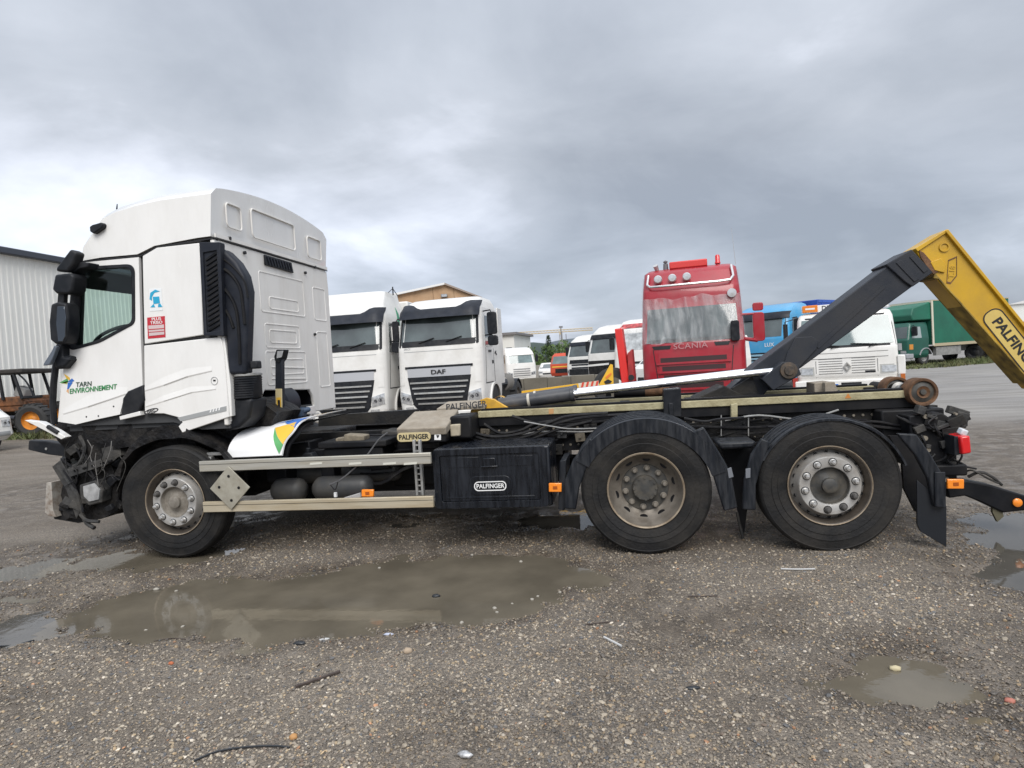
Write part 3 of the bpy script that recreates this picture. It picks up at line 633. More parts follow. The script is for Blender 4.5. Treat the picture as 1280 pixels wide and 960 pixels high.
for dx, dz in ((0, .105), (-.1, .01), (.09, .0), (.01, -.11)):
    b = B(); b.lathe([(.013,.0),(.013,-.002),(.0,-.002)], (c_[0]+dx, -.067, c_[2]+dz), n=10); b.build('plate_hole', chassis2, pl)
for nm, px0, py0, px1, py1 in (('marker_lamp', 452, 612, 467, 621), ('marker_lamp', 686, 604, 702, 615), ('marker_lamp', 1184, 599, 1205, 611)):
    b = B(); q = S([(px0,py1),(px1,py1),(px1,py0),(px0,py0)], .03); b.prism(q, .025, .05); o = TB(b, nm, amber, bevel=.006)
    b = B(); cx = sum(a[0] for a in q)/4; cz = sum(a[1] for a in q)/4; b.box(cx-.018, cx+.018, .0225, .026, cz-.013, cz+.013); b.build('lens_core', mat('lens_brown', (.35, .08, .01), .3), o)
b = B(); q = S([(430,622),(450,616),(452,621),(432,626)], .1); b.prism(q, .08, .12); TB(b, 'lamp_bracket', mat('zinc_rag', (.4, .39, .38), .6), bevel=.004)

# ---- toolbox
q = S([(541,561),(682,556),(690,560),(690,634),(545,637)], .05); x0, x1, zt, zb = 2.462, 3.462, .895, .385
b = B(); b.box(x0, x1, .07, .60, zb, zt); tb = TB(b, 'toolbox', blackwet, bevel=.02, seg=3)
b = B(); b.holed(rrect(x0+.002, x1-.03, zb+.004, zt-.004, .03), [rrect(x0+.06, x1-.09, zb+.06, zt-.055, .02)], .045, .069); b.build('toolbox_lid_frame', blackwet, tb, bevel=.006)
b = B(); b.box(x0+.062, x1-.092, .056, .068, zb+.062, zt-.057); b.build('toolbox_lid', blackwet, tb, bevel=.004)
b = B(); b.box(x0+.10, x0+.40, .0525, .057, zt-.16, zt-.075); b.box(x0+.56, x1-.14, .0525, .057, zt-.16, zt-.075); b.box(x0+.1, x1-.14, .0515, .057, zb+.085, zb+.10); b.build('lid_rib', blackwet, tb, bevel=.004)
b = B(); b.box(x0+.44, x0+.545, .040, .057, zt-.155, zt-.085); b.box(x0+.42, x0+.565, .034, .046, zt-.165, zt-.150); b.build('latch', blackwet, tb, bevel=.006)
cz = .572; cx = x0+.487
b = B(); b.prism(rrect(cx-.19, cx+.19, cz-.075, cz+.085, .07), .050, .057); b.build('badge_pad', blackwet, tb, bevel=.005)
b = B(); b.holed(rrect(cx-.138, cx+.138, cz-.040, cz+.040, .036), [rrect(cx-.130, cx+.130, cz-.032, cz+.032, .03)], .0465, .050); b.build('badge_rim', sticker_w, tb)
text('PALFINGER', .052, sticker_w, tb, (cx, .048, cz-.001), R90, 'badge_lettering', bold=.018, sx=.92)

# ---- reservoir box with dusty tilted cover
def quad3(name, ptsy, m, th, parent=T, **k):
    P_ = [Vector(at(px, py, y=y)) for px, py, y in ptsy]; n_ = (P_[1]-P_[0]).cross(P_[3]-P_[0]).normalized()
    if n_.z < 0: n_ = -n_
    b = B(); b.add([p for p in P_]+[p-n_*th for p in P_], [(0,1,2,3),(7,6,5,4),(0,4,5,1),(1,5,6,2),(2,6,7,3),(3,7,4,0)]); return b.build(name, m, parent, **k)
cov = quad3('reservoir_cover', [(495,536,.28),(557,534,.28),(573,511,.72),(518,514,.72)], slab, .075, bevel=.012)
b = B(); q = S([(494,538),(561,535),(561,553),(494,556)], .32); b.box(2.06, 2.52, .31, .8, .925, 1.04); rb = TB(b, 'reservoir_box', chassis2, bevel=.01)
a0, a1 = at(497, 546, y=.3), at(538, 544, y=.3); cx, cz = (a0[0]+a1[0])/2, .985
b = B(); b.prism(rrect(cx-.157, cx+.157, cz-.042, cz+.042, .038), .290, .309); b.build('name_plate', badgem, rb, bevel=.003)
text('PALFINGER', .060, black_ink, rb, (cx, .288, cz-.001), R90, 'plate_lettering', bold=.022, sx=.92)
b = B(); q = S([(543,541),(551,541),(551,550),(543,550)], .3); b.prism(q, .300, .309); b.build('warning_sticker', sticker_w, rb)
b = B(); b.prism([(q[0][0]+.015, q[0][1]-.02), (q[1][0]-.015, q[1][1]-.02), (q[1][0]-.02, q[1][1]-.035), (q[0][0]+.025, q[0][1]-.05)], .298, .3005); b.build('sticker_print', black_ink, rb)
b = B(); q = S([(562,531),(575,530),(575,545),(563,546)], .42); b.prism(q, .42, .5); TB(b, 'breather_box', mat('tan_cap', (.40, .35, .26), .7, var=.15, vscale=20), bevel=.01)
b = B(); b.box(2.52, 2.72, .45, .8, .93, 1.14); TB(b, 'pump_body', chassis2, bevel=.02)


# ---- hydraulic hoses
for i, pts in enumerate(([(566,528),(590,540),(620,546),(655,541),(690,527),(712,520),(760,516)], [(566,532),(592,545),(622,551),(660,545),(692,531),(730,522),(800,517)], [(570,538),(598,551),(628,556),(662,549),(700,536),(740,526)], [(605,530),(625,541),(650,538),(668,530),(690,526)],
                          [(640,520),(665,528),(690,532),(740,528),(800,521)], [(680,545),(730,540),(790,532),(830,526)], [(690,552),(735,536),(800,526),(828,522)])):
    b = B(); yy = .62+.02*i; b.tube(bez([at(px, py, y=yy) for px, py in pts], 30), .013, 7); TB(b, 'hydraulic_hose', cable_m)
b = B(); b.tube(bez([at(px, py, y=.60) for px, py in ((655,527),(690,533),(720,536),(800,533),(840,530))], 20), .006, 6); TB(b, 'steel_line', galv)
for pts, r in (([(985,531),(1040,529),(1080,531),(1110,535),(1150,538)], .012), ([(960,534),(1030,533),(1090,527),(1130,533),(1180,533)], .010), ([(855,523),(880,527),(900,524),(930,522)], .012)):
    b = B(); b.tube(bez([at(px, py, y=.6) for px, py in pts], 20), r, 6); TB(b, 'hydraulic_hose', cable_m)

# ---- boom: grey jib box, yellow hook arm, cylinders
YN, YF = 1.05, 1.36
jib = [(1003,428),(1120,318),(1137,313),(1160,341),(1157,347),(1139,358),(1133,357),(1010,457),(994,447),(975,451)]
b = B(); b.prism(S([(912,500),(903,495),(946,456),(993,421),(1114,329),(1137,314),(1158,345),(1138,360),(1001,460),(966,481),(950,499)], YN), YN, YF); boom = TB(b, 'boom_box', armgrey, bevel=.008)
b = B(); b.prism(S([(1106,331),(1138,312),(1165,341),(1139,359),(1130,353)], YN), YN-.025, YF+.025); b.build('boom_collar', armgrey, boom, bevel=.008)
b = B(); b.prism(S([(1118,329),(1124,325),(1147,349),(1141,353)], YN), YN-.033, YN-.026); b.prism(S([(1135,322),(1140,319),(1158,338),(1153,342)], YN), YN-.033, YN-.026); b.build('collar_rib', armgrey, boom, bevel=.003)
b = B(); b.prism(S([(1020,432),(1104,356),(1107,359),(1023,436)], YN), YN-.006, YN-.001); b.build('weld_seam', armgrey, boom)
b = B(); b.prism(S([(994,422),(1014,420.5),(1022,426),(1020,436),(998,460),(978,458),(984,440)], YN), YN-.02, YN-.001); b.build('gusset_plate', armgrey, boom, bevel=.004)
b = B(); b.prism(S([(952,474),(978,452),(996,456),(1001,468),(966,488)], .9), .88, 1.03); b.build('lug_plate', armgrey, boom, bevel=.006)
pv = at(985, 463, y=.9); b = B(); b.lathe([(.075,.0),(.072,-.02),(.045,-.022),(.04,-.035),(0,-.036)], (pv[0], .88, pv[2]), n=24); b.build('pivot_pin', mat('greasy_pin', (.05, .042, .035), .4, var=.4, vscale=30, dirt=(.14, .09, .05), dscale=20, damt=.6), boom)
b = B(); b.prism(S([(868,499),(905,482),(935,497)], 1.0), .98, 1.42); b.prism(S([(915,485),(940,470),(950,497),(915,499)], 1.02), 1.0, 1.38); b.build('boom_foot', chassis, boom, bevel=.008)
hook = B(); YA = 1.08
hook.prism(S([(1144,311),(1182,288),(1300,434),(1300,488),(1168,346),(1164,335),(1150,323)], YA), YA, 1.33); arm = TB(hook, 'hook_arm', yellow, bevel=.006)
b = B(); b.prism(S([(1180,290),(1183,287),(1301,432),(1300,437)], YA), YA-.03, 1.36); b.build('arm_flange', yellow, arm, bevel=.004)
b = B(); b.prism(S([(1143,311),(1182,287),(1184,290),(1146,315)], YA), YA-.02, 1.36); b.build('arm_end_plate', yellow, arm, bevel=.004)
b = B(); b.prism(S([(1168,341),(1290,478),(1290,481),(1172,349),(1166,348)], YA), YA-.012, 1.35); b.build('arm_lower_flange', mat('rusty_yellow', (.27, .18, .03), .7, var=.6, vscale=10), arm, bevel=.004)
b = B(); b.prism(S([(1148,313),(1154,316),(1166,330),(1172,340),(1166,343),(1156,331),(1150,322)], YA), YA-.014, YA-.001); b.build('wear_strip', rust, arm, bevel=.003)
b = B(); b.prism(S([(1162,328),(1175,323),(1181,330),(1180,341),(1174,340),(1167,338)], YA), YA-.018, YA-.002); b.build('arm_lug', yellow, arm, bevel=.004)
b = B(); c_ = at(1180, 309, y=YA); b.lathe([(.042,-.001),(.042,-.012),(.030,-.012),(.028,-.001)], (c_[0], YA, c_[2]), n=20); b.lathe([(.028,-.002),(.0,-.003)], (c_[0], YA, c_[2]), n=16); b.build('arm_boss', yellow, arm)
b = B(); pp = S([(1185,325),(1192,322),(1196,320),(1196,345),(1188,355),(1183,354)], YA); b.holed(pp, [[(sum(a[0] for a in pp)/6*.12+a[0]*.88, sum(a[1] for a in pp)/6*.12+a[1]*.88) for a in pp]], YA-.004, YA-.0005); b.build('stamped_border', rust, arm)
tx = at(1190, 340, y=YA); text('T.18', .06, mat('yellow_cast', (.5, .3, .02), .5), arm, (tx[0], YA-.003, tx[2]), (rad(90), rad(-80), 0), 'stamped_lettering', bold=.01, ext=.002)
# name oval running down the arm
d0, d1 = at(1247, 393, y=YA), at(1300, 459, y=YA); ang = math.atan2(d1[2]-d0[2], d1[0]-d0[0]); st_ = at(1238, 387, y=YA)
ca, sa = math.cos(ang), math.sin(ang); H_, L_ = .088, .385; cen = (st_[0]+ca*L_+sa*.02, YA, st_[2]+sa*L_-ca*.02)
def ov(a): return [(cen[0]+ca*u-sa*w_, cen[2]+sa*u+ca*w_) for u, w_ in a]
b = B(); b.prism(ov(rrect(-L_, L_, -H_, H_, H_*.85, 7)), YA-.0035, YA-.001); b.build('name_oval', mat('oval_yellow', (.62, .46, .13), .45, dirt=(.4, .27, .08), dscale=6, damt=.4), arm)
b = B(); b.holed(ov(rrect(-L_, L_, -H_, H_, H_*.85, 7)), [ov(rrect(-L_+.010, L_-.010, -H_+.010, H_-.010, H_*.76, 7))], YA-.005, YA-.0036); b.build('name_oval_border', black_ink, arm)
text('PALFINGER', .112, black_ink, arm, (cen[0], YA-.005, cen[2]), (rad(90), -ang, 0), 'arm_lettering', bold=.03, ext=.001, sx=1.05)
for y in (.97, 1.44):
    a0, a1, a2 = at(624, 506, y=.97), at(714, 493, y=.97), at(985, 462, y=.97)
    for a in (a0, a1, a2): a[1] = y
    b = B(); b.cyl(a0, a1, .064, n=24); d = (a1-a0)/np.linalg.norm(a1-a0); b.cyl(a1-d*.01, a1+d*.03, .07, n=24); cy = TB(b, 'lift_cylinder', cylm, bevel=.004)
    b = B(); b.cyl(a1, a2, .034, n=20); b.build('piston_rod', chrome, cy)
    t_ = a0+(a1-a0)*.42; b = B(); b.cyl(t_-d*.012, t_+d*.012, .069, n=24); b.build('hose_clip', mat('clip_tan', (.5, .47, .4), .5), cy)
    b = B(); e0 = a0-d*.08; b.lathe([(.07,-.05),(.07,.05)], e0, n=20); b.build('cylinder_eye', yellow2, cy)
for ys in (.88, 1.03):
    b = B(); b.prism(S([(600,500),(608,497),(618,499),(640,512),(648,512),(648,517),(633,521),(622,531),(610,528),(606,517),(588,517),(589,512),(604,509)], ys), ys-.02, ys+.02); TB(b, 'yellow_bracket', yellow2, bevel=.006)
b = B(); b.cyl(at(615, 521, y=.86), at(615, 521, y=.86)+np.array((0, .22, 0)), .035, n=16); TB(b, 'bracket_pin', chassis2)
a_ = at(583, 506, y=.80); tl_ = .75
cv = TB(B().add([tuple(at(px, py, y=y)) for px, py, y in ((546,511,.79),(606,508,.79),(613,499,1.0),(560,502,1.0),(546,514,.79),(606,511,.79),(613,502,1.0),(560,505,1.0))], [(0,1,2,3),(7,6,5,4),(0,4,5,1),(1,5,6,2),(2,6,7,3),(3,7,4,0)]), 'lettered_cover', slab)
text('PALFINGER', .085, black_ink, cv, (a_[0], .785, a_[2]-.008), (rad(75), rad(-2), 0), 'cover_lettering', bold=.02, sx=.95)
# small items on the frame
b = B(); b.prism(S([(1018,479),(1040,477),(1041,491),(1018,493)], .9), .9, 1.15); b.prism(S([(1030,478),(1042,477),(1048,494),(1030,495)], .85), .82, .9); TB(b, 'stop_block', slab, bevel=.006)
b = B(); q = S([(800,484),(833,480),(834,487),(800,491)], 1.2); b.lathe([(.05,0),(.05,.3)], (4.0, 1.22, 1.235), ax='x', n=18); TB(b, 'lock_cylinder', chassis2)
b = B(); b.lathe([(.0,.0),(.055,.02),(.06,.08),(.06,.2),(.04,.25),(0,.26)], (4.28, 1.22, 1.235), ax='x', n=18); TB(b, 'lock_cylinder_cap', rust)
tri = B(); q = S([(1056,498),(1060,491.5),(1064,497.6)], .74); tri.prism(q, .7375, .7405); TB(tri, 'warning_triangle', mat('tri_orange', (.5, .19, .04), .5))
b = B(); q = S([(665,500),(700,497),(700,503)], .9)
for (px, w_) in ((672, 9), ):
    b = B(); b.prism(S([(686,511),(692,510.6),(692,517),(686,517.5)], .74), .736, .7405); TB(b, 'rail_sticker', mat('stk', (.5, .28, .12), .5))
# rear rollers
for y, px, py in ((.66, 1158, 490), (1.22, 1122, 487)):
    c_ = at(px, py, y=y); c_ = (6.545, y, c_[2]) if y < 1 else (c_[0], y, c_[2]+.0)
    b = B(); b.lathe([(.0,.02),(.03,.016),(.05,.0),(.052,.02),(.085,.024),(.094,.0),(.112,-.004),(.117,.01),(.117,.15),(.1,.16),(0,.16)], c_, n=40); ro = TB(b, 'rear_roller', rust)
    b = B(); b.lathe([(.0,-.006),(.022,-.004),(.026,.012)], c_, n=20); b.lathe([(.05,.004),(.09,.02)], c_, n=24); b.build('roller_hub', hubdark, ro)
b = B(); b.cyl((6.545, .8, 1.135), (6.545, 1.7, 1.135), .05, n=16); b.box(6.40, 6.66, .82, .9, .95, 1.14); b.box(6.40, 6.66, 1.5, 1.58, .95, 1.14); TB(b, 'roller_shaft', chassis, bevel=.006)
b = B(); b.lathe([(.06,.0),(.06,.02),(.035,.03),(.035,.14),(.06,.15)], at(1133, 487, y=.9), n=18); TB(b, 'roller_bush', galv)
# rear end structure
b = B(); b.box(6.20, 6.68, .62, 1.9, .62, 1.0); b.box(6.45, 6.70, .34, 2.1, .49, .58); TB(b, 'rear_frame', chassis2, bevel=.015)
b = B(); b.prism(S([(1136,520),(1178,516),(1196,528),(1197,600),(1150,600),(1140,560)], .42), .42, .70); TB(b, 'rear_side_plate', chassis2, bevel=.012)
for i in range(34):
    b = B(); a = at(rng.uniform(1138, 1197), rng.uniform(515, 600), y=.40); k_ = i % 4
    if k_ == 0: b.cyl((a[0], .42, a[2]), (a[0], .39, a[2]), rng.uniform(.010, .022), n=8)
    elif k_ == 1: b.obox((a[0], .405, a[2]), (rng.uniform(.04, .14), .05, rng.uniform(.02, .06)), (0, rng.uniform(-.5, .5), 0))
    elif k_ == 2: b.tube(bez([(a[0], .39, a[2]), (a[0]+rng.uniform(-.1, .1), .36, a[2]-.06), (a[0]+rng.uniform(-.15, .15), .40, a[2]-rng.uniform(.08, .2))], 8), .008, 5)
    else: b.obox((a[0], .41, a[2]), (.03, .03, rng.uniform(.05, .15)), (0, rng.uniform(-.3, .3), 0))
    TB(b, ('rear_bolt', 'rear_bracket', 'rear_hose', 'rear_bracket')[k_], (mat('bolt_grey', (.24, .21, .165)), wreckgrey, cable_m, chassis)[k_], bevel=.003 if k_ in (1, 3) else 0)
for i in range(14):
    b = B(); px, py = rng.uniform(1140, 1200), rng.uniform(508, 540); a = at(px, py, y=rng.uniform(.35, .8)); b.obox(a, (rng.uniform(.05, .16), rng.uniform(.05, .1), rng.uniform(.03, .09)), (0, rng.uniform(-.4, .4), 0)); TB(b, 'rear_valve', chassis if i % 2 else wreckgrey, bevel=.006)
for i in range(6):
    b = B(); b.tube(bez([at(1120+8*i, 520+3*i, y=.45), at(1150+4*i, 533+i, y=.4), at(1175, 528+4*i, y=.45), at(1196, 520+3*i, y=.5)], 14), .009, 6); TB(b, 'rear_hose', cable_m)
b = B(); b.obox(at(1199, 524, y=.5), (.09, .1, .12), (0, .3, 0)); b.cyl(at(1205, 517, y=.5), at(1206, 533, y=.5), .02, n=10); TB(b, 'hydraulic_coupling', wreckgrey, bevel=.008)
b = B(); q = S([(1199,546),(1211,544),(1213,566),(1201,568)], .22); b.prism(q, .20, .5); tl = TB(b, 'tail_lamp', redlens, bevel=.012)
b = B(); b.prism(S([(1193,545),(1199,546),(1201,568),(1193,570)], .24), .24, .5); b.build('lamp_housing', blackpl, tl, bevel=.006)
b = B(); b.obox(at(1203, 540, y=.3), (.05, .06, .05), (.2, .4, .2)); b.build('lamp_wire', mat('white_wire', (.6, .62, .65), .5), tl, bevel=.01)
b = B(); b.prism(S([(1180,600),(1208,600),(1238,606),(1290,622),(1290,636),(1252,640),(1222,626),(1204,619),(1184,622)], .55), .52, .66); tw = TB(b, 'underrun_bar', chassis2, bevel=.012)
c_ = at(1271, 628, y=.52); b = B(); b.lathe([(.034,.0),(.034,-.012),(.02,-.02),(0,-.021)], (c_[0], .518, c_[2]), n=20); b.build('round_marker_lamp', amber, tw)
b = B(); b.tube(bez([at(1210, 596, y=.55), at(1225, 590, y=.5), at(1240, 596, y=.5), at(1252, 606, y=.55)], 12), .012, 6); b.tube(bez([at(1205, 590, y=.6), at(1216, 588, y=.5), at(1235, 598, y=.5), at(1248, 604, y=.52)], 12), .008, 6); b.build('bent_bracket', wreckgrey, tw)
b = B(); b.prism(S([(1240,631),(1250,633),(1254,645),(1246,652),(1240,640)], .55), .54, .57); b.build('torn_tab', mat('olive_tab', (.10, .09, .055), .7), tw)

# ---- mudguards
def fender(name, cx, cz, r0, r1, a0, a1, y0, y1, lip=True, m=fender_m, ribs=0):
    b = B(); n = 40; A = [rad(a0+(a1-a0)*i/n) for i in range(n+1)]
    prof = [(r1, y0), (r1+.006, y0+.02), (r1+.006, y1), (r1-.006, y1), (r1-.008, y0+.022), (r0, y0+.014), (r0, y0)]
    vs = [(cx+r*math.cos(q), y, cz+r*math.sin(q)) for q in A for r, y in prof]; k = len(prof)
    fs = [(i*k+j, i*k+(j+1) % k, (i+1)*k+(j+1) % k, (i+1)*k+j) for i in range(n) for j in range(k)]+[list(range(k)), list(range(n*k, n*k+k))[::-1]]
    b.add(vs, fs); o = TB(b, name, m, smooth=30)
    for i in range(ribs):
        rbm = B(); yy = y0+.06+(y1-y0-.1)*i/max(1, ribs-1); rbm.tube([(cx+(r1+.007)*math.cos(q), yy, cz+(r1+.007)*math.sin(q)) for q in A], .008, 6); rbm.build('mudguard_rib', m, o)
    return o
f1 = fender('mudguard', 4.235, .45, .525, .635, 18, 150, -.01, .62, ribs=5)
# lower skirts hanging from the arc ends
def skirt(pts, y0, y1, nm='mudguard_skirt'):
    b = B(); b.prism(S(pts, y0), y0, y1); return TB(b, nm, fender_m, bevel=.01)
skirt([(705,636),(706,600),(716,575),(737,548),(752,556),(735,580),(724,610),(720,637)], 0.0, .05)
skirt([(866,540),(880,534),(905,575),(914,592),(922,635),(905,639),(898,615),(891,593)], 0.0, .05)
skirt([(928,637),(930,600),(939,568),(952,548),(963,553),(951,585),(945,607),(945,638)], 0.0, .04)
for pts in ([(909,586),(914,584),(917,596),(911,598)], [(932,586),(938,585),(938,597),(932,598)]):
    b = B(); b.prism(S(pts, -.003), -.006, 0); TB(b, 'reflector_patch', mat('patch_grey', (.16, .17, .19), .4), bevel=.002)
b = B(); b.prism(S([(700,576),(708,574),(706,637),(698,636)], .1), .08, .5); TB(b, 'mudguard_support', fender_m, bevel=.006)
f2 = fender('mudguard', 5.605, .46, .545, .56, 20, 152, .0, .36, ribs=4)
b = B(); b.prism(S([(896,553),(945,551),(941,560),(900,562)], .2), .18, .5); TB(b, 'mudguard_bridge', fender_m, bevel=.02)
b = B(); b.prism(S([(900,560),(944,558),(938,600),(930,668),(922,640),(915,600)], .45), .44, .46); TB(b, 'inner_flap', chassis2)
b = B(); b.tube([at(921, 640, y=.42), at(926, 662, y=.40), at(931, 684, y=.4)], .012, 6); TB(b, 'hanging_chain', wreckgrey)
skirt([(1122,542),(1146,543),(1165,570),(1181,597),(1183,634),(1168,634),(1160,598),(1145,570)], .02, .07)
b = B(); b.prism(S([(1168,590),(1181,590),(1182,634),(1168,633)], .015), .005, .018); TB(b, 'skirt_rib', fender_m, bevel=.004)
b = B(); b.prism(S([(1146,600),(1183,632),(1183,684),(1150,664),(1146,655)], .06), .055, .075); b.v = b.v; TB(b, 'mud_flap', mat('flap_black', (.012, .014, .018), .35), bevel=.004)
b = B(); b.prism(S([(1112,545),(1150,545),(1168,600),(1145,640),(1130,610),(1128,575)], .3), .3, .34); TB(b, 'inner_flap', chassis2)

# ---- front mudguard sheet with coloured facets
def sheetpt(px, py, y): return at(px, py, y=y)
def fen(u, v):
    L_ = bez([Vector((283,572,.10)), Vector((287,556,.12)), Vector((299,541,.22)), Vector((318,533,.42)), Vector((345,528.5,.62))], 40)
    R__ = bez([Vector((352,569,.10)), Vector((356,553,.13)), Vector((366,540,.22)), Vector((382,524,.42)), Vector((432,511.5,.66))], 40)
    i = min(int(v*(len(L_)-1)), len(L_)-2); t = v*(len(L_)-1)-i; a = L_[i]*(1-t)+L_[i+1]*t; c = R__[i]*(1-t)+R__[i+1]*t; q = a*(1-u)+c*u
    return at(q.x, q.y, y=q.z)
b = B(); b.sheet(fen, 14, 20, (.004, .012, -.008)); fs_ = TB(b, 'front_mudguard', fendwhite, smooth=50)
def facet(uv, m):
    b = B(); k = 6; (a, c, d) = [Vector((*q, 0)) for q in uv]; vs = []; ids = {}
    for i in range(k+1):
        for j in range(k+1-i):
            q = a+(c-a)*(i/k)+(d-a)*(j/k); p_ = fen(q.x, q.y); ids[(i, j)] = len(vs); vs.append(Vector(p_)+Vector((-.002, -.006, .004)))
    fs = [(ids[(i, j)], ids[(i+1, j)], ids[(i, j+1)]) for i in range(k) for j in range(k-i)]+[(ids[(i+1, j)], ids[(i+1, j+1)], ids[(i, j+1)]) for i in range(k) for j in range(k-i-1)]
    b.add(vs, fs); b.build('printed_facet', m, fs_, smooth=60, recalc=False)
facet([(.60, .60), (.995, .20), (.995, .56)], yel_ink); facet([(.60, .60), (.995, .56), (.92, .70)], yel_ink); facet([(.60, .595), (.96, .02), (.995, .195)], grn_ink); facet([(.66, .72), (.995, .575), (.97, .80)], blue_ink); facet([(.5, .72), (.97, .80), (.66, .80)], blue_ink)
facet([(.9, .84), (.995, .86), (.995, .96)], yel_ink)
b = B(); b.sheet(lambda u, v: fen(u, v)+np.array((.02, .05, -.035)), 10, 14, (.004, .012, -.008)); b.build('mudguard_lining', chassis2, fs_)

# ---- crumpled front end
def crump(pts, y0, y1, m, amp, sc, seed, name='crushed_panel', cuts=3):
    b = B(); b.prism(S(pts, y0), y0, y1); bm = bmesh.new(); me = bpy.data.meshes.new('tmp'); me.from_pydata(b.v, [], b.f); bm.from_mesh(me); bpy.data.meshes.remove(me)
    bmesh.ops.triangulate(bm, faces=bm.faces); bmesh.ops.subdivide_edges(bm, edges=bm.edges, cuts=cuts, use_grid_fill=True); bm.verts.index_update()
    b2 = B(); b2.add([v.co[:] for v in bm.verts], [[v.index for v in f.verts] for f in bm.faces]); bm.free(); b2.crumple(amp, sc, seed); return TB(b2, name, m, smooth=45)
crump([(75,520),(100,528),(190,520),(235,535),(245,560),(200,575),(150,590),(110,585),(84,570),(70,545)], .22, .9, wreck, .06, 4.5, 1)
crump([(95,525),(150,528),(200,522),(225,530),(215,545),(150,560),(120,575),(100,560)], .10, .25, wreck, .05, 6, 2)
crump([(88,585),(105,575),(140,580),(150,600),(146,640),(120,650),(80,648),(72,620)], .16, .6, wreck, .05, 6, 3)
crump([(230,532),(285,510),(300,530),(290,560),(270,565),(240,552)], .25, .8, wreck, .04, 5, 4)
crump([(105,558),(120,552),(128,575),(118,583),(104,580)], .12, .2, wreckgrey, .02, 9, 5)
crump([(127,560),(148,556),(152,570),(130,583)], .10, .2, wreckgrey, .02, 9, 6)
crump([(97,612),(112,607),(128,612),(130,626),(116,632),(100,628)], .08, .2, wreckgrey, .025, 9, 7)
b = B(); b.box(-1.44, -1.05, .3, 2.15, .34, .98); rd = TB(b, 'radiator', mat('radiator_dark', (.028, .035, .033), .5, var=.4, vscale=9, dirt=(.07, .065, .05), dscale=5, damt=.5, bump=.5, bscale=40, stretch=(1, 1, 6)), bevel=.02)
b = B()
for z in np.arange(.40, .95, .045): b.box(-1.43, -1.06, .286, .30, z, z+.016)
b.build('radiator_fin', wreckgrey, rd)
# torn wheel arch over the front tyre
A = [rad(q) for q in np.linspace(22, 158, 26)]
b = B()
def arch(u, v):
    q = A[0]+(A[-1]-A[0])*u; r = .60+.075*v+.02*math.sin(9*u+3*v); return (r*math.cos(q)*1.04, .03+.14*v*0+.05*math.sin(14*u)*.4, .515+r*math.sin(q))
b.sheet(arch, 40, 5, (0, .5, 0)); b.crumple(.022, 7, 9); TB(b, 'wheel_arch', wreck, smooth=50)
for pts, r in (([(72,582),(85,600),(97,620),(106,650),(118,660)], .020), ([(100,545),(106,560),(100,578),(88,585)], .018), ([(80,588),(92,606),(100,622),(104,640)], .012), ([(112,585),(118,600),(106,612)], .012), ([(98,640),(108,650),(124,652)], .016), ([(150,600),(140,594),(128,600)], .010),
               ([(96,560),(110,590),(126,604)], .010), ([(78,575),(95,585),(120,582),(140,576)], .013), ([(92,590),(96,600),(92,612)], .010)):
    b = B(); b.tube(bez([at(px, py, y=.06+.03*rng.uniform()) for px, py in pts], 16), r, 7); TB(b, 'torn_hose', wreckgrey if r > .015 else cable_m)
b = B(); b.prism(S([(67,583),(78,575),(92,600),(102,640),(98,648),(84,612)], .08), .06, .10); b.crumple(.012, 9, 3); TB(b, 'bent_strip', wreckgrey, bevel=.004)
for i in range(26):
    px, py = rng.uniform(74, 150), rng.uniform(560, 645); b = B(); a = at(px, py, y=rng.uniform(.08, .22)); b.obox(a, (rng.uniform(.03, .12), rng.uniform(.02, .08), rng.uniform(.02, .09)), tuple(rng.uniform(-.8, .8, 3))); TB(b, 'wreck_fragment', (wreck, wreckgrey, blackpl)[i % 3], bevel=.006)
b = B(); b.prism(S([(100,606),(120,600),(129,612),(128,628),(112,632),(101,622)], .05), .04, .16); hl = TB(b, 'broken_headlamp', wreckgrey, bevel=.012)
b = B(); b.prism(S([(104,608),(118,604),(125,612),(124,624),(112,627),(105,620)], .035), .03, .05); b.crumple(.006, 20, 2); b.build('lamp_glass', lampglass, hl)
b = B(); b.holed(rounded(S([(84,586),(132,572),(135,580),(88,596)], .05), .01), [rounded(S([(92+k*11,588-k*3.1),(98+k*11,586-k*3.1),(99+k*11,589-k*3.1),(93+k*11,591-k*3.1)], .05), .006) for k in range(4)], .045, .06); TB(b, 'torn_bracket', wreckgrey, bevel=.002)
for k in range(12):
    px, py = rng.uniform(78, 150), rng.uniform(545, 600); b = B(); b.tube(bez([at(px, py, y=.04), at(px+rng.uniform(-8, 8), py+14, y=.0+rng.uniform(0, .05)), at(px+rng.uniform(-14, 14), py+rng.uniform(24, 44), y=.05)], 10), .0035, 5); TB(b, 'hanging_wire', (cable_m, wreckgrey, mat('wire_grey', (.2, .19, .18), .5))[k % 3])
b = B(); b.prism(S([(38,550),(60,551),(88,556),(88,571),(62,568),(37,562)], .3), .28, .36); TB(b, 'bumper_bar', blackpl, bevel=.01)
b = B(); q = at(58, 561, y=.28); b.lathe([(.013,0),(.013,-.006),(0,-.007)], (q[0], .28, q[2]), n=10); TB(b, 'bumper_bolt', galv)
b = B(); b.prism(S([(33,525),(52,527),(72,538),(84,546),(79,549),(62,540)], -.02), -.04, .03); b.crumple(.006, 8, 1); TB(b, 'torn_white_trim', white, bevel=.004)
b = B(); b.obox(at(66, 537, y=-.04), (.13, .03, .035), (0, .55, 0)); TB(b, 'trim_clip', blackpl, bevel=.008)
b = B(); b.prism(S([(60,603),(66,602),(68,636),(72,646),(62,644),(58,640)], .15), .13, .4); TB(b, 'bumper_end', mat('rusty_white', (.42, .40, .36), .6, dirt=(.12, .07, .04), dscale=10, damt=.85), bevel=.006)
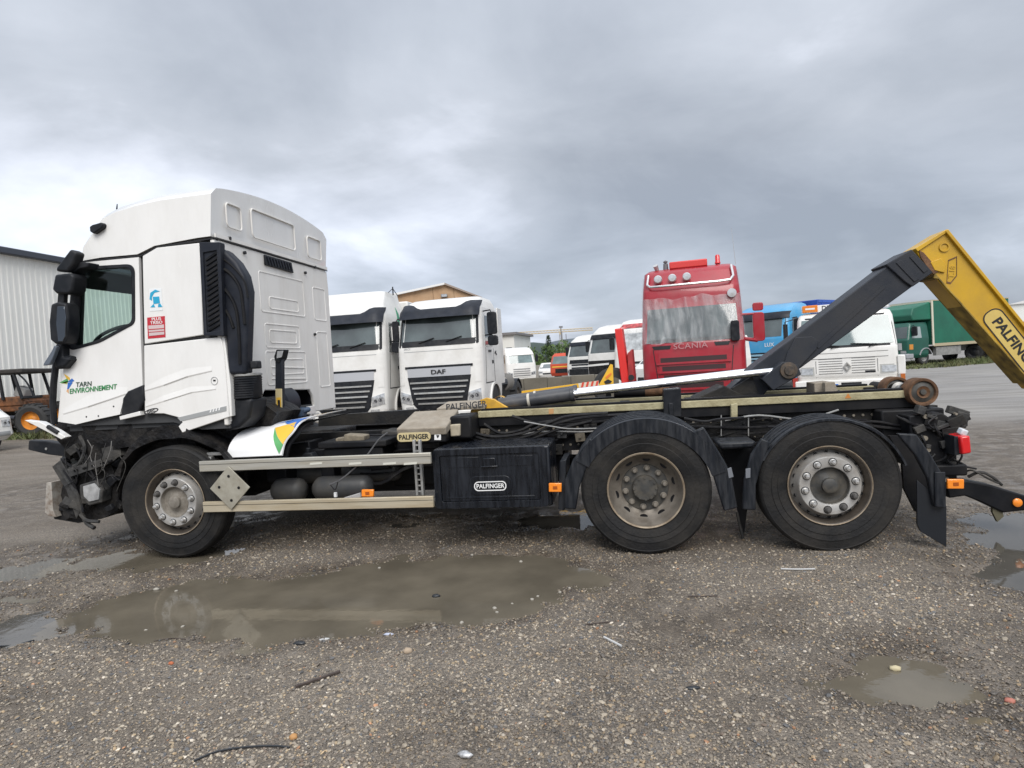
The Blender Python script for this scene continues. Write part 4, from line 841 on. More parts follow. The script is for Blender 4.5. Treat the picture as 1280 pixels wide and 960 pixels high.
b = B(); b.prism(S([(66,640),(146,635),(128,648),(98,654),(68,650)], .2), .2, 2.0); b.crumple(.02, 5, 2); TB(b, 'lower_apron', chassis2)

# ---- cab
YC0, YC1 = .03, 2.22
yi = .06
wall = [(-1.12,1.25),(-1.06,1.95),(-.775,2.79),(-.139,2.775),(.03,2.835),(.585,2.862),(.585,1.16),(.3,1.16),(.02,1.24)]
win = [(-.90,1.985),(-.651,2.05),(-.26,2.19),(-.215,2.60),(-.25,2.68),(-.80,2.70)]
b = B(); b.holed(wall, [win], yi, yi+.03); cabb = TB(b, 'cab_side_wall', interior)
b = B(); b.holed(wall, [win], YC1-.09, YC1-.06); TB(b, 'cab_side_wall', white)
b = B(); b.box(-1.10, .56, yi+.035, YC1-.10, 1.20, 1.26); TB(b, 'cab_floor', interior)
b = B(); b.box(-.76, .55, yi+.035, YC1-.10, 2.765, 2.80); TB(b, 'cab_ceiling', mat('headliner', (.09, .09, .095), .9))
b = B(); b.box(-1.13, -1.08, .1, 2.15, 1.2, 1.93); TB(b, 'cab_front_wall', interior)
b = B(); b.add([(-1.07,.09,1.94),(-1.07,2.13,1.94),(-.78,2.13,2.77),(-.78,.09,2.77),(-1.063,.09,1.94),(-1.063,2.13,1.94),(-.773,2.13,2.77),(-.773,.09,2.77)], [(0,1,2,3),(7,6,5,4),(0,4,5,1),(1,5,6,2),(2,6,7,3),(3,7,4,0)]); TB(b, 'windscreen', cabglass)
b = B(); b.obox((-.84, 1.1, 2.64), (.12, 2.0, .18), (0, .35, 0)); TB(b, 'sun_blind', interior)
b = B(); b.box(-1.06, -.80, .12, 2.1, 1.7, 1.99); TB(b, 'dashboard', interior, bevel=.04)
b = B(); cs = Vector((-.82, .42, 2.09)); pts = [cs+Vector((.21*math.cos(q)*math.cos(.5), .21*math.sin(q), .21*math.cos(q)*math.sin(.5)*1)) for q in np.linspace(0, 2*math.pi, 28, endpoint=False)]; b.tube(pts, .017, 7, closed=True); b.tube([cs, cs+Vector((-.22, 0, -.35))], .03, 8); b.tube([pts[0], cs, pts[14]], .014, 6); TB(b, 'steering_wheel', blackpl)
for y in (.4, 1.5):
    b = B(); b.box(-.12, .36, y-.2, y+.26, 1.3, 1.75); b.obox((.16, y+.02, 2.0), (.14, .46, .72), (0, .12, 0)); TB(b, 'seat', interior, bevel=.06)
b = B(); b.box(.05, .08, .15, 2.1, 1.3, 2.72); TB(b, 'bunk_curtain', interior)
# outer skins
door = S([(72.5,527),(79,470),(85,440),(90,437),(94,415),(99,330),(104,327.5),(173.5,321.5),(176,420),(178.5,483),(160,491),(154,502),(150,518),(122,524),(95,530.5)], .02)
winO0 = S([(90,437),(84,425),(92,345),(103,334),(162,331),(168,338),(168.5,404),(125,428)], .02)
winO = rounded(S([(89,438.5),(83.5,428),(91.5,341),(102,333.5),(163,330),(169,336),(169.5,404.5),(125,428.5)], .02), .05)
winI = rounded(S([(94.5,433),(92.5,421),(97,345),(104,338),(161,334.3),(165,340),(165.5,402.5),(123,425)], .02), .045)
door = S([(72.5,527),(78,470),(83,441),(86,434)], .02)+S([(86,420),(93,345),(100,328.5),(173.5,321.5),(176,420),(178.5,483),(160,491),(154,502),(150,518),(122,524),(95,530.5)], .02)
b = B(); b.holed(door, [winO], .018, .05); dr = TB(b, 'door', white, bevel=.006)
b = B(); b.holed(winO, [winI], .010, .055); b.build('window_frame', blackpl, dr, bevel=.004)
b = B(); b.holed(winI, [], .034, .039); b.build('window_glass', cabglass, dr)
b = B(); b.prism(S([(86,424),(97,348),(102,340),(101,352),(95,420),(95,436),(90,437)], .01), .006, .03); b.build('window_pillar', blackpl, dr, bevel=.003)
b = B(); b.prism(S([(154,498),(160,489),(179,481),(181,500),(173,516),(152,520)], .01), .002, .04); TB(b, 'step_cover', blackpl, bevel=.012)
b = B(); b.prism(S([(150,520.5),(175,514),(177,519),(151,525)], .01), .0, .06); TB(b, 'step_trim', white, bevel=.004)
def crease(par, line, w0, w1, y, h=.009):
    L_ = [Vector((x, 0, z)) for x, z in S(line, y)]; b = B(); n_ = len(L_); vs = []
    for k, p in enumerate(L_):
        t = k/(n_-1); f = min(1, 6*t, 6*(1-t)+.25); up = w0*(.4+.6*f)
        vs += [(p.x, y-.0003, p.z+up), (p.x, y-h*f, p.z), (p.x, y-.0003, p.z-w1)]
    b.add(vs, [(k*3+j, k*3+j+1, k*3+j+4, k*3+j+3) for k in range(n_-1) for j in range(2)]); return b.build('panel_crease', white, par, smooth=12)
crease(dr, [(79,517),(110,508),(140,498),(160,491)], .10, .012, .018)
for px, py in ((108, 521), (123, 520), (142, 508)):
    b = B(); q = at(px, py, y=.017); b.lathe([(.008,0),(.008,-.002),(0,-.002)], (q[0], .0178, q[2]), n=8); b.build('fixing_hole', black_ink, dr)
b = B(); b.tube([at(77.5, 440, y=.0), at(70, 455, y=.0), at(67, 480, y=.0), at(66, 505, y=.0), at(68, 530, y=.02)], .028, 8); TB(b, 'front_corner_strip', blackpl)
us = S([(178,320),(196,309.5),(249.5,303.5),(254,418.5),(180.5,430)], .02); b = B(); b.prism(us, .02, .055); up = TB(b, 'upper_side_panel', white, bevel=.006)
ls = S([(180,432),(276,421),(280,440),(287,521),(228,541),(223,533),(228,528),(224,522),(205,517),(181,517)], .02); b = B(); b.prism(ls, .018, .06); lp = TB(b, 'lower_side_panel', white, bevel=.006)
crease(lp, [(181,488),(205,481),(235,470),(265,463)], .07, .012, .018); crease(lp, [(182,508),(205,501),(240,490),(270,486)], .05, .01, .018, .007)
b = B(); b.prism(S([(276,421),(280,420.5),(288,480),(290,520),(287,521),(281,450)], .03), .03, .3); TB(b, 'panel_return', white, bevel=.004)
b = B(); b.prism(S([(222,522),(283,507.5),(283,513.5),(226,526.5)], .0165), .0135, .0185); b.build('grey_band', greyband, lp)
for k_ in range(4):
    b = B(); a = at(263+k_*3.6, 514-k_*.9, y=.013); b.prism([(a[0]-.010, a[2]-.012), (a[0]+.006, a[2]-.011), (a[0]+.012, a[2]+.012), (a[0]+.002, a[2]+.014)], .0115, .0136); b.build('band_print', sticker_w, lp)
for cpx, cpy, rx, rz in ((189, 514, .075, .023), ):
    q = at(cpx, cpy, y=.016); b = B(); pts = [(q[0]+rx*math.cos(t), q[2]+rz*math.sin(t)+.2*rx*math.cos(t)) for t in np.linspace(0, 2*math.pi, 24, endpoint=False)]; pin = [(q[0]+rx*.86*math.cos(t), q[2]+rz*.72*math.sin(t)+.17*rx*math.cos(t)) for t in np.linspace(0, 2*math.pi, 24, endpoint=False)]
    b.holed(pts, [pin], .0135, .0185); b.build('oval_emblem', black_ink, lp); text('GEC', .03, black_ink, lp, (q[0], .0145, q[2]), (rad(90), rad(-12), 0), 'emblem_lettering', bold=.01, sx=1.5)
q = at(268, 476, y=.016); b = B(); b.holed([(q[0]+.034*math.cos(t), q[2]+.036*math.sin(t)) for t in np.linspace(0, 6.2832, 20, endpoint=False)], [[(q[0]+.031*math.cos(t), q[2]+.033*math.sin(t)) for t in np.linspace(0, 6.2832, 20, endpoint=False)]], .0135, .0185); b.build('filler_cover', greyband, lp)
b = B(); b.box(q[0]-.012, q[0]+.012, .0145, .0185, q[2]-.004, q[2]+.010); b.build('filler_mark', black_ink, lp)
# lettering and stickers
a_ = at(104.5, 480.5, y=.016); text('TARN', .062, dgreen_ink, dr, (a_[0], .0155, a_[2]), (rad(90), rad(-.5), 0), 'door_lettering', bold=.012, shear=.15, sx=1.05)
a_ = at(117, 486.5, y=.016); text('ENVIRONNEMENT', .066, green_ink, dr, (a_[0]-.01, .0155, a_[2]), (rad(90), rad(-2), 0), 'door_lettering', bold=.014, shear=.18, sx=.93)
def decal(parent, pts, y, m, nm='logo_facet'): b = B(); b.prism(S(pts, y), y-.0015, y); b.build(nm, m, parent)
for pts, m in (([(74,478.5),(84,473),(86,477),(82,479)], grn_ink), ([(83,473),(80,467),(87,472),(88,476)], yel_ink), ([(85,477),(90,473),(93,476),(89,478)], blue_ink), ([(85,478),(91,478),(86,486),(84,487)], blue_ink), ([(84,487),(86,486),(86,492),(83,489)], mat('peach_print', (.7, .4, .2), .5)), ([(76,479),(85,476),(84,480)], mat('olive_print', (.35, .42, .08), .5))):
    decal(dr, pts, .017, m)
decal(up, [(186.5,361),(202,360),(203.5,388),(187.5,389)], .019, mat('sticker_pale', (.80, .82, .82), .45), 'round_sticker')
for pts in ([(187,374),(188,366),(194,362),(200,364),(193,366),(190,371),(190,376)], [(191,371),(199,370.5),(200,379),(192,380)], [(188,384),(192,380),(194,384)], [(198,380),(200.5,379.5),(203,383.5),(197.5,384)]):
    decal(up, pts, .0165, cyan_ink, 'sticker_print')
decal(up, [(184,397),(206,395),(207,421.5),(185,423.5)], .019, sticker_r, 'red_sticker'); decal(up, [(185.5,407),(205,405.5),(205.5,418),(186.5,420)], .0165, mat('sticker_pink', (.62, .5, .5), .5), 'sticker_panel')
for t_, py in (('PLUS', 398.8), ('TRISO', 403.4)):
    a_ = at(195.5, py, y=.016); text(t_, .038, sticker_w, up, (a_[0], .0162, a_[2]), R90, 'sticker_lettering', bold=.012, sx=1.2)
decal(up, [(186,411.5),(205,410),(205,411),(186,412.5)], .0145, sticker_r, 'sticker_line'); decal(up, [(186,415),(205,413.5),(205,414.3),(186,415.8)], .0145, sticker_r, 'sticker_line')
# high roof
prof = S([(98.5,325.5),(101,308),(112,288),(130,268),(146,260),(170,252),(200,245),(235,240),(266,236)], .05); seam = S([(266,296),(250,298),(196,308),(175,318.5),(130,322.5)], .05)
outl = prof+seam; npf = len(prof); cxm = np.mean([p[0] for p in outl]); zseam = 2.84
secs = []
ycen = (YC0+YC1)/2
for t in np.linspace(0, 1, 29):
    e = 1-abs(2*t-1); y = YC0-.012+(YC1-YC0+.012)*t; k = max(0, min(1, e/.10)); drop = .05*(1-math.sqrt(max(0, 1-(1-k)**2))); up_ = .115*math.sin(math.pi*t)**.8
    secs.append([(x+(.055*(1-k)**2 if i < 3 else 0)-(.06*math.sin(math.pi*t) if i < 6 else 0), y, z-(drop if i < npf else 0)*(.3 if i < 2 else 1)+(up_-.0)*max(0, (z-zseam)/.45)) for i, (x, z) in enumerate(outl)])
b = B(); k = len(outl); b.add([p for s_ in secs for p in s_], [(i*k+j, i*k+(j+1) % k, (i+1)*k+(j+1) % k, (i+1)*k+j) for i in range(len(secs)-1) for j in range(k)]+[list(range(k))[::-1], list(range((len(secs)-1)*k, len(secs)*k))])
roof = TB(b, 'high_roof', white, smooth=32)
b = B(); sp = S([(97,327.5),(130,324),(175,319.8),(183,317),(196,309),(250,300.5),(267,297.8)], .03); b.tube([(x, .034, z) for x, z in sp], .011, 6); TB(b, 'roof_seam', black_ink)
b = B(); b.tube([(.592, y, 2.862) for y in np.linspace(.03, 2.2, 20)], .007, 6); TB(b, 'rear_seam', black_ink)
b = B(); b.prism(S([(114.5,284),(118,281.5),(129,278.5),(131,281),(130,285),(119,292.5),(115,290)], -.005), -.03, .05); TB(b, 'roof_camera', blackpl, bevel=.008)
b = B(); b.cyl(at(146, 262, y=.35), at(146.5, 255, y=.35), .008, .004, n=6); TB(b, 'roof_antenna', blackpl)
# rear wall
XR = .586
rw = [(.03,1.19),(.03,2.855),(2.20,2.855),(2.215,2.6),(2.19,1.17),(1.66,1.17),(1.63,1.36),(1.56,1.43),(.66,1.47),(.60,1.40),(.57,1.19)]
b = B(); b.prism(rw, XR-.04, XR, 'x'); back = TB(b, 'cab_back_wall', whiteback, bevel=.012, seg=3)
b = B(); b.box(.05, XR-.16, .35, 1.9, 1.0, 1.55); b.box(XR-.17, XR-.041, .45, .585, 1.17, 1.5); b.box(XR-.17, XR-.041, 1.64, 1.75, 1.17, 1.5); TB(b, 'back_recess', chassis2)
def ridge(y0, y1, z0, z1, r=.03, name='pressed_rib', lines=()):
    b = B(); b.tube([(XR-.001, a, c) for a, c in rrect(y0, y1, z0, z1, r)], .0085, 6, closed=True); bb = [(XR+.001+(v[0]-XR-.001)*.7, v[1], v[2]) for v in b.v]; b.v = bb
    b.build(name, whiteback, back)
for a in ((.70,1.58,2.26,2.66),(.86,1.44,2.30,2.42),(.74,1.42,1.90,2.14),(.82,1.35,1.95,2.08),(.72,1.52,1.52,1.86),(.80,1.46,1.62,1.78),(1.80,2.10,2.24,2.62),(1.82,2.08,1.45,2.1)): ridge(*a)
for z in (1.58, 1.70): 
    b = B(); b.cyl((XR, .80, z), (XR, 1.48, z-.02), .008, n=6); b.build('pressed_rib', whiteback, back)
rp = [at(px, py, x=XR)[1:] for px, py in ((282,252),(291,254),(293,288),(283,285))]
def ridge2(y0, y1, z0, z1, r=.04):
    b = B(); b.tube([(XR+.016, a, c) for a, c in rrect(y0, y1, z0, z1, r)], .0085, 6, closed=True); b.build('pressed_rib', whiteback, roof)
for a in ((.22,.45,3.0,3.22),(.62,1.44,2.98,3.26),(1.72,2.05,2.96,3.2)): ridge2(*a)
b = B(); b.box(XR+.004, XR+.015, .04, 2.19, 2.872, 2.905); b.build('roof_rear_lip', whiteback, roof)
for px, py in ((286,298),(305,316),(381,341),(393,334),(393,418)):
    b = B(); q = at(px, py, x=XR+.003); b.lathe([(.016,.0),(.016,.022),(0,.023)], (XR, q[1], q[2]), ax='x', n=10); b.build('rear_bolt', black_ink, back)
b = B(); b.prism([(.81,2.735),(1.36,2.725),(1.33,2.835),(.81,2.838)], XR+.002, XR+.02, 'x'); vt = b.build('roof_vent', blackpl, back, bevel=.004)
lo = None
for k_ in range(9):
    b = B(); y = .86+k_*.055; b.obox((XR+.024, y, 2.783), (.012, .016, .085), (.45, 0, 0)); b.build('vent_slat', navypl, vt)
for px in (291, 390):
    b = B(); q = at(px, 514, x=XR); b.box(XR-.03, XR+.012, q[1]-.07, q[1]+.07, q[2]-.03, q[2]+.06); b.holed([(q[1]-.05, q[2]-.09), (q[1]+.05, q[2]-.09), (q[1]+.05, q[2]-.02), (q[1]-.05, q[2]-.02)], [[(q[1]-.03, q[2]-.07), (q[1]+.03, q[2]-.07), (q[1]+.03, q[2]-.04), (q[1]-.03, q[2]-.04)]], XR-.02, XR+.01, 'x'); b.build('cab_lug', white, back, bevel=.005)
b = B(); b.lathe([(0,0),(.15,.02),(.185,.06),(.185,.30),(0,.32)], (.50, .86, 1.31), ax='y', n=32); TB(b, 'air_filter', navypl)
b = B(); b.obox((.55, 1.28, 1.2), (.2, .2, .10), (0, .1, .2)); b.cyl((.6, 1.1, 1.18), (.65, 1.4, 1.22), .03); TB(b, 'tilt_pump', mat('pump_blue', (.05, .08, .13), .5, var=.3, vscale=8), bevel=.02)
# grab post with lamp
b = B(); b.prism(S([(344,450),(352.5,449),(353,527),(344,527)], .55), .55, .60); TB(b, 'light_post', navypl, bevel=.004)
b = B(); b.prism(S([(344.5,486),(352.5,486),(353.3,526),(345.5,527)], .545), .538, .549); lpz = TB(b, 'post_plate', badgem, bevel=.003)
decal(lpz, [(345.5,497),(351,496.5),(352,524),(347,525)], .537, yel_ink, 'plate_print'); decal(lpz, [(347,500),(350,500),(351,520),(348.5,521)], .5352, black_ink, 'plate_print')
b = B(); b.prism(S([(343,446),(346,437),(355.5,437),(353,448),(349,454),(344,451)], .55), .54, .64); wl_ = TB(b, 'work_lamp', blackpl, bevel=.006)
b = B(); b.prism(S([(347,439),(354.3,438.5),(352.3,446.5),(346,448)], .539), .532, .54); b.build('lamp_glass', mat('lamp_lens', (.6, .61, .62), .15, metal=.4), wl_, bevel=.002)
# air intake
b = B(); b.prism(S([(250,303),(276,303),(281,420),(256,419.5)], .0), -.005, .06); ai = TB(b, 'air_intake', navypl, bevel=.008)
n_ = 15
for k_ in range(n_):
    py = 321+k_*6.3; b = B(); a, c = at(257+.04*(py-320), py+4, y=-.012), at(272+.05*(py-320), py-6, y=-.012); b.tube([a, c], .013, 5); b.build('intake_slat', blackpl, ai)
b = B(); b.holed(S([(250,303),(276,303),(281,420),(256,419.5)], -.005), [S([(255,316),(272,313),(276.5,413),(259.5,416)], -.005)], -.020, -.004); b.build('intake_frame', navypl, ai, bevel=.004)
b = B(); b.prism(S([(276,310),(283,314),(296,327),(306,344),(310.5,364),(309.5,400),(308,440),(307.5,468),(285,468),(283,430),(280,400)], .05), .04, .17); duct = TB(b, 'intake_duct', navypl, bevel=.03, seg=4)
for pts, r in (([(279,334),(292,343),(303,360),(307,385),(309,405)], .018), ([(281,358),(292,372),(299,390),(302,420),(303,455)], .018), ([(282,383),(290,396),(295,410)], .016), ([(280,322),(296,335),(309,352),(313,372)], .010)):
    b = B(); b.tube(bez([at(px-3, py, y=.036) for px, py in pts], 18), r*.8, 7); b.build('duct_groove', chassis2, duct)
def ring_(py0, py1, n, r_, m, nm):
    for k_ in range(n):
        py = py0+(py1-py0)*k_/max(1, n-1); a, c = at(286, py, y=.06), at(314, py, y=.06); cx = (a[0]+c[0])/2; w2 = (c[0]-a[0])/2
        b = B(); b.tube([(cx+w2*math.cos(q), .18+.12*math.sin(q), (a[2]+c[2])/2) for q in np.linspace(0, 2*math.pi, 20, endpoint=False)], r_, 6, closed=True); TB(b, nm, m)
ring_(469, 469, 1, .014, galv, 'duct_clamp'); ring_(473, 497, 9, .012, blackpl, 'bellows_fold')
a, c = at(286, 470, y=.06), at(314, 470, y=.06); z1, z0 = a[2], at(286, 497, y=.06)[2]; cx = (a[0]+c[0])/2
b = B(); n2 = 20; b.add([(cx+.12*math.cos(2*math.pi*i/n2), .18+.105*math.sin(2*math.pi*i/n2), z) for z in (z0, z1) for i in range(n2)], [(i, (i+1) % n2, (i+1) % n2+n2, i+n2) for i in range(n2)]+[list(range(n2)), list(range(n2, 2*n2))]); TB(b, 'bellows', chassis2)
b = B(); b.prism(S([(287,498),(316,498),(312,522),(300,535),(280,540),(288,520)], .09), .08, .35); TB(b, 'intake_pipe', blackpl, bevel=.03, seg=3)
b = B(); b.obox(at(320, 456, y=.12), (.07, .08, .07)); TB(b, 'duct_bracket', blackpl, bevel=.012)
crump([(290,520),(318,500),(345,515),(340,530),(310,535),(290,545)], .35, .8, wreck, .03, 7, 11)
# mirrors
ym = -.16
def mir(pts, nm, y0=ym, y1=ym+.10, m=blackpl, bev=.02): b = B(); b.prism(S(pts, y0), y0, y1); return TB(b, nm, m, bevel=bev, seg=3)
mir([(87.5,311),(96,315.5),(92,328),(84,340),(69,339),(70,334)], 'front_mirror'); mir([(83,329),(92,327),(111,328),(109,334),(98,336),(90,342),(82,338)], 'mirror_arm', -.1, .03, bev=.012)
mir([(68,343),(88,341),(92,345),(90,362),(86,367.5),(70,367),(64.5,362)], 'wide_angle_mirror', ym, ym+.16); mir([(72,366),(80,366),(79,380),(71,380)], 'mirror_post', ym+.04, ym+.09, bev=.008)
mm = mir([(63,380),(72,377),(82,379),(84.5,395),(84,420),(81,429),(70,431),(62,425),(60.5,402)], 'main_mirror', ym, ym+.14)
b = B(); b.prism(S([(72,383),(81,383),(83,398),(82.5,420),(79,427),(73,427),(70.5,405)], ym), ym-.006, ym+.01); b.build('mirror_glass', mirror_m, mm, bevel=.004)
mir([(69,429),(78,430),(78,446),(85,447),(88,449),(80,459),(69,460),(66,450)], 'kerb_mirror', -.06, .06); mir([(80,444),(88.5,446),(80,461),(68.5,461.5),(67,448)], 'mirror_foot', -.05, .05)
b = B(); b.prism(S([(57,454),(66,440),(70,432),(73,434),(68,448),(64,456),(56,457)], -.1), -.12, -.08); TB(b, 'torn_bracket', mat('slate_plastic', (.11, .13, .16), .4), bevel=.006)
b = B(); b.tube([at(91, 375, y=-.06), at(94, 400, y=-.06), at(92, 420, y=-.05)], .014, 7); TB(b, 'grab_handle', blackpl)
# cable hanging in front of the frame
b = B(); b.tube(bez([at(px, py, y=.0) for px, py in ((484,541),(473,550),(458,570),(440,588),(425,600),(412,606))], 24), .007, 6); TB(b, 'loose_cable', mat('cable_grey', (.10, .10, .105), .4))
b = B(); b.tube(bez([at(px, py, y=.0) for px, py in ((423,600),(419,612),(413,606))], 10), .005, 6); TB(b, 'loose_cable', cable_m); b = B(); b.tube(bez([at(px, py, y=.03) for px, py in ((459,569),(461,578),(463,584))], 10), .005, 6); TB(b, 'loose_cable', cable_m)
b = B(); q = at(419, 620, y=.05); b.box(q[0]-.012, q[0]+.012, .05, .07, q[2]-.01, q[2]+.03); TB(b, 'plastic_clip', sticker_w)
b = B(); b.obox(at(283, 655, y=.25), (.12, .06, .06)); b.cyl(at(280, 655, y=.25), at(280, 668, y=.25), .014, n=8); TB(b, 'drain_valve', galv, bevel=.01)

# ------------------------------------------------------------------ vehicles behind
class Cab:
    """a lorry cab: front faces local -Y, built as rounded horizontal sections"""
    def __init__(s, root, prof, paint, r=.2, bulge=.05, name='cab_body'):
        s.root, s.prof, s.r, s.bulge, s.paint = root, prof, r, bulge, paint
        b = B(); rings = []
        zs = sorted(set([p[0] for p in prof]+list(np.linspace(prof[0][0], prof[-1][0], 18))))
        for z in zs:
            hw, yf, yb = s.par(z); xs = [-hw]+list(-hw+r*(1-math.cos(q)) for q in np.linspace(0, math.pi/2, 6))+list(np.linspace(-(hw-r), hw-r, 7))[1:-1]+[hw-r*(1-math.cos(q)) for q in np.linspace(math.pi/2, 0, 6)]+[hw]
            ring = [(-hw, yb, z)]+[(x, s.fy(x, z), z) for x in xs[1:-1]]+[(hw, yb, z)]; rings.append(ring)
        k = len(rings[0]); b.add([p for q in rings for p in q], [(i*k+j, i*k+(j+1) % k, (i+1)*k+(j+1) % k, (i+1)*k+j) for i in range(len(rings)-1) for j in range(k)]+[list(range(k))[::-1], list(range((len(rings)-1)*k, len(rings)*k))])
        s.body = b.build(name, paint, root, smooth=40)
    def par(s, z):
        P = s.prof
        for a, c in zip(P, P[1:]):
            if a[0] <= z <= c[0]+1e-9: t = (z-a[0])/(c[0]-a[0]); return tuple(a[i]+(c[i]-a[i])*t for i in (1, 2, 3))
        return P[-1][1:] if z > P[-1][0] else P[0][1:]
    def fy(s, x, z):
        hw, yf, yb = s.par(z); r = s.r; ax = min(abs(x), hw-1e-4)
        y = yf+s.bulge*(ax/hw)**2
        if ax > hw-r: t = (ax-(hw-r))/r; y += r*(1-math.sqrt(max(0, 1-t*t)))
        return y
    def front(s, name, c4, off, m, depth=.03, nx=10, nz=3, parent=None, bevel=0.):
        (a, c, d, e) = [Vector((*q, 0)) for q in c4]; b = B()
        def fn(u, v): q = (a*(1-u)+c*u)*(1-v)+(e*(1-u)+d*u)*v; return (q.x, s.fy(q.x, q.y)-off, q.y)
        b.sheet(fn, nx, nz, (0, depth, 0)); return b.build(name, m, parent or s.root, bevel=bevel)
    def rect(s, name, x0, x1, z0, z1, off, m, **k): return s.front(name, [(x0, z0), (x1, z0), (x1, z1), (x0, z1)], off, m, **k)
    def side(s, name, sd, c4, off, m, parent=None):
        (a, c, d, e) = [Vector((*q, 0)) for q in c4]; b = B()
        def fn(u, v): q = (a*(1-u)+c*u)*(1-v)+(e*(1-u)+d*u)*v; return (sd*(s.par(q.y)[0]+off), q.x, q.y)
        b.sheet(fn, 3, 3, (-sd*.03, 0, 0)); return b.build(name, m, parent or s.root)
    def word(s, body, size, x, z, off, m, **k): return text(body, size, m, s.root, (x, s.fy(x, z)-off, z), R90, **k)
def bgwheel(root, x, y, r=.5, w=.3, rimm=None, m=None, n=28):
    b = B(); b.lathe([(r*.55,.02),(r*.85,.0),(r*.96,.03),(r,.06),(r,w-.06),(r*.96,w-.03),(r*.85,w),(r*.55,w-.02)], (x, y, r), ax='x', n=n); o = b.build('wheel', m or rubber_bg, root)
    for sx in (0, 1):
        b = B(); h = .02 if sx == 0 else w-.02; dr = .06 if sx == 0 else -.06; b.lathe([(r*.56,h),(r*.52,h+dr),(r*.36,h+dr*1.2),(r*.3,h+dr*.4),(r*.14,h),(0,h)], (x, y, r), ax='x', n=20); b.build('rim', rimm or rimdirty, o)
    return o
def mirror(root, x, y, z, h, w, m, sd=1, arm=True, dep=.12):
    b = B(); b.prism(rrect(x-w/2, x+w/2, z-h/2, z+h/2, min(w, h)*.25, 3), y, y+dep); o = b.build('mirror', m, root, bevel=.015)
    b = B(); b.prism(rrect(x-w*.4, x+w*.4, z-h*.42, z+h*.42, min(w, h)*.2, 3), y+dep-.003, y+dep+.006); b.build('mirror_glass', mirror_m, o)
    if arm: b = B(); b.tube([(x, y+.06, z+h*.45), (x-sd*w*.2, y+.12, z+h*.6), (x-sd*.5, y+.2, z+h*.55)], .02, 6); b.build('mirror_arm', blackpl, o)
    return o
def tractor_back(root, paint=None, L=6.2):
    b = B(); b.box(-.45, -.35, 2.0, L, .65, .95); b.box(.35, .45, 2.0, L, .65, .95); b.box(-.4, .4, L-.2, L, .65, .9); b.box(-1.15, -.5, 2.3, 3.6, .4, .95); b.box(.5, 1.15, 2.3, 3.6, .4, .95); b.build('chassis', chassis2, root)
    for x in (-1.22, .62):
        bgwheel(root, x, 4.7, .5, .6); b = B(); b.lathe([(.54,0),(.57,.0),(.57,.62),(.54,.62)], (x-.01, 4.7, .5), ax='x', n=20, a0=rad(20), a1=rad(160)); b.build('mudguard', blackpl, root)
def lamp(cab, x0, x1, z0, z1, parent=None, skew=.0, m=None):
    o = cab.front('headlight', [(x0, z0), (x1, z0+skew), (x1, z1+skew*1.4), (x0, z1)], .012, m or lampglass, depth=.05, nx=6)
    w_, h_ = x1-x0, z1-z0
    for f in (.3, .68): cx, cz = x0+w_*f, z0+h_*.52+skew*f; b = B(); y = cab.fy(cx, cz)-.016; r = min(abs(w_)*.15, h_*.3); b.lathe([(r, .004), (r*.8, -.006), (r*.5, .002), (0, .003)], (cx, y, cz), n=14); b.build('lamp_bowl', mat('lamp_bowl', (.10, .10, .105), .25, metal=.5), o)
    return o

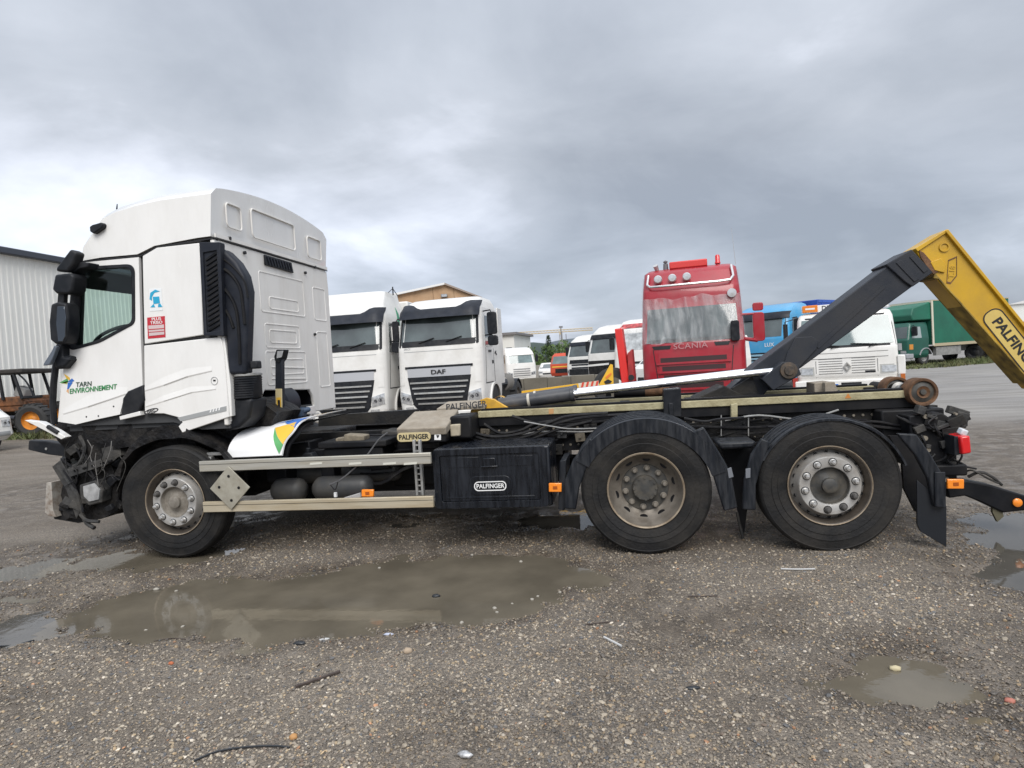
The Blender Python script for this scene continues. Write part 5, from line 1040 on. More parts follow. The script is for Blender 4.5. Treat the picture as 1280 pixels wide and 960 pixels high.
def fleet_cab(root, visor_h=.22, sup=0., full=True):
    """white cab-over tractor with dark visor and a wide slatted grille"""
    P = [(.33,1.16,.14,2.1),(.45,1.22,.03,2.15),(.85,1.24,.0,2.2),(1.05,1.24,.03,2.2),(2.2,1.24,.10,2.2),(2.28,1.235,.13,2.2),(3.1,1.19,.36,2.2),(3.22,1.18,.36,2.2),(3.42+sup*.4,1.10,.55,2.2),(3.55+sup,1.02,.95,2.2),(3.6+sup,.9,1.3,2.15)]
    c = Cab(root, P, white2, r=.22)
    c.front('windscreen', [(-1.10,2.28),(1.10,2.28),(1.06,3.06),(-1.06,3.06)], .006, darkglass, nx=16)
    c.front('windscreen_surround', [(-1.14,2.20),(1.14,2.20),(1.11,2.36),(-1.11,2.36)], .010, blackpl, nx=16)
    for sx in (-1, 1): c.front('windscreen_pillar', [(sx*1.16,2.22),(sx*1.10,2.22),(sx*1.06,3.1),(sx*1.12,3.1)], .012, blackpl, nx=3)
    for x in (-.55, .25):
        b = B(); b.tube([(x, c.fy(x, 2.3)-.03, 2.30), (x+.45, c.fy(x+.45, 2.40)-.035, 2.42)], .014, 5); b.build('wiper', black_ink, root)
    # visor thicker towards both ends
    v = B(); 
    def vf(u, w_): x = -1.17+2.34*u; e = abs(2*u-1); top = 3.20+visor_h*(.25+.75*sstep(.45, .75, np.array(e))); z = 2.98+(top-2.98)*w_; return (x, c.fy(x, z)-.05-.22*(1-w_)*(.6+.4*(1-e)), z)
    v.sheet(vf, 18, 4, (0, .06, 0)); v.build('sun_visor', navypl, root)
    c.front('grille', [(-.78,.62),(.78,.62),(.92,1.36),(-.92,1.36)], .012, blackpl, nx=14, nz=6); g = c.front('grille_lower', [(-.62,.42),(.62,.42),(.80,.63),(-.80,.63)], .014, blackpl, nx=12)
    for k in range(5):
        z = .60+k*.145; w_ = .62+.055*k
        c.front('grille_slat', [(-w_,z),(w_,z),(w_,z+.045),(-w_,z+.045)], .05, galv if k % 1 == 0 else blackpl, depth=.03, nx=12)
    c.front('grille_bar', [(-.90,1.36),(.90,1.36),(.92,1.60),(-.92,1.60)], .02, mat('silver_bar', (.55, .55, .56), .3, metal=.5), nx=12)
    c.front('grille_edge', [(-.98,1.60),(.98,1.60),(.98,1.66),(-.98,1.66)], .024, blackpl, nx=12)
    c.front('bonnet_line', [(-1.2,2.06),(1.2,2.06),(1.2,2.075),(-1.2,2.075)], .003, greyband, nx=12)
    for sx in (-1, 1):
        lamp(c, sx*.82, sx*1.17, .60, .88, skew=.07); c.front('fog_lamp', [(sx*.75,.44),(sx*1.0,.44),(sx*1.02,.54),(sx*.78,.54)], .012, lampglass, nx=5)
        c.front('corner_step', [(sx*1.02,1.15),(sx*1.18,1.15),(sx*1.18,1.75),(sx*1.02,1.75)], .010, white2, nx=4)
        c.side('side_window', sx, [(.55,2.12),(1.35,2.12),(1.35,2.98),(.75,2.98)], .008, darkglass); c.side('door_line', sx, [(1.42,.9),(1.45,.9),(1.45,3.0),(1.42,3.0)], .004, black_ink); c.side('door_line', sx, [(.42,1.1),(.45,1.1),(.62,2.1),(.59,2.1)], .004, black_ink); c.side('door_line', sx, [(.42,1.08),(1.45,1.08),(1.45,1.11),(.42,1.11)], .004, black_ink)
        c.side('door_handle', sx, [(1.2,1.62),(1.36,1.62),(1.36,1.72),(1.2,1.72)], .010, black_ink)
        bgwheel(root, sx*1.2-(.31 if sx > 0 else -.0), 1.35, .5, .31)
        b = B(); b.lathe([(.53,0),(.60,0),(.60,.06),(.53,.06)], (sx*1.25-(.03 if sx > 0 else .03), 1.35, .5), ax='x', n=22, a0=rad(-5), a1=rad(185)); b.build('wheel_arch', white2, root); b = B(); b.lathe([(.0,0),(.53,0)], (sx*1.243, 1.35, .5), ax='x', n=22, a0=rad(0), a1=rad(180)); b.build('arch_liner', black_ink, root)
    b = B(); b.box(-1.2, 1.2, .06, .4, .26, .40); b.build('bumper', white2, root, bevel=.03)
    return c
# middle white tractor unit
t1 = thing('tractor_unit', 'white lorry cab facing us with big slatted grille and dark visor, gabled building behind', 'truck', spot(547, 17.1), -.05, group='white lorry cabs parked in the yard')
c = fleet_cab(t1); c.word('DAF', .17, 0., 1.475, .045, black_ink, name='badge_lettering', bold=.02, sx=1.35)
mirror(t1, 1.46, .55, 2.74, .62, .26, blackpl); mirror(t1, 1.46, .55, 2.26, .28, .28, blackpl); mirror(t1, -1.42, .6, 2.7, .6, .2, blackpl, -1)
tractor_back(t1)
for sx in (-1, 1): b = B(); b.box(sx*1.2-.02, sx*1.2+.02, 2.25, 2.75, 1.0, 3.3); b.build('air_deflector', white2, t1, bevel=.01)
b = B()
for k in range(5): b.lathe([(.22,-.04),(.28,0),(.22,.04)], (1.05, 2.95+.16*k, 1.0), ax='y', n=18)
b.build('bellows_stack', mat('bellows_grey', (.16, .155, .145), .6), t1)
c.word('SPACE', .07, -.9, 2.15, .006, greyband, name='model_lettering')
b = B(); b.obox((1.255, 1.62, 1.95), (.012, .14, .04), (.4, 0, 0)); b.obox((1.255, 1.70, 1.90), (.012, .12, .03), (-.5, 0, 0)); b.obox((1.252, 1.0, 1.98), (.012, .30, .06)); b.build('door_print', black_ink, t1)
# left white tractor unit
t2 = thing('tractor_unit', 'white lorry cab with green and red side stripes, partly behind the wrecked truck cab', 'truck', spot(427, 17.5), 0.02, group='white lorry cabs parked in the yard')
c = fleet_cab(t2, sup=.38); mirror(t2, 1.40, .75, 2.6, .55, .28, white2); mirror(t2, 1.42, .62, 2.25, .3, .26, blackpl); tractor_back(t2)
c.side('green_stripe', 1, [(1.55,2.9),(1.75,2.9),(1.80,3.3),(1.65,3.5)], .008, mat('stripe_green', (.03, .25, .13), .5)); c.side('green_stripe', 1, [(1.60,1.75),(1.85,1.75),(1.9,2.9),(1.55,2.9)], .007, mat('stripe_pale_green', (.16, .36, .24), .5, var=.6, vscale=18)); c.side('red_stripe', 1, [(2.02,1.25),(2.14,1.25),(2.16,2.7),(2.03,2.7)], .008, mat('stripe_red', (.55, .07, .06), .5)); c.side('side_print', 1, [(1.3,1.28),(1.9,1.28),(1.9,1.42),(1.3,1.42)], .008, mat('print_mix', (.3, .4, .34), .5, var=.8, vscale=30))
b = B(); b.lathe([(.0,-.02),(.1,-.02),(.11,.03),(0,.05)], (-.7, .62, 3.32), n=16); b.build('roof_lamp', lampglass, t2)
b = B(); b.tube([(1.1, 1.2, 3.9), (1.14, 1.5, 4.05), (1.18, 1.8, 3.85)], .012, 5); b.tube([(1.14, 1.5, 3.85), (1.14, 1.5, 4.1)], .02, 6); b.build('roof_branch', black_ink, t2)
b = B(); b.box(-1.25, 1.25, 2.5, 8.0, 1.2, 3.75); b.build('box_body', white2, t2, bevel=.03)

# red cab wrapped in film
red = mat('red_truck_paint', (.33, .010, .022), .3, coat=.4, var=.08, vscale=2, dirt=(.28, .06, .06), dscale=3, damt=.35)
redd = mat('red_lamp_paint', (.55, .02, .02), .35)
t3 = thing('tractor_unit', 'red high-roof lorry cab with clear film taped over its windscreen', 'truck', spot(866, 15.6), -.13)
P = [(.40,1.18,.10,2.1),(.55,1.24,.02,2.15),(1.0,1.26,.0,2.2),(1.80,1.26,.05,2.2),(1.90,1.255,.08,2.2),(2.9,1.22,.30,2.2),(3.2,1.20,.34,2.2),(3.72,1.16,.66,2.2),(3.82,1.06,.9,2.2),(3.84,.9,1.2,2.15)]
c = Cab(t3, P, red, r=.2, bulge=.07)
c.front('windscreen', [(-1.12,1.93),(1.12,1.93),(1.08,2.74),(-1.08,2.74)], .006, darkglass, nx=16)
c.front('windscreen_band', [(-1.14,1.86),(1.14,1.86),(1.13,1.95),(-1.13,1.95)], .008, black_ink, nx=16)
fm = glass('clear_film', (.74, .76, .77), .10, .12)
def film_mat():
    m = bpy.data.materials.new('plastic_film'); m.use_nodes = True; nt = m.node_tree; N, L = nt.nodes, nt.links
    for n in list(N): N.remove(n)
    o = N.new('ShaderNodeOutputMaterial'); t = N.new('ShaderNodeBsdfTransparent'); d = N.new('ShaderNodeBsdfPrincipled'); d.inputs['Base Color'].default_value = (.62, .64, .65, 1); d.inputs['Roughness'].default_value = .22
    tc = N.new('ShaderNodeTexCoord'); mp = N.new('ShaderNodeMapping'); mp.inputs['Scale'].default_value = (3.2, 1, 1.1); L.new(tc.outputs['Object'], mp.inputs[0]); n = N.new('ShaderNodeTexNoise'); n.inputs['Scale'].default_value = 1.6; n.inputs['Detail'].default_value = 6; n.inputs['Distortion'].default_value = .6; L.new(mp.outputs[0], n.inputs[0])
    r = N.new('ShaderNodeMapRange'); r.inputs[1].default_value = .42; r.inputs[2].default_value = .75; r.inputs[3].default_value = .07; r.inputs[4].default_value = .26; L.new(n.outputs[0], r.inputs[0])
    bp = N.new('ShaderNodeBump'); bp.inputs['Strength'].default_value = .8; bp.inputs['Distance'].default_value = .05; L.new(n.outputs[0], bp.inputs['Height']); L.new(bp.outputs[0], d.inputs['Normal'])
    mx = N.new('ShaderNodeMixShader'); L.new(r.outputs[0], mx.inputs[0]); L.new(t.outputs[0], mx.inputs[1]); L.new(d.outputs[0], mx.inputs[2]); L.new(mx.outputs[0], o.inputs[0]); return m
pf = film_mat(); b = B()
def ff(u, v):
    x = -1.22+2.44*u; top = 3.0+.03*math.sin(u*13)+.02*math.sin(u*31+1); bot = 1.84+.025*math.sin(u*31); z = bot+(top-bot)*v
    return (x, c.fy(x, z)-.05-.025*math.sin(u*40+2*v)-.02*math.sin(u*77+v*5), z)
b.sheet(ff, 70, 10, (0, .004, 0)); fo = b.build('protective_film', pf, t3, smooth=60)
for sx in (-1, 1): c.side('side_film', sx, [(.35,1.75),(1.5,1.75),(1.5,3.6),(.5,3.6)], .02, pf)
c.rect('grille_panel', -.84, .84, .62, 1.62, .012, red, nx=12)
for k, z in enumerate((1.42, 1.20, .98, .76)):
    w_ = .80-.035*k; c.front('grille_opening', [(-w_,z-.06),(w_,z-.06),(w_,z+.06),(-w_,z+.06)], .016, mat('grille_dark_red', (.035, .012, .014), .6), nx=12); c.front('grille_slat', [(-w_-.1,z-.11),(w_+.1,z-.11),(w_+.1,z-.06),(-w_-.1,z-.06)], .05, red, nx=12)
c.front('nameplate_recess', [(-.95,1.70),(-.55,1.70),(-.52,1.79),(-1.0,1.79)], .012, black_ink, nx=5); c.front('nameplate_recess', [(.55,1.72),(.86,1.72),(.9,1.81),(.52,1.81)], .012, black_ink, nx=5)
c.word('SCANIA', .19, -.05, 1.745, .06, mat('faded_silver', (.46, .27, .28), .4, metal=.2), name='badge_lettering', sx=1.2, spacing=1.05)
for sx in (-1, 1): c.front('corner_line', [(sx*.84,.6),(sx*.86,.6),(sx*.98,1.7),(sx*.96,1.7)], .006, black_ink, nx=2)
b = B(); b.box(-1.2, 1.2, .03, .5, .42, .62); b.build('bumper', red, t3, bevel=.04)
lb = [(-1.03, c.fy(-1.03, 3.62)-.05, 3.66), (-1.06, c.fy(-1.06, 3.4)-.10, 3.40), (-.98, c.fy(-.98, 3.34)-.12, 3.33)]+[(x, c.fy(x, 3.32)-.14, 3.32) for x in np.linspace(-.7, .7, 6)]+[(.98, c.fy(.98, 3.34)-.12, 3.34), (1.06, c.fy(1.06, 3.45)-.10, 3.45), (1.03, c.fy(1.03, 3.7)-.05, 3.74)]
b = B(); b.tube(lb, .032, 8); b.build('lamp_bar', mat('bar_chrome', (.7, .69, .68), .25, metal=.8), t3)
for x in (-.78, -.42, -.06):
    b = B(); b.lathe([(0,-.06),(.085,-.055),(.105,-.03),(.105,.04),(0,.06)], (x, c.fy(x, 3.52)-.12, 3.52), n=20); o = b.build('spot_lamp', mat('lamp_shell', (.6, .6, .6), .3, metal=.6), t3); b = B(); b.lathe([(0,-.006),(.085,0)], (x, c.fy(x, 3.52)-.178, 3.52), n=16); b.build('lamp_glass', mat('lamp_lens', (.6, .61, .62), .15, metal=.4), o)
b = B(); b.lathe([(0,-.04),(.11,-.03),(.115,.04),(0,.06)], (1.0, c.fy(1.0, 2.98)-.08, 3.0), n=18); b.build('spot_lamp', mat('lamp_lens', (.6, .61, .62), .15, metal=.4), t3)
b = B(); b.obox((-.02, 1.0, 3.90), (.96, .3, .19), (0, 0, 0)); sg = b.build('roof_sign_box', mat('sign_red', (.62, .05, .045), .4), t3, bevel=.03); 
b = B(); b.lathe([(.075,0),(.075,.03),(.062,.05),(.06,.2),(.04,.23),(0,.235)], (.72, 1.1, 3.86), ax='z', n=16); b.build('beacon', redlens, t3); b = B(); b.cyl((.72, 1.1, 3.8), (.72, 1.1, 3.87), .05, n=12); b.build('beacon_base', blackpl, t3)
b = B(); b.cyl((-.60, 1.0, 3.82), (-.60, 1.0, 3.98), .07, .06, n=10); b.lathe([(0,0),(.05,.02),(.06,.06),(0,.1)], (-.60, 1.0, 3.98), ax='z', n=10); b.build('air_horn', mat('horn_grey', (.14, .14, .15), .4), t3); b = B(); b.cyl((-.82, 1.0, 3.8), (-.86, .9, 3.95), .05, .07, n=10); b.build('air_horn', mat('horn_pale', (.5, .5, .5), .4, metal=.4), t3)
b = B(); b.cyl((1.16, 1.1, 3.8), (1.10, 1.1, 4.75), .008, .004, n=5); b.build('aerial', mat('aerial_grey', (.4, .41, .42), .4), t3)
for z, h, w_ in ((2.62, .20, .25), (2.12, .72, .27)):
    mirror(t3, 1.60, .45, z, h, w_, red, arm=False)
b = B(); b.tube([(1.2, .4, 2.45), (1.58, .5, 2.45)], .03, 7); b.build('mirror_arm', red, t3)
b = B(); b.tube([(1.2, .35, 1.85), (1.55, .5, 1.78)], .05, 7); b.build('mirror_arm', red, t3)
mirror(t3, 1.02, -.02, 2.05, .5, .2, blackpl, arm=False)
for sx in (-1, 1): c.side('side_window', sx, [(.5,1.95),(1.35,1.95),(1.35,2.8),(.7,2.8)], .006, darkglass); bgwheel(t3, sx*1.2-(.31 if sx > 0 else 0), 1.35)
tractor_back(t3)

# white low cab with recovery sign
t4 = thing('recovery_truck', 'old white square lorry cab with ribbed front and orange roof sign, behind the boom', 'truck', spot(1057, 13.9), -.27)
P = [(.52,.99,.12,1.6),(.78,1.0,.06,1.7),(.85,1.01,.03,1.7),(1.45,1.01,.06,1.75),(2.15,.96,.30,1.75),(2.26,.92,.36,1.75),(2.31,.82,.5,1.7)]
c = Cab(t4, P, white2, r=.10, bulge=.03)
c.front('windscreen_seal', [(-.98,1.48),(.98,1.48),(.91,2.20),(-.91,2.20)], .006, blackpl, nx=14); c.front('windscreen', [(-.93,1.53),(.93,1.53),(.87,2.15),(-.87,2.15)], .012, mat('green_tint_glass', (.14, .19, .19), .05, coat=.5, var=.3, vscale=1.5, spec=.8), nx=14)
for x in (-.3, .45): b = B(); b.tube([(x, c.fy(x, 1.47)-.03, 1.47), (x+.18, c.fy(x+.18, 1.50)-.03, 1.52), (x-.35, c.fy(x-.35, 1.53)-.03, 1.56)], .012, 5); b.build('wiper', black_ink, t4)
for k in range(7):
    z = .90+k*.055; 
    for x0, x1 in ((-.56, -.08), (.10, .56)): c.rect('grille_slot', x0, x1, z, z+.014, .004, mat('slot_grey', (.13, .13, .13), .7), nx=5, depth=.02)
for x in (-.62, .60): c.rect('panel_line', x, x+.012, .82, 1.2, .004, mat('slot_grey', (.13, .13, .13), .7), nx=1)
c.rect('panel_line', -1.0, 1.0, 1.24, 1.252, .004, mat('slot_grey', (.13, .13, .13), .7)); c.rect('panel_line', -1.0, 1.0, 1.36, 1.37, .004, mat('slot_grey', (.13, .13, .13), .7))
for sx in (-1, 1): c.rect('headlight', sx*.82-.14, sx*.82+.14, .90, 1.04, .012, lampglass, nx=4); c.rect('headlight_frame', sx*.82-.17, sx*.82+.17, .87, 1.07, .006, mat('lamp_grey', (.4, .4, .38), .5), nx=4)
b = B(); b.holed([(.01,.94),(.09,1.05),(.01,1.16),(-.07,1.05)], [[(.01,.99),(.055,1.05),(.01,1.11),(-.035,1.05)]], c.fy(0, 1.05)-.05, c.fy(0, 1.05)-.01); b.build('diamond_badge', galv, t4, bevel=.004)
c.rect('name_print', .36, .56, .90, .945, .007, blackpl, nx=3)
b = B(); b.box(-1.06, 1.06, .0, .35, .50, .76); bu = b.build('bumper', white2, t4, bevel=.03); b = B(); b.box(-.12, .28, -.006, .01, .60, .70); b.build('bumper_slot', black_ink, bu)
b = B(); b.box(-.72, -.18, -.012, .0, .565, .675); b.build('number_plate', sticker_w, bu); b = B(); b.box(-.24, -.18, -.016, -.011, .567, .673); b.build('plate_band', blue_ink, bu); text('20 LA', .10, black_ink, bu, (-.42, -.013, .62), R90, 'plate_lettering', sx=.9)
b = B(); b.box(.98, 1.13, .05, .35, .83, 1.25); b.build('corner_flap', white2, t4, bevel=.02); b = B(); b.box(1.03, 1.11, .02, .1, .66, .84); b.build('indicator', mat('dull_orange', (.45, .12, .02), .35), t4); b = B(); b.box(-1.11, -1.0, .02, .12, .60, .84); b.build('indicator', mat('dull_red', (.35, .04, .03), .4), t4)
b = B(); b.box(-.84, -.52, .42, .60, 2.34, 2.50); b.build('orange_sign', mat('sign_orange', (.75, .22, .02), .45), t4, bevel=.01); b = B(); b.box(-.86, .9, .45, .60, 2.33, 2.49); sb = b.build('roof_sign', sticker_w, t4, bevel=.01); text('DEPANNAGE', .15, black_ink, sb, (-.02, .446, 2.41), R90, 'sign_lettering', sx=.95, bold=.01)
b = B(); b.box(-.78, -.58, .415, .43, 2.40, 2.44); b.build('sign_mark', sticker_w, t4)
for sx in (-1, 1): c.side('side_window', sx, [(.5,1.52),(1.3,1.52),(1.3,2.12),(.6,2.12)], .006, darkglass); bgwheel(t4, sx*1.0-(.28 if sx > 0 else 0), 1.2, .42, .28)
b = B(); b.tube([(-1.05, .3, 1.5), (-1.22, .2, 1.6), (-1.22, .2, 2.15), (-1.05, .3, 2.2)], .014, 5); b.box(-1.27, -1.17, .2, .3, 1.6, 2.1); b.build('mirror', blackpl, t4); b = B(); b.box(-.9, .9, 1.8, 5, .55, 1.1); b.build('rear_deck', chassis2, t4)

# blue lorry with curtain body
blue = mat('sky_blue_paint', (.045, .30, .56), .32, coat=.3, var=.08, vscale=2, dirt=(.2, .3, .36), dscale=2, damt=.35)
t5 = thing('curtain_lorry', 'sky blue lorry cab with dark blue curtain body between the red and white cabs', 'truck', spot(944, 24), -.72)
P = [(.35,1.15,.15,1.9),(.5,1.22,.03,2.0),(1.3,1.24,.0,2.1),(1.9,1.24,.06,2.1),(2.0,1.23,.1,2.1),(2.8,1.18,.36,2.1),(3.0,1.12,.55,2.1),(3.2,1.0,1.0,2.1),(3.27,.9,1.4,2.0)]
c = Cab(t5, P, blue, r=.22); c.front('windscreen', [(-1.12,1.98),(1.12,1.98),(1.08,2.72),(-1.08,2.72)], .006, darkglass, nx=14); c.front('sun_visor', [(-1.18,2.66),(1.18,2.66),(1.15,2.92),(-1.15,2.92)], .08, navypl, nx=12)
for k in range(5): c.rect('grille_slat', -.55, .55, .75+k*.13, .82+k*.13, .02, mat('pale_blue_slat', (.3, .48, .6), .4), nx=6)
c.rect('grille', -.6, .6, .7, 1.4, .01, black_ink, nx=6)
for sx in (-1, 1): lamp(c, sx*.75, sx*1.12, .85, 1.12, skew=.05); c.side('side_window', sx, [(.5,1.95),(1.3,1.95),(1.3,2.65),(.65,2.65)], .006, darkglass); mirror(t5, sx*1.42, .5, 2.3, .6, .25, blackpl, sx); bgwheel(t5, sx*1.2-(.3 if sx > 0 else 0), 1.3)
c.word('LUX', .2, .55, 1.68, .012, sticker_w, name='front_lettering', bold=.01)
for y in (.95, 1.5): text('LUX', .2, sticker_w, t5, (1.25, y, 1.72), (rad(90), 0, rad(90)), 'door_lettering', bold=.01)
b = B(); b.box(-1.1, 1.1, .03, .5, .35, .6); b.build('bumper', blue, t5, bevel=.04)
navy = mat('blue_curtain', (.018, .065, .33), .45, var=.15, vscale=3)
b = B(); b.box(-1.26, 1.26, 2.6, 6.6, 1.15, 3.36); cb_ = b.build('curtain_body', navy, t5, bevel=.03)
b = B(); 
for k in range(4): b.box(1.262, 1.275, 2.9+k*.85, 2.95+k*.85, 1.1, 3.3)
b.box(1.262, 1.275, 2.6, 6.6, 3.24, 3.35); b.build('curtain_straps', mat('strap_blue', (.03, .10, .42), .5), cb_); b = B(); b.box(-.5, .5, 2.0, 6.4, .7, 1.1); b.build('chassis', chassis2, t5)
for y in (5.4,):
    for sx in (-1, 1): bgwheel(t5, sx*1.2-(.3 if sx > 0 else 0), y)

# green covered lorry
gr = mat('green_truck_paint', (.010, .085, .060), .35, coat=.3, var=.1, vscale=2); grc = mat('green_tarp', (.010, .125, .075), .5, var=.15, vscale=1.2, dirt=(.02, .08, .06), dscale=.9, damt=.5)
t6 = thing('covered_lorry', 'dark green lorry with green tarpaulin body parked on the grass verge', 'truck', spot(1110, 37), -1.02)
P = [(.45,1.1,.1,1.7),(.6,1.18,.02,1.75),(1.5,1.2,.0,1.8),(1.6,1.2,.05,1.8),(2.3,1.12,.28,1.8),(2.5,1.05,.4,1.8),(2.55,.9,.6,1.75)]
c = Cab(t6, P, gr, r=.15); c.front('windscreen', [(-1.08,1.62),(1.08,1.62),(1.02,2.28),(-1.02,2.28)], .006, darkglass, nx=12)
b = B(); b.lathe([(.15,0),(.15,-.03),(.12,-.03),(.12,0)], (0, c.fy(0, 1.15), 1.15), n=20); b.obox((0, c.fy(0, 1.15)-.02, 1.2), (.02, .02, .16)); b.obox((-.06, c.fy(0, 1.15)-.02, 1.1), (.14, .02, .02), (0, -.5, 0)); b.obox((.06, c.fy(0, 1.15)-.02, 1.1), (.14, .02, .02), (0, .5, 0)); b.build('star_badge', galv, t6)
for k in range(4): c.rect('grille_slot', -.7, .7, .92+k*.12, .97+k*.12, .006, black_ink, nx=6)
c.rect('notice', .62, .82, .95, 1.35, .02, mat('notice_grey', (.5, .5, .5), .5), nx=2)
b = B(); b.box(-1.2, 1.2, -.1, .5, .42, .72); bu = b.build('bumper', mat('grey_bumper', (.33, .34, .36), .5, dirt=(.2, .2, .2), dscale=3), t6, bevel=.05); b = B(); b.box(-.25, .25, -.115, -.1, .55, .66); b.build('number_plate', sticker_w, bu)
for sx in (-1, 1): c.rect('headlight', sx*.9-.16, sx*.9+.16, .75, .9, .012, lampglass, nx=3); c.side('side_window', sx, [(.4,1.6),(1.2,1.6),(1.2,2.25),(.55,2.25)], .006, mat('pale_window', (.3, .34, .34), .1, spec=.8)); mirror(t6, sx*1.35, .35, 2.0, .55, .3, blackpl, sx); bgwheel(t6, sx*1.1-(.3 if sx > 0 else 0), 1.5, .46, .3, galv)
c.side('orange_plate', 1, [(.15,.95),(.45,.95),(.45,1.25),(.15,1.25)], .02, mat('placard_orange', (.6, .25, .04), .5))
b = B(); b.lathe([(.5,0),(.55,0),(.55,.3),(.5,.3)], (.93, 1.5, .46), ax='x', n=18, a0=rad(15), a1=rad(165)); b.build('mudguard', mat('grey_bumper', (.33, .34, .36), .5), t6)
bz = [(-1.25,2.0),(-1.25,3.5),(-1.1,3.72),(1.1,3.72),(1.25,3.5),(1.25,2.0)]
b = B(); b.box(-1.25, 1.25, 2.05, 9.2, 1.15, 3.72); bd = b.build('tarp_body', grc, t6, bevel=.03)
b = B(); b.add([(-1.22,.45,2.62),(1.22,.45,2.62),(1.22,2.04,2.62),(-1.22,2.04,2.62),(-1.15,.62,3.35),(1.15,.62,3.35),(1.22,2.04,3.68),(-1.22,2.04,3.68),(-1.2,.38,2.95),(1.2,.38,2.95)], [(3,2,1,0),(0,1,9,8),(8,9,5,4),(4,5,6,7),(1,2,6,5,9),(0,8,4,7,3),(2,3,7,6)]); b.crumple(.02, 2, 4); b.build('roof_tarp', grc, t6, bevel=.06)
b = B(); b.box(1.255, 1.30, 2.0, 2.14, 1.1, 3.72); b.box(-1.30, 1.30, 1.98, 2.03, 3.62, 3.76); b.build('body_post', mat('cream_post', (.6, .56, .45), .6), bd)
b = B(); b.box(1.255, 1.28, 2.1, 9.2, 1.05, 1.22); b.box(-1.27, 1.27, 2.1, 9.2, 3.722, 3.78); b.build('body_rail', mat('wood_rail', (.42, .36, .24), .7), bd)
b = B(); b.box(1.0, 1.2, 2.4, 4.6, .5, 1.0); b.box(-.5, .5, 1.9, 9, .65, 1.05); b.build('chassis', mat('grey_skirt', (.25, .25, .24), .6, var=.2), t6)
for y in (6.8,):
    for sx in (-1, 1): bgwheel(t6, sx*1.15-(.5 if sx > 0 else 0), y, .46, .5)

# row of white cabs in the middle distance
def simple_cab(name, label, px, D, th, H, feats):
    t = thing(name, label, 'truck', spot(px, D), th, 'white lorry cabs parked in the yard'); k = H/3.3
    P = [(.35*k,1.15,.15,2.0),(.5*k,1.22,.02,2.1),(1.0*k,1.24,.0,2.2),(1.8*k,1.24,.08,2.2),(2.65*k,1.2,.36,2.2),(2.9*k,1.15,.5,2.2),(3.2*k,1.05,.95,2.2),(3.3*k,.9,1.4,2.1)]
    c = Cab(t, P, feats.get('paint', white2), r=.24)
    c.front('windscreen', [(-1.14,1.82*k),(1.14,1.82*k),(1.08,2.62*k),(-1.08,2.62*k)], .006, feats.get('glass', darkglass), nx=12); c.front('sun_visor', [(-1.16,2.56*k),(1.16,2.56*k),(1.12,2.8*k),(-1.12,2.8*k)], .06, feats.get('visor', navypl), nx=10)
    for sx in (-1, 1): c.side('side_window', sx, [(.5,1.85*k),(1.35,1.85*k),(1.35,2.55*k),(.7,2.55*k)], .006, darkglass); lamp(c, sx*.75, sx*1.14, .62*k, .9*k, skew=.08); mirror(t, sx*1.42, .45, 2.2*k, .6, .22, blackpl, sx); bgwheel(t, sx*1.2-(.3 if sx > 0 else 0), 1.35)
    for k2 in range(feats.get('slats', 4)): z = (.6+k2*.2)*k; c.rect('grille_slat', -.7, .7, z, z+.1*k, .015, feats.get('grille', black_ink), nx=8)
    b = B(); b.box(-1.15, 1.15, .06, .5, .28, .5); b.build('bumper', feats.get('bump', white2), t, bevel=.04); tractor_back(t); return t, c
t7, c = simple_cab('tractor_unit', 'farthest white lorry cab of the middle row, dark grille, beside the red grab lorry', 724, 41, -.62, 3.2, dict(slats=5, grille=navypl, bump=blackpl))
c.rect('number_plate', -.25, .25, .42, .52, .05, sticker_w, nx=2); c.front('grille', [(-.95,.55),(.95,.55),(.9,.95),(-.9,.95)], .02, blackpl, nx=8); c.front('upper_grille', [(-.9,1.3),(.9,1.3),(.85,1.55),(-.85,1.55)], .02, blackpl, nx=8)
t8, c = simple_cab('tractor_unit', 'white lorry cab with crushed dark front behind the yellow warning board', 755, 33, -.60, 3.35, dict(slats=3, visor=blackpl, bump=blackpl))
c.front('damaged_grille', [(-1.05,.5),(1.05,.5),(1.1,1.45),(-1.1,1.45)], .03, wreck, nx=10); c.front('panel_strip', [(-1.1,1.15),(.3,1.2),(.3,1.3),(-1.1,1.25)], .05, white2, nx=6); c.rect('badge_plate', -.2, .3, .75, .88, .06, greyband, nx=2)
b = B(); b.box(-1.2, 1.2, 2.3, 9, 1.2, 3.3); b.build('box_body', white2, t8, bevel=.05)
t9, c = simple_cab('tractor_unit', 'white lorry cab with film over its windscreen, left of the red high-roof cab', 797, 29, -.35, 3.35, dict(glass=mat('milky_film', (.42, .44, .45), .25, var=.35, vscale=5), visor=pf))
c.front('red_roof_print', [(-1.0,2.9),(1.0,2.9),(.9,3.12),(-.9,3.12)], .02, mat('print_red', (.4, .06, .06), .5, var=.7, vscale=7), nx=6)
t10, c = simple_cab('tractor_unit', 'small distant white lorry cab in front of the low white building', 652, 50, .42, 2.85, dict(slats=4, glass=mat('green_tint_glass', (.14, .19, .19), .05), visor=white2, grille=mat('grey_slat', (.22, .22, .22), .5)))
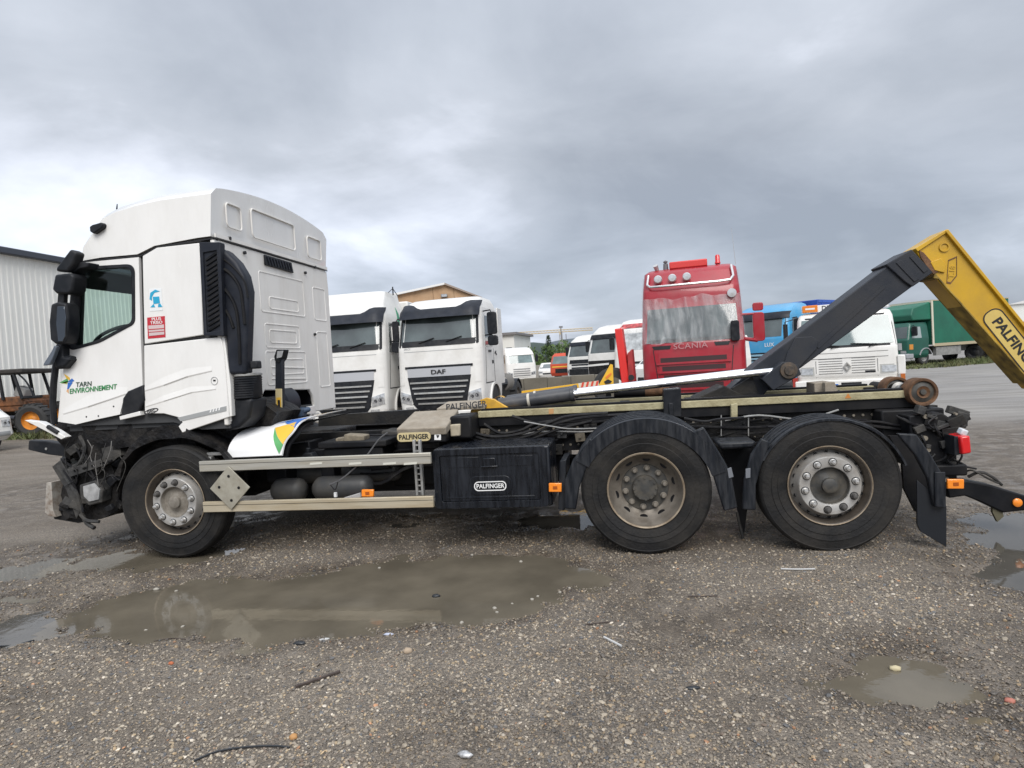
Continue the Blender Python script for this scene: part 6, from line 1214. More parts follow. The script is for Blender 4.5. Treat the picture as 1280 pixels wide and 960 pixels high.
# white van edge beside the red cab
tv = thing('van', 'white van cab seen between the red grab arm and red high-roof cab', 'van', spot(806, 22), -.9)
c = Cab(tv, [(.3,.9,.2,4),(.5,1.0,.0,4.2),(1.1,1.0,.1,4.2),(1.25,1.0,.35,4.2),(1.95,.92,1.15,4.2),(2.1,.85,1.5,4.2)], white2, r=.2)
c.front('windscreen', [(-.88,1.27),(.88,1.27),(.82,1.92),(-.82,1.92)], .006, darkglass)
for sx in (-1, 1): c.side('side_window', sx, [(.8,1.25),(1.9,1.25),(1.9,1.85),(1.3,1.85)], .006, darkglass); bgwheel(tv, sx*.95-(.2 if sx > 0 else 0), .9, .33, .2); bgwheel(tv, sx*.95-(.2 if sx > 0 else 0), 3.5, .33, .2); lamp(c, sx*.6, sx*.9, .75, .95)
c.rect('grille', -.5, .5, .6, .8, .01, black_ink)
# white vehicle corner at the left edge
tw_ = thing('van', 'white van whose bumper corner shows at the left edge beside the tractor', 'van', spot(-26, 17.2), rad(84))
c = Cab(tw_, [(.3,.85,.12,3.8),(.45,.95,.0,4),(.95,.95,.05,4.),(1.1,.95,.3,4.),(1.7,.87,1.0,4.),(1.85,.8,1.3,4.)], white2, r=.25)
c.front('windscreen', [(-.82,1.12),(.82,1.12),(.78,1.66),(-.78,1.66)], .006, darkglass); c.front('bumper_strip', [(-.9,.42),(.9,.42),(.9,.55),(-.9,.55)], .02, greyband)
for sx in (-1, 1): c.side('side_window', sx, [(.7,1.1),(1.8,1.1),(1.8,1.6),(1.2,1.6)], .006, darkglass); bgwheel(tw_, sx*.92-(.2 if sx > 0 else 0), .9, .32, .2); lamp(c, sx*.55, sx*.85, .68, .88)

# distant cars
def car(label, px, D, th, paint, h=1.45):
    t = thing('parked_car', label, 'car', spot(px, D), th, 'cars parked far behind the wall'); hw = .88
    c = Cab(t, [(.25,.8,.1,4.1),(.45,hw,.0,4.3),(.80,hw,.05,4.3),(.92,hw-.04,.5,4.25),(1.0,hw-.06,1.1,4.1),(h-.1,.68,1.75,3.6),(h,.6,2.0,3.3)], paint, r=.2)
    c.front('windscreen', [(-.74,.99),(.74,.99),(.60,h-.12),(-.60,h-.12)], .004, darkglass, nx=6); c.rect('grille', -.5, .5, .48, .62, .01, black_ink, nx=4)
    for sx in (-1, 1): lamp(c, sx*.5, sx*.8, .6, .74); c.side('side_window', sx, [(1.3,1.0),(3.4,1.0),(3.1,h-.12),(1.9,h-.12)], .004, darkglass)
    for y in (.8, 3.4):
        for sx in (-1, 1): bgwheel(t, sx*.84-(.18 if sx > 0 else 0), y, .31, .18, n=16)
    return t
car('white car facing us in front of the hedge, beyond the low concrete wall', 685, 52, .1, white2)
car('dark car beside the white car in front of the hedge', 703, 56, -.3, mat('dark_car_paint', (.05, .05, .055), .3), 1.4)
tg = thing('grab_lorry', 'small red and orange lorry cab left of the middle row of white cabs', 'truck', spot(703, 44), -.3)
c = Cab(tg, [(.5,1.0,.1,1.6),(.7,1.05,.0,1.7),(1.3,1.05,.05,1.7),(1.9,.98,.3,1.7),(2.1,.85,.5,1.6)], mat('orange_red_paint', (.52, .07, .03), .4), r=.15); c.front('windscreen', [(-.95,1.35),(.95,1.35),(.9,1.88),(-.9,1.88)], .006, mat('green_tint_glass', (.14, .19, .19), .05)); c.rect('grille', -.6, .6, .7, 1.0, .01, blackpl); c.rect('yellow_band', -1.0, 1.0, 1.1, 1.18, .01, yel_ink)
for sx in (-1, 1): bgwheel(tg, sx*1.0-(.28 if sx > 0 else 0), 1.1, .42, .28)
b = B(); b.tube([(.3, 1.9, 1.6), (.4, 2.2, 2.5), (.9, 2.4, 2.7), (1.3, 2.4, 2.3)], .1, 6); b.build('grab_boom', mat('orange_red_paint', (.52, .07, .03), .4), tg)
# red folded crane arm on a plant trailer
redc = mat('crane_red', (.62, .022, .018), .38, coat=.2)
D = 14.5
def zt(px, py, D_): return CAM+D_*ray(px, py)
tc_ = thing('loading_crane', 'bright red folded crane arm standing on end left of the red cab', 'crane', spot(783, D))
o_ = np.array(tc_.location); M_ = [Vector(zt(px, py, D)-o_) for px, py in ((768,411),(777,410),(787,481),(777,482))]
b = B(); b.add(M_+[v+Vector((.05, .3, 0)) for v in M_], [(0,1,2,3),(7,6,5,4),(0,4,5,1),(1,5,6,2),(2,6,7,3),(3,7,4,0)]); b.build('crane_arm', redc, tc_, bevel=.02)
M_ = [Vector(zt(px, py, D)-o_) for px, py in ((784,442),(790,436),(794,481),(785,481))]; b = B(); b.add(M_+[v+Vector((.05, .4, 0)) for v in M_], [(0,1,2,3),(7,6,5,4),(0,4,5,1),(1,5,6,2),(2,6,7,3),(3,7,4,0)]); b.build('crane_post', mat('crane_dark_red', (.30, .02, .02), .5, var=.3), tc_, bevel=.02)
v = Vector(zt(789, 472, D-.1)-o_); b = B(); b.lathe([(.07,0),(.07,-.05),(0,-.05)], v, n=14); b.build('pin', black_ink, tc_)
v = Vector(zt(786, 484, D)-o_); b = B(); b.box(v.x-.35, v.x+.3, v.y, v.y+.6, 0, v.z+.05); b.build('crane_base', blackpl, tc_, bevel=.03)
b = B(); b.lathe([(.25,0),(.42,.0),(.48,.05),(.48,.25),(.42,.3)], Vector(zt(766, 480, D)-o_)+Vector((0, .2, -.1)), n=24); b.build('spare_wheel', rubber_bg, tc_)
# yellow beam with chevrons and warning board
D = 11.2
ty = thing('road_barrier_beam', 'yellow beam with red and white chevrons and a triangular warning board', 'barrier', spot(700, D))
o_ = np.array(ty.location)
def slab4(pts, D_, th, nm, m, par, dy=0):
    M_ = [Vector(zt(px, py, D_)-o_)+Vector((0, dy, 0)) for px, py in pts]; n_ = len(M_); b = B(); b.add(M_+[v+Vector((.0, th, 0)) for v in M_], [list(range(n_)), list(range(n_, 2*n_))[::-1]]+[(i, (i+1) % n_, (i+1) % n_+n_, i+n_) for i in range(n_)]); return b.build(nm, m, par)
bm_ = slab4([(652,489),(723,479.5),(724,486),(652,497.5)], D, .12, 'beam', mat('beam_yellow', (.72, .40, .02), .45), ty)

ch = slab4([(723,479.5),(748,476),(749,486),(724,490)], D, .12, 'chevron_board', mat('chevron_pale', (.66, .60, .48), .5), ty)
for k in range(4): x0 = 725+k*6; slab4([(x0,489.5-.5*k),(x0+2.5,489-.5*k),(x0+5.5,477.6-.6*k),(x0+2.6,478.2-.6*k)], D, .01, 'chevron_stripe', mat('chevron_red', (.62, .06, .03), .5), ch, -.012)
wb = slab4([(747,484),(763,455),(766,456),(767,481)], D, .05, 'warning_board', mat('board_yellow', (.76, .44, .03), .45), ty)
slab4([(757,471),(764,465.5),(764.5,468),(758,474)], D, .01, 'board_symbol', mat('board_orange', (.75, .2, .03), .5), wb, -.012); slab4([(755,477),(760,474),(765,476.5),(763,479),(757,480)], D, .01, 'board_symbol', black_ink, wb, -.012)
slab4([(748,486),(768,482),(768,490),(749,490)], D, .3, 'board_foot', black_ink, ty)
for px in (660, 760): v = Vector(zt(px, 488, D)-o_); b = B(); b.box(v.x-.05, v.x+.05, v.y+.13, v.y+.23, 0, v.z); b.build('trestle_leg', blackpl, ty)

# farm tractor by the warehouse
ft = thing('backhoe_loader', 'old orange and black tractor with open cab in front of the white warehouse', 'tractor', spot(27, 23.), rad(12))
org = mat('tractor_orange', (.60, .22, .02), .5, dirt=(.2, .08, .02), dscale=5, damt=.5); orgd = mat('tractor_rust_orange', (.17, .065, .022), .6, var=.4, vscale=6, dirt=(.025, .02, .016), dscale=4, damt=.85)
for x, y, r_ in ((.62, -.55, .60), (.62, .95, .60), (-1.6, -.5, .5), (-1.6, .95, .5)):
    b = B(); b.lathe([(r_*.55,.0),(r_*.8,-.03),(r_*.97,.03),(r_,.1),(r_,.3),(r_*.97,.37),(r_*.55,.4)], (x, y, r_), n=32)
    for k in range(20): q = 2*math.pi*k/20; b.obox((x+r_*math.cos(q), y+.2, r_+r_*math.sin(q)), (.05, .4, .07), (0, -q, 0))
    w = b.build('wheel', rubber_bg, ft); b = B(); b.lathe([(r_*.58,.01),(r_*.5,.10),(r_*.3,.12),(r_*.18,.05),(0,.05)], (x, y, r_), n=24); b.build('rim', org, w)
b = B(); b.box(-1.0, .35, -.35, 1.1, .95, 1.35); b.box(-.9, .3, -.38, 1.12, 1.15, 1.5); b.build('cab_base', orgd, ft, bevel=.05); b = B(); b.box(-2.3, -.9, -.2, .9, .55, 1.35); b.box(-2.0, .5, -.1, .8, .45, .8); b.build('engine_block', wreck, ft, bevel=.04)
for p0, p1 in (((-.95,-.4,1.4),(-1.1,-.4,2.35)), ((-.35,-.42,1.4),(-.45,-.4,2.35)), ((.30,-.4,1.4),(.05,-.4,2.4)), ((-.95,1.1,1.4),(-1.1,1.1,2.35)), ((.3,1.1,1.4),(.05,1.1,2.4)), ((-.35,1.1,1.4),(-.45,1.1,2.35))): b = B(); b.cyl(p0, p1, .055, n=8); b.build('cab_post', blackpl, ft)
b = B(); b.tube(bez([(.15,-.4,2.4),(.5,-.4,2.0),(.75,-.4,1.4)], 10), .035, 6); b.tube([(.25,-.4,1.45),(1.0,-.4,1.45)], .05, 6); b.build('cab_post', blackpl, ft)
b = B(); b.box(-1.2, .45, -.5, 1.2, 2.33, 2.5); b.build('cab_roof', mat('sooty_roof', (.03, .026, .024), .8, var=.3), ft, bevel=.05); b = B(); b.obox((-.15, .3, 1.65), (.4, .4, .4), (0, .4, 0)); b.build('seat', mat('seat_grey', (.35, .35, .34), .7), ft, bevel=.05)
b = B(); b.obox((.55, -.2, 1.05), (.3, .3, .35), (0, .3, .2)); b.cyl((.8,-.4,.95), (.8,-.2,.95), .15, n=12); b.build('front_lamp', orgd, ft, bevel=.04)
b = B(); b.tube([(-2.2, -.5, .6), (-1.0, -.5, .9), (.1, -.55, .75)], .06, 6); b.tube([(-2.2, -.5, .95), (-.6, -.5, 1.1)], .05, 6); b.build('loader_arm', mat('loader_dark', (.05, .055, .07), .5), ft)
# second farm tractor beside the green lorry
f2_ = thing('farm_tractor', 'dark tractor with red wheel hubs beside the green covered lorry', 'tractor', spot(1243, 38), rad(-38))
for x, y, r_, m_ in ((.75, -.4, .62, redlens), (-1.0, -.35, .5, blackpl), (.75, .9, .62, redlens), (-1.0, .8, .5, blackpl)):
    b = B(); b.lathe([(r_*.55,.0),(r_*.85,-.02),(r_*.98,.04),(r_,.1),(r_,.32),(r_*.9,.4)], (x, y, r_), n=26); w = b.build('wheel', rubber_bg, f2_); b = B(); b.lathe([(r_*.57,.0),(r_*.45,.06),(r_*.2,.04),(0,.02)], (x, y, r_), n=18); b.build('rim', mat('hub_red', (.5, .03, .04), .45) if m_ is redlens else m_, w)
b = B(); b.box(-1.5, .2, -.1, .7, .7, 1.25); b.build('bonnet', mat('grey_bonnet', (.08, .085, .09), .5), f2_, bevel=.08); b = B(); b.lathe([(.5,0),(.45,.3),(.3,.5),(0,.55)], (-.3, .3, 1.2), ax='z', n=20); b.build('covered_seat', mat('grey_cover', (.10, .11, .12), .5, var=.3), f2_)
for i in range(8): b = B(); b.obox((rng.uniform(-1.6, .6), rng.uniform(-.4, .3), rng.uniform(.5, 1.1)), (rng.uniform(.1, .4), .2, rng.uniform(.1, .3)), tuple(rng.uniform(-.5, .5, 3))); b.build('engine_piece', (blackpl, wreckgrey)[i % 2], f2_, bevel=.02)

# ------------------------------------------------------------------ buildings, walls, far ground
cladm = mat('white_cladding', (.83, .825, .78), .5, var=.03, vscale=.3, dirt=(.5, .48, .42), dscale=.5, damt=.3, stretch=(1, 1, .25))
wh = thing('warehouse', 'large white ribbed metal warehouse with dark eaves at the left', 'building', (-20, 24, 0))
b = B(); n = 4
for k in range(n):
    y = k*.25-.5; b.add([(.0,y,.0),(.0,y+.13,.0),(.022,y+.155,.0),(.022,y+.225,.0),(.0,y+.25,.0)]+[(.0,y,7.22),(.0,y+.13,7.22),(.022,y+.155,7.22),(.022,y+.225,7.22),(.0,y+.25,7.22)], [(i, i+1, i+6, i+5) for i in range(4)])
first = b.build('wall_panel', cladm, wh, smooth=0)
for i in range(32):
    o = first if i == 0 else inst(first, wh); o.location = (0, -15.5+i*1.0+.0, 0)
b = B(); b.box(-18, -.02, -16, 16, 0, 7.0); b.build('wall_core', mat('grey_core', (.4, .4, .4), .7), wh)
fas = mat('eave_grey', (.05, .058, .075), .5); b = B(); b.box(-.2, .28, -16.2, 16.2, 7.20, 7.46); b.build('eave_gutter', fas, wh, bevel=.03)
b = B(); b.prism([(-18.2,7.1),(-.05,7.0),(-.05,7.3),(.2,7.47),(.1,7.5),(-9,9.2),(-18.2,7.5)], -16.1, 16.1); b.build('roof', fas, wh)

tan = mat('tan_cladding', (.42, .26, .145), .7, var=.15, vscale=1.2, dirt=(.50, .36, .23), dscale=.7, damt=.6)
D = 55; gx = spot(545, D); tb_ = thing('gabled_building', 'tan brown gabled building with white roof edge showing above the middle white lorry cab', 'building', gx, -.02)
g0 = np.array(gx)
tb_.rotation_euler[2] = .225
def gz(px, py): q = CAM+D*ray(px, py); d = q-g0; return (float(d[0]*math.cos(.225)+d[1]*math.sin(.225)), float(q[2]))
L1, PK, R1 = gz(490, 371), gz(556, 356.5), gz(599, 373)
xs = [L1[0], gz(541, 360)[0], gz(567, 360)[0], R1[0]]
def roofz(x): return L1[1]+(PK[1]-L1[1])*(x-L1[0])/(PK[0]-L1[0]) if x < PK[0] else PK[1]+(R1[1]-PK[1])*(x-PK[0])/(R1[0]-PK[0])
for a, c in zip(xs, xs[1:]):
    pts = [(a+.015, 0), (c-.015, 0), (c-.015, roofz(c))]+([PK] if a < PK[0] < c else [])+[(a+.015, roofz(a))]
    b = B(); b.prism(pts, 0, .12); b.build('wall_panel', tan, tb_)
b = B(); b.prism([(L1[0], 0), (R1[0], 0), (R1[0], R1[1]-.05), (PK[0], PK[1]-.05), (L1[0], L1[1]-.05)], .13, 8); b.build('building_shell', mat('tan_dark', (.2, .13, .08), .8), tb_)
b = B(); b.prism([(L1[0]-.25, L1[1]-.06), (PK[0], PK[1]), (PK[0], PK[1]+.16), (L1[0]-.25, L1[1]+.12)], -.35, 8); b.build('roof', mat('roof_white', (.75, .74, .72), .5), tb_)
b = B(); b.prism([(PK[0], PK[1]), (R1[0]+.25, R1[1]-.06), (R1[0]+.25, R1[1]+.08), (PK[0], PK[1]+.16)], -.3, 8); b.build('roof', mat('roof_brown', (.30, .24, .2), .6), tb_)
fx, fz = gz(555.5, 370); b = B(); b.box(fx-.28, fx+.28, -.4, -.05, fz-.16, fz+.12); b.build('floodlight', mat('flood_grey', (.22, .22, .22), .4), tb_, bevel=.04); b = B(); b.box(fx-.22, fx+.22, -.42, -.395, fz-.12, fz+.06); b.build('floodlight_glass', lampglass, tb_)

D = 66; lb_ = thing('low_building', 'low white flat-roofed building with dark windows behind the small distant lorry', 'building', spot(626, D), -.05); o_ = np.array(lb_.location)
def lz(px, py): q = CAM+D*ray(px, py); return float((q-o_)[0]), float(q[2])
x0, zt_ = lz(600, 417); x1, _ = lz(643, 417); b = B(); b.box(x0, x1, 0, 9, 0, 4.6); b.build('wall', cladm, lb_); b = B(); b.box(x0-.2, x1+.35, -.3, 9.3, 4.6, 4.85); b.build('roof_edge', mat('cornice_grey', (.2, .19, .19), .6), lb_); 
for k in range(5): b = B(); b.box(x1-.9-k*1.0, x1-.25-k*1.0, -.03, .05, 2.55, 3.3); f_ = b.build('window', mat('frame_grey', (.3, .3, .3), .5), lb_); b = B(); b.box(x1-.84-k*1.0, x1-.31-k*1.0, -.045, -.03, 2.6, 3.25); b.build('pane', darkglass, f_)
sh = thing('distant_shed', 'pale distant shed with green base at the right edge behind the green lorry', 'building', spot(1305, 62), -.5)
b = B(); b.box(-2.5, 2.5, 0, 6, 0, 2.6); b.build('wall', mat('shed_green', (.2, .28, .24), .6), sh); b = B(); b.box(-2.6, 2.6, -.1, 6.1, 2.6, 4.4); b.build('upper_wall', cladm, sh); b = B(); b.prism([(-2.8, 4.4), (2.8, 4.4), (0, 5.0)], -.3, 6.3); b.build('roof', mat('roof_white', (.75, .74, .72), .5), sh)

D = 25; cw = thing('concrete_wall', 'low stained concrete block wall in front of the distant cars', 'wall', spot(695, D), .05); concm = mat('old_concrete', (.16, .145, .115), .85, var=.25, vscale=3, dirt=(.05, .045, .038), dscale=1.5, damt=.7, bump=.4, bscale=12)
for k in range(5): b = B(); b.box(-2.3+k*.95, -1.36+k*.95, 0, .4, 0, .93+.015*(k % 2)); b.build('concrete_block', concm, cw, bevel=.02)
D = 62; yw = thing('yard_wall', 'long grey boundary wall below the green bushes', 'wall', spot(700, D), 0.)
for k in range(8): b = B(); b.box(-5+k*1.5, -3.52+k*1.5, 0, .3, 0, 1.25); b.build('wall_block', mat('grey_wall', (.28, .265, .24), .85, var=.15, vscale=.8), yw, bevel=.02)

# ------------------------------------------------------------------ vegetation
leafm = mat('leaf_green', (.075, .125, .028), .6, var=.5, vscale=1.5); leafd = mat('cypress_green', (.018, .035, .016), .7, var=.4, vscale=2); bark = mat('bark', (.10, .075, .05), .85, var=.3, vscale=8, bump=.5)
def crown(name, m, parent, c, rx, ry, rz, n, s, seed):
    r = np.random.default_rng(seed); b = B(); blobs = [(r.normal(0, .45, 3)*np.array((rx, ry, rz)), r.uniform(.35, .6)) for _ in range(9)]
    for i in range(n):
        o, k = blobs[i % len(blobs)]; d = r.normal(0, 1, 3); d /= np.linalg.norm(d); p = np.array(c)+np.clip(o, -np.array((rx, ry, rz))*.8, np.array((rx, ry, rz))*.8)+d*k*np.array((rx, ry, rz))*r.uniform(.55, 1.)
        if p[2] < .1: continue
        u = r.normal(0, 1, 3); v = np.cross(u, r.normal(0, 1, 3)); u /= np.linalg.norm(u); v /= np.linalg.norm(v); q = s*r.uniform(.6, 1.3)
        b.add([p+u*q, p+v*q*.6, p-u*q, p-v*q*.6], [(0,1,2,3)])
    return b.build(name, m, parent, smooth=0, recalc=False)
for i, (px, D, h, w, lab) in enumerate(((664, 70, 3.0, 2.4, 'leftmost green bush above the yard wall, next to the small white lorry'), (676, 74, 2.8, 1.6, 'round green bush left of the dark cypress'), (694, 72, 2.9, 1.9, 'broad green bush right of the dark cypress'), (708, 76, 3.2, 2.0, 'green bush just left of the middle white cabs'), (720, 84, 3.7, 2.4, 'taller bright green bush behind the middle white cabs'))):
    t = thing('bush', lab, 'bush', spot(px, D), group='bushes above the yard wall'); b = B()
    for k in range(4): b.tube(bez([(rng.uniform(-.3, .3), 0, 0), (rng.uniform(-.6, .6), rng.uniform(-.3, .3), h*.4), (rng.uniform(-w*.6, w*.6), rng.uniform(-.5, .5), h*.75)], 6), [.06]*6 if False else .04, 5)
    b.build('trunk', bark, t); crown('crown', leafm, t, (0, 0, h*.58), w, w*.8, h*.5, 900, .16, 20+i)
t = thing('cypress', 'slim dark cypress standing above the bushes', 'tree', spot(687, 88)); b = B(); b.cyl((0, 0, 0), (0, 0, 4.6), .12, .03, n=8); b.build('trunk', bark, t)
b = B(); r_ = np.random.default_rng(5)
for i in range(900):
    z = r_.uniform(.3, 5.1); R_ = .62*(1-((z-1.9)/3.4)**2)**.5*r_.uniform(.5, 1) if abs(z-1.9) < 3.3 else .05; q = r_.uniform(0, 6.28); p = np.array((R_*math.cos(q), R_*math.sin(q), z)); d = np.array((.05*math.cos(q+1.5), .05*math.sin(q+1.5), .0)); up = np.array((0.05*math.cos(q), .05*math.sin(q), .22)); b.add([p-d, p+d, p+up], [(0,1,2)])
b.build('crown', leafd, t, smooth=0, recalc=False)
t = thing('lamp_mast', 'thin tall lamp mast to the right of the cypress', 'mast', spot(703.5, 120)); b = B(); b.cyl((0, 0, 0), (0, 0, 7.8), .16, .09, n=8); b.build('pole', mat('mast_grey', (.2, .2, .21), .5), t); b = B(); b.box(-.35, .35, -.15, .15, 7.8, 8.15); b.build('lamp_head', mat('mast_grey', (.2, .2, .21), .5), t); b = B(); b.cyl((.9, 0, 0), (.9, 0, 6.6), .07, n=6); b.build('stay_pole', mat('mast_grey', (.2, .2, .21), .5), t)
# tower crane far away
D = 300; t = thing('tower_crane', 'distant pale tower crane whose long jib crosses the sky above the bushes', 'crane', spot(703, D), .0); cm_ = mat('crane_pale_yellow', (.50, .40, .24), .6); o_ = np.array(t.location)
def cz(px, py): q = CAM+D*ray(px, py)-o_; return Vector((q[0], q[1], q[2]))
a, c = cz(640, 419), cz(741, 412.5); b = B(); d_ = c-a; 
for off in ((0, 0, 0), (0, 0, 1.1), (0, .9, 0)): b.tube([a+Vector(off), c+Vector(off)], .20, 5)
for k in range(24): p, q = a+d_*(k/24), a+d_*((k+1)/24); b.tube([p, p+(q-p)*.5+Vector((0, 0, 1.1)), q], .12, 4)
b.build('jib', cm_, t); b = B(); zj = cz(703, 415).z
for sx in (-.6, .6): b.tube([(sx, 0, 0), (sx, 0, zj)], .14, 4)
for k in range(14): b.tube([(-.6, 0, zj*k/14), (.6, 0, zj*(k+1)/14)], .08, 4)
b.build('mast', mat('crane_mast_grey', (.30, .28, .26), .6), t); b = B(); b.tube([(0, 0, zj), (0, 0, zj+2.2)], .16, 5); b.box(-.7, .3, -.4, .6, zj-1.2, zj); b.build('cab_and_peak', cm_, t)
# hills
hm_ = mat('hill_forest', (.040, .058, .050), .95, var=.3, vscale=.004); hf_ = mat('far_hill', (.085, .105, .12), .95)  # distance haze is painted into the hill colours, bluest on the far ridge
def hill(name, lab, D, hfun, m, a0, a1, n=160):
    b = B(); vs = []
    for i in range(n+1):
        th = rad(a0+(a1-a0)*i/n); h = max(2., hfun(th)); dx, dy = math.sin(th), math.cos(th)
        for rr, hh in ((D, -2), (D*1.03, h*.45), (D*1.08, h*.85), (D*1.12, h), (D*1.25, h*.6), (D*1.4, -3)): vs.append((CAM[0]+dx*rr, CAM[1]+dy*rr, hh))
    b.add(vs, [(i*6+j, i*6+j+1, (i+1)*6+j+1, (i+1)*6+j) for i in range(n) for j in range(5)]); o = b.build(name, m, smooth=80); tag(o, lab, None, None, 'structure')
def ang(px): return math.degrees(math.atan((px-640)/FPX))-math.degrees(YAW)
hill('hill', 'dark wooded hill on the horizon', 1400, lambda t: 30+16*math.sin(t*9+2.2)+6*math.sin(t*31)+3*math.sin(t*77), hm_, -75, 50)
hill('far_hill', 'long hill ridge tinted blue as haze behind the nearer hill', 2300, lambda t: 62+26*math.sin(t*5+1.1)+9*math.sin(t*17+2)+4*math.sin(t*53), hf_, -75, 50)
# grass
grm = mat('verge_grass', (.075, .10, .030), .7, var=.5, vscale=.8, dirt=(.2, .16, .08), dscale=1.2, damt=.6)
def grass(name, lab, pts, n, h0, seed):
    r = np.random.default_rng(seed); P_ = np.array(pts); vs = []; fs = []; lo, hi = P_.min(0), P_.max(0)
    while len(fs) < n:
        p = r.uniform(lo, hi)
        if sdist(np.array([p[0]]), np.array([p[1]]), pts)[0] < 0: continue
        k = len(vs); q = r.uniform(0, 6.28); h = h0*r.uniform(.3, 1.2)*(.6+.5*math.sin(p[0]*1.3)*math.sin(p[1]*.9)); w = .03; d = r.normal(0, .1, 2)
        vs += [(p[0]-w*math.cos(q), p[1]-w*math.sin(q), 0), (p[0]+w*math.cos(q), p[1]+w*math.sin(q), 0), (p[0]+d[0], p[1]+d[1], max(.02, h))]; fs.append((k, k+1, k+2))
    b = B(); b.add(vs, fs); o = b.build(name, grm, smooth=0, recalc=False); tag(o, lab, None, None, 'stuff')
def gp(px, D): s_ = spot(px, D); return (s_[0], s_[1])
grass('grass', 'rough grass verge under the green covered lorry', [gp(1085, 32.5), gp(1180, 32), gp(1330, 36), gp(1330, 44), gp(1090, 40)], 9000, .28, 3)
grass('grass', 'weeds growing along the warehouse wall by the tractor', [gp(-20, 22), gp(70, 21), gp(120, 26), gp(-20, 27)], 3500, .35, 4)
b = B(); v = []
mats_b = mat('verge_soil', (.11, .095, .06), .9, var=.4, vscale=1.2)
xs_ = [gp(1080+ (1340-1080)*i/30, 33.2+ .25*math.sin(i*1.7)+(3.5 if i > 18 else 0)*((i-18)/12 if i > 18 else 0)) for i in range(31)]; xe_ = [gp(1080+(1340-1080)*i/30, 44) for i in range(31)]
b.add([(p[0], p[1], .012) for p in xs_]+[(p[0], p[1], .02) for p in xe_], [(i, i+1, i+32, i+31) for i in range(30)]); o = b.build('verge', mats_b, smooth=0); tag(o, 'earthy verge strip at the far edge of the yard', None, None, 'structure')

# ------------------------------------------------------------------ litter and larger stones
def on_ground(px, py): q = at(px, py, z=0); return np.array((q[0], q[1], float(ground_h(q[0], q[1]))))
stick_m = mat('stick_brown', (.06, .045, .038), .7, var=.4, vscale=20); scrapw = mat('scrap_white', (.45, .45, .44), .5); scrapd = mat('scrap_dark', (.02, .022, .025), .4)
def twig(lab, pts, r, m, name, cat, flat=False):
    P_ = [on_ground(px, py)+np.array((0, 0, r*.8+.004)) for px, py in pts]; root = P_[0].copy(); b = B(); b.tube(bez([p-root for p in P_], 12), r, 6); o = b.build(name, m); o.location = root; tag(o, lab, cat)
twig('straight brown stick lying on the gravel in front of the muddy puddle', [(370,863),(398,853),(425,842)], .009, stick_m, 'stick', 'stick')
twig('thin dark bent twig on the gravel at the bottom of the photo', [(243,959),(272,947),(310,940),(345,938),(362,940)], .005, scrapd, 'twig', 'twig')
twig('black cable scrap at the left edge by the pale puddle', [(-4,808),(18,802),(42,799)], .007, scrapd, 'cable_scrap', 'scrap')
twig('short white plastic stick on the gravel left of the rear wheels', [(755,798.5),(777,808)], .007, scrapw, 'plastic_strip', 'scrap')
twig('pale splinter on the gravel in front of the rear wheels', [(976,713),(996,713.5),(1019,713)], .006, scrapw, 'splinter', 'scrap')
twig('thin twig with pale end on the gravel in front of the first rear wheel', [(860,745.5),(875,746),(897,746)], .004, stick_m, 'twig', 'twig')
twig('long thin twig lying on the gravel under the middle of the truck', [(732,782),(750,779),(768,777)], .004, stick_m, 'twig', 'twig')
twig('faint curved twig near the front edge of the muddy puddle', [(192,799),(215,796),(232,799)], .003, stick_m, 'twig', 'twig')
def bit(lab, px, py, s, m, name, cat, group=None, seed=0, rz=0.):
    p = on_ground(px, py); r = np.random.default_rng(seed); bm = bmesh.new(); bmesh.ops.create_icosphere(bm, subdivisions=1 if group else 2, radius=1)
    for v in bm.verts: v.co = Vector(v.co)*(1+(.45 if group else .3)*mnoise.noise(Vector(v.co)*1.6+Vector((seed, 0, 0))))
    me = bpy.data.meshes.new(name); bm.transform(Matrix.Diagonal((s[0], s[1], s[2], 1))); bm.to_mesh(me); bm.free(); me.materials.append(m); me.polygons.foreach_set('use_smooth', [True]*len(me.polygons))
    o = bpy.data.objects.new(name, me); C.objects.link(o); o.location = (p[0], p[1], max(p[2], WL)+s[2]*.35); o.rotation_euler = (0, 0, rz); tag(o, lab, cat, group)
bit('flat black rubber scrap on the gravel below the rear wheels', 866, 860, (.035, .014, .008), scrapd, 'rubber_scrap', 'scrap', seed=1, rz=.2)
bit('dark crumpled scrap at the near shore of the muddy puddle', 374, 803, (.04, .02, .014), scrapd, 'plastic_scrap', 'scrap', seed=2)
bit('small white torn scrap beside the dark one at the puddle shore', 405, 797, (.035, .012, .006), scrapw, 'paper_scrap', 'scrap', seed=3, rz=.4)
bit('crumpled silvery wrapper on the gravel at the bottom of the photo', 581, 940, (.034, .018, .012), mat('foil', (.42, .42, .42), .35, metal=.3, var=.5, vscale=60), 'wrapper', 'scrap', seed=4, rz=-.2)
bit('bluish white wrapper at the right shore of the muddy puddle', 486, 793, (.032, .012, .008), mat('wrapper_blue', (.42, .45, .55), .4), 'wrapper', 'scrap', seed=5)
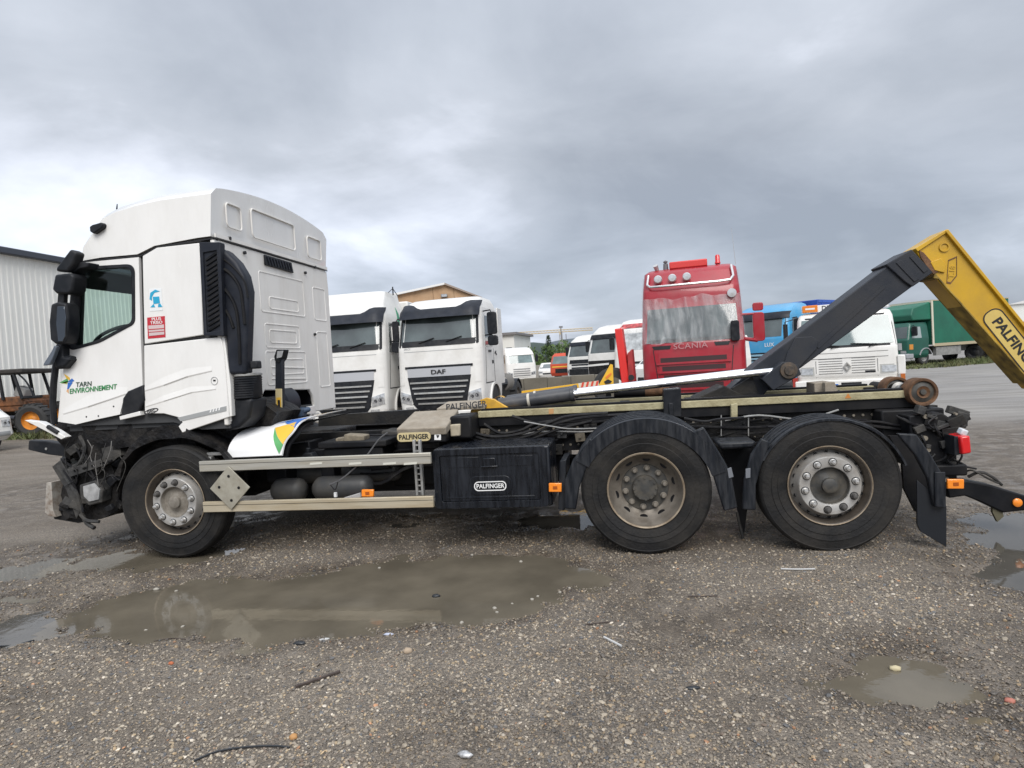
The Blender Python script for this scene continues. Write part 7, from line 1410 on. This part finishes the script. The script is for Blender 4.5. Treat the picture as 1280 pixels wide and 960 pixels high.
bit('dark disc half sunk in the muddy puddle', 545, 743, (.032, .022, .012), scrapd, 'sunken_disc', 'scrap', seed=6)
bit('orange brick chip on the gravel left of the stick', 214, 830, (.016, .012, .01), mat('brick_orange', (.40, .12, .05), .8), 'brick_chip', 'stone', seed=7)
bit('orange pebble on the gravel at the bottom centre', 367, 926, (.020, .016, .014), mat('pebble_orange', (.42, .22, .08), .7), 'pebble', 'stone', seed=8)
bit('tan stone on the gravel right of the stick', 510, 816, (.026, .022, .018), mat('stone_tan', (.36, .28, .2), .8), 'stone', 'stone', seed=9)
bit('pale yellow stone in the small brown puddle', 1119, 833, (.026, .02, .014), mat('stone_yellow', (.46, .4, .25), .7), 'stone', 'stone', seed=10)
bit('reddish stone at the right edge beside the grey puddle', 1262, 874, (.022, .018, .012), mat('stone_red', (.38, .14, .1), .7), 'stone', 'stone', seed=11)
SHORE = ['white stone at the left end of the muddy puddle', 'grey-white flat stone just right of the leftmost shore stone', 'largest pale stone near the right shore of the muddy puddle', 'tiny pale stone touching the largest pale shore stone', 'flat pale stone at the lower right shore of the muddy puddle', 'pale stone in the shallows near the right tip of the puddle', 'small pale pebble beside the stone near the right tip', 'pale stone on the far shore of the muddy puddle', 'white stone on the far shore in front of the toolbox', 'pale stone at the near shore below the sunken disc', 'tiny pale pebble on the right shore above the gravel', "pale pebble by the sky patch at the puddle's right tip", "smallest pebble right at the puddle's right tip", 'pale pebble at the near left shore of the muddy puddle', 'pale pebble in the left shallows of the muddy puddle', 'pale stone at the far shore below the marker lamp']
pale = mat('stone_pale', (.34, .315, .27), .75, var=.15, vscale=30)
for i, (px, py, s) in enumerate(((195,735,.035),(220,737,.022),(618,758,.028),(621,763,.018),(577,776,.024),(665,747,.022),(672,743,.016),(651,700,.022),(590,692,.026),(543,786,.022),(640,752,.014),(700,738,.018),(712,733,.016),(182,785,.016),(228,781,.02),(474,708,.022))):
    bit(SHORE[i], px, py, (s*.8, s*.6, s*.38), pale, 'shore_stone', 'stone', 'pale stones round the muddy puddle', seed=30+i, rz=i)
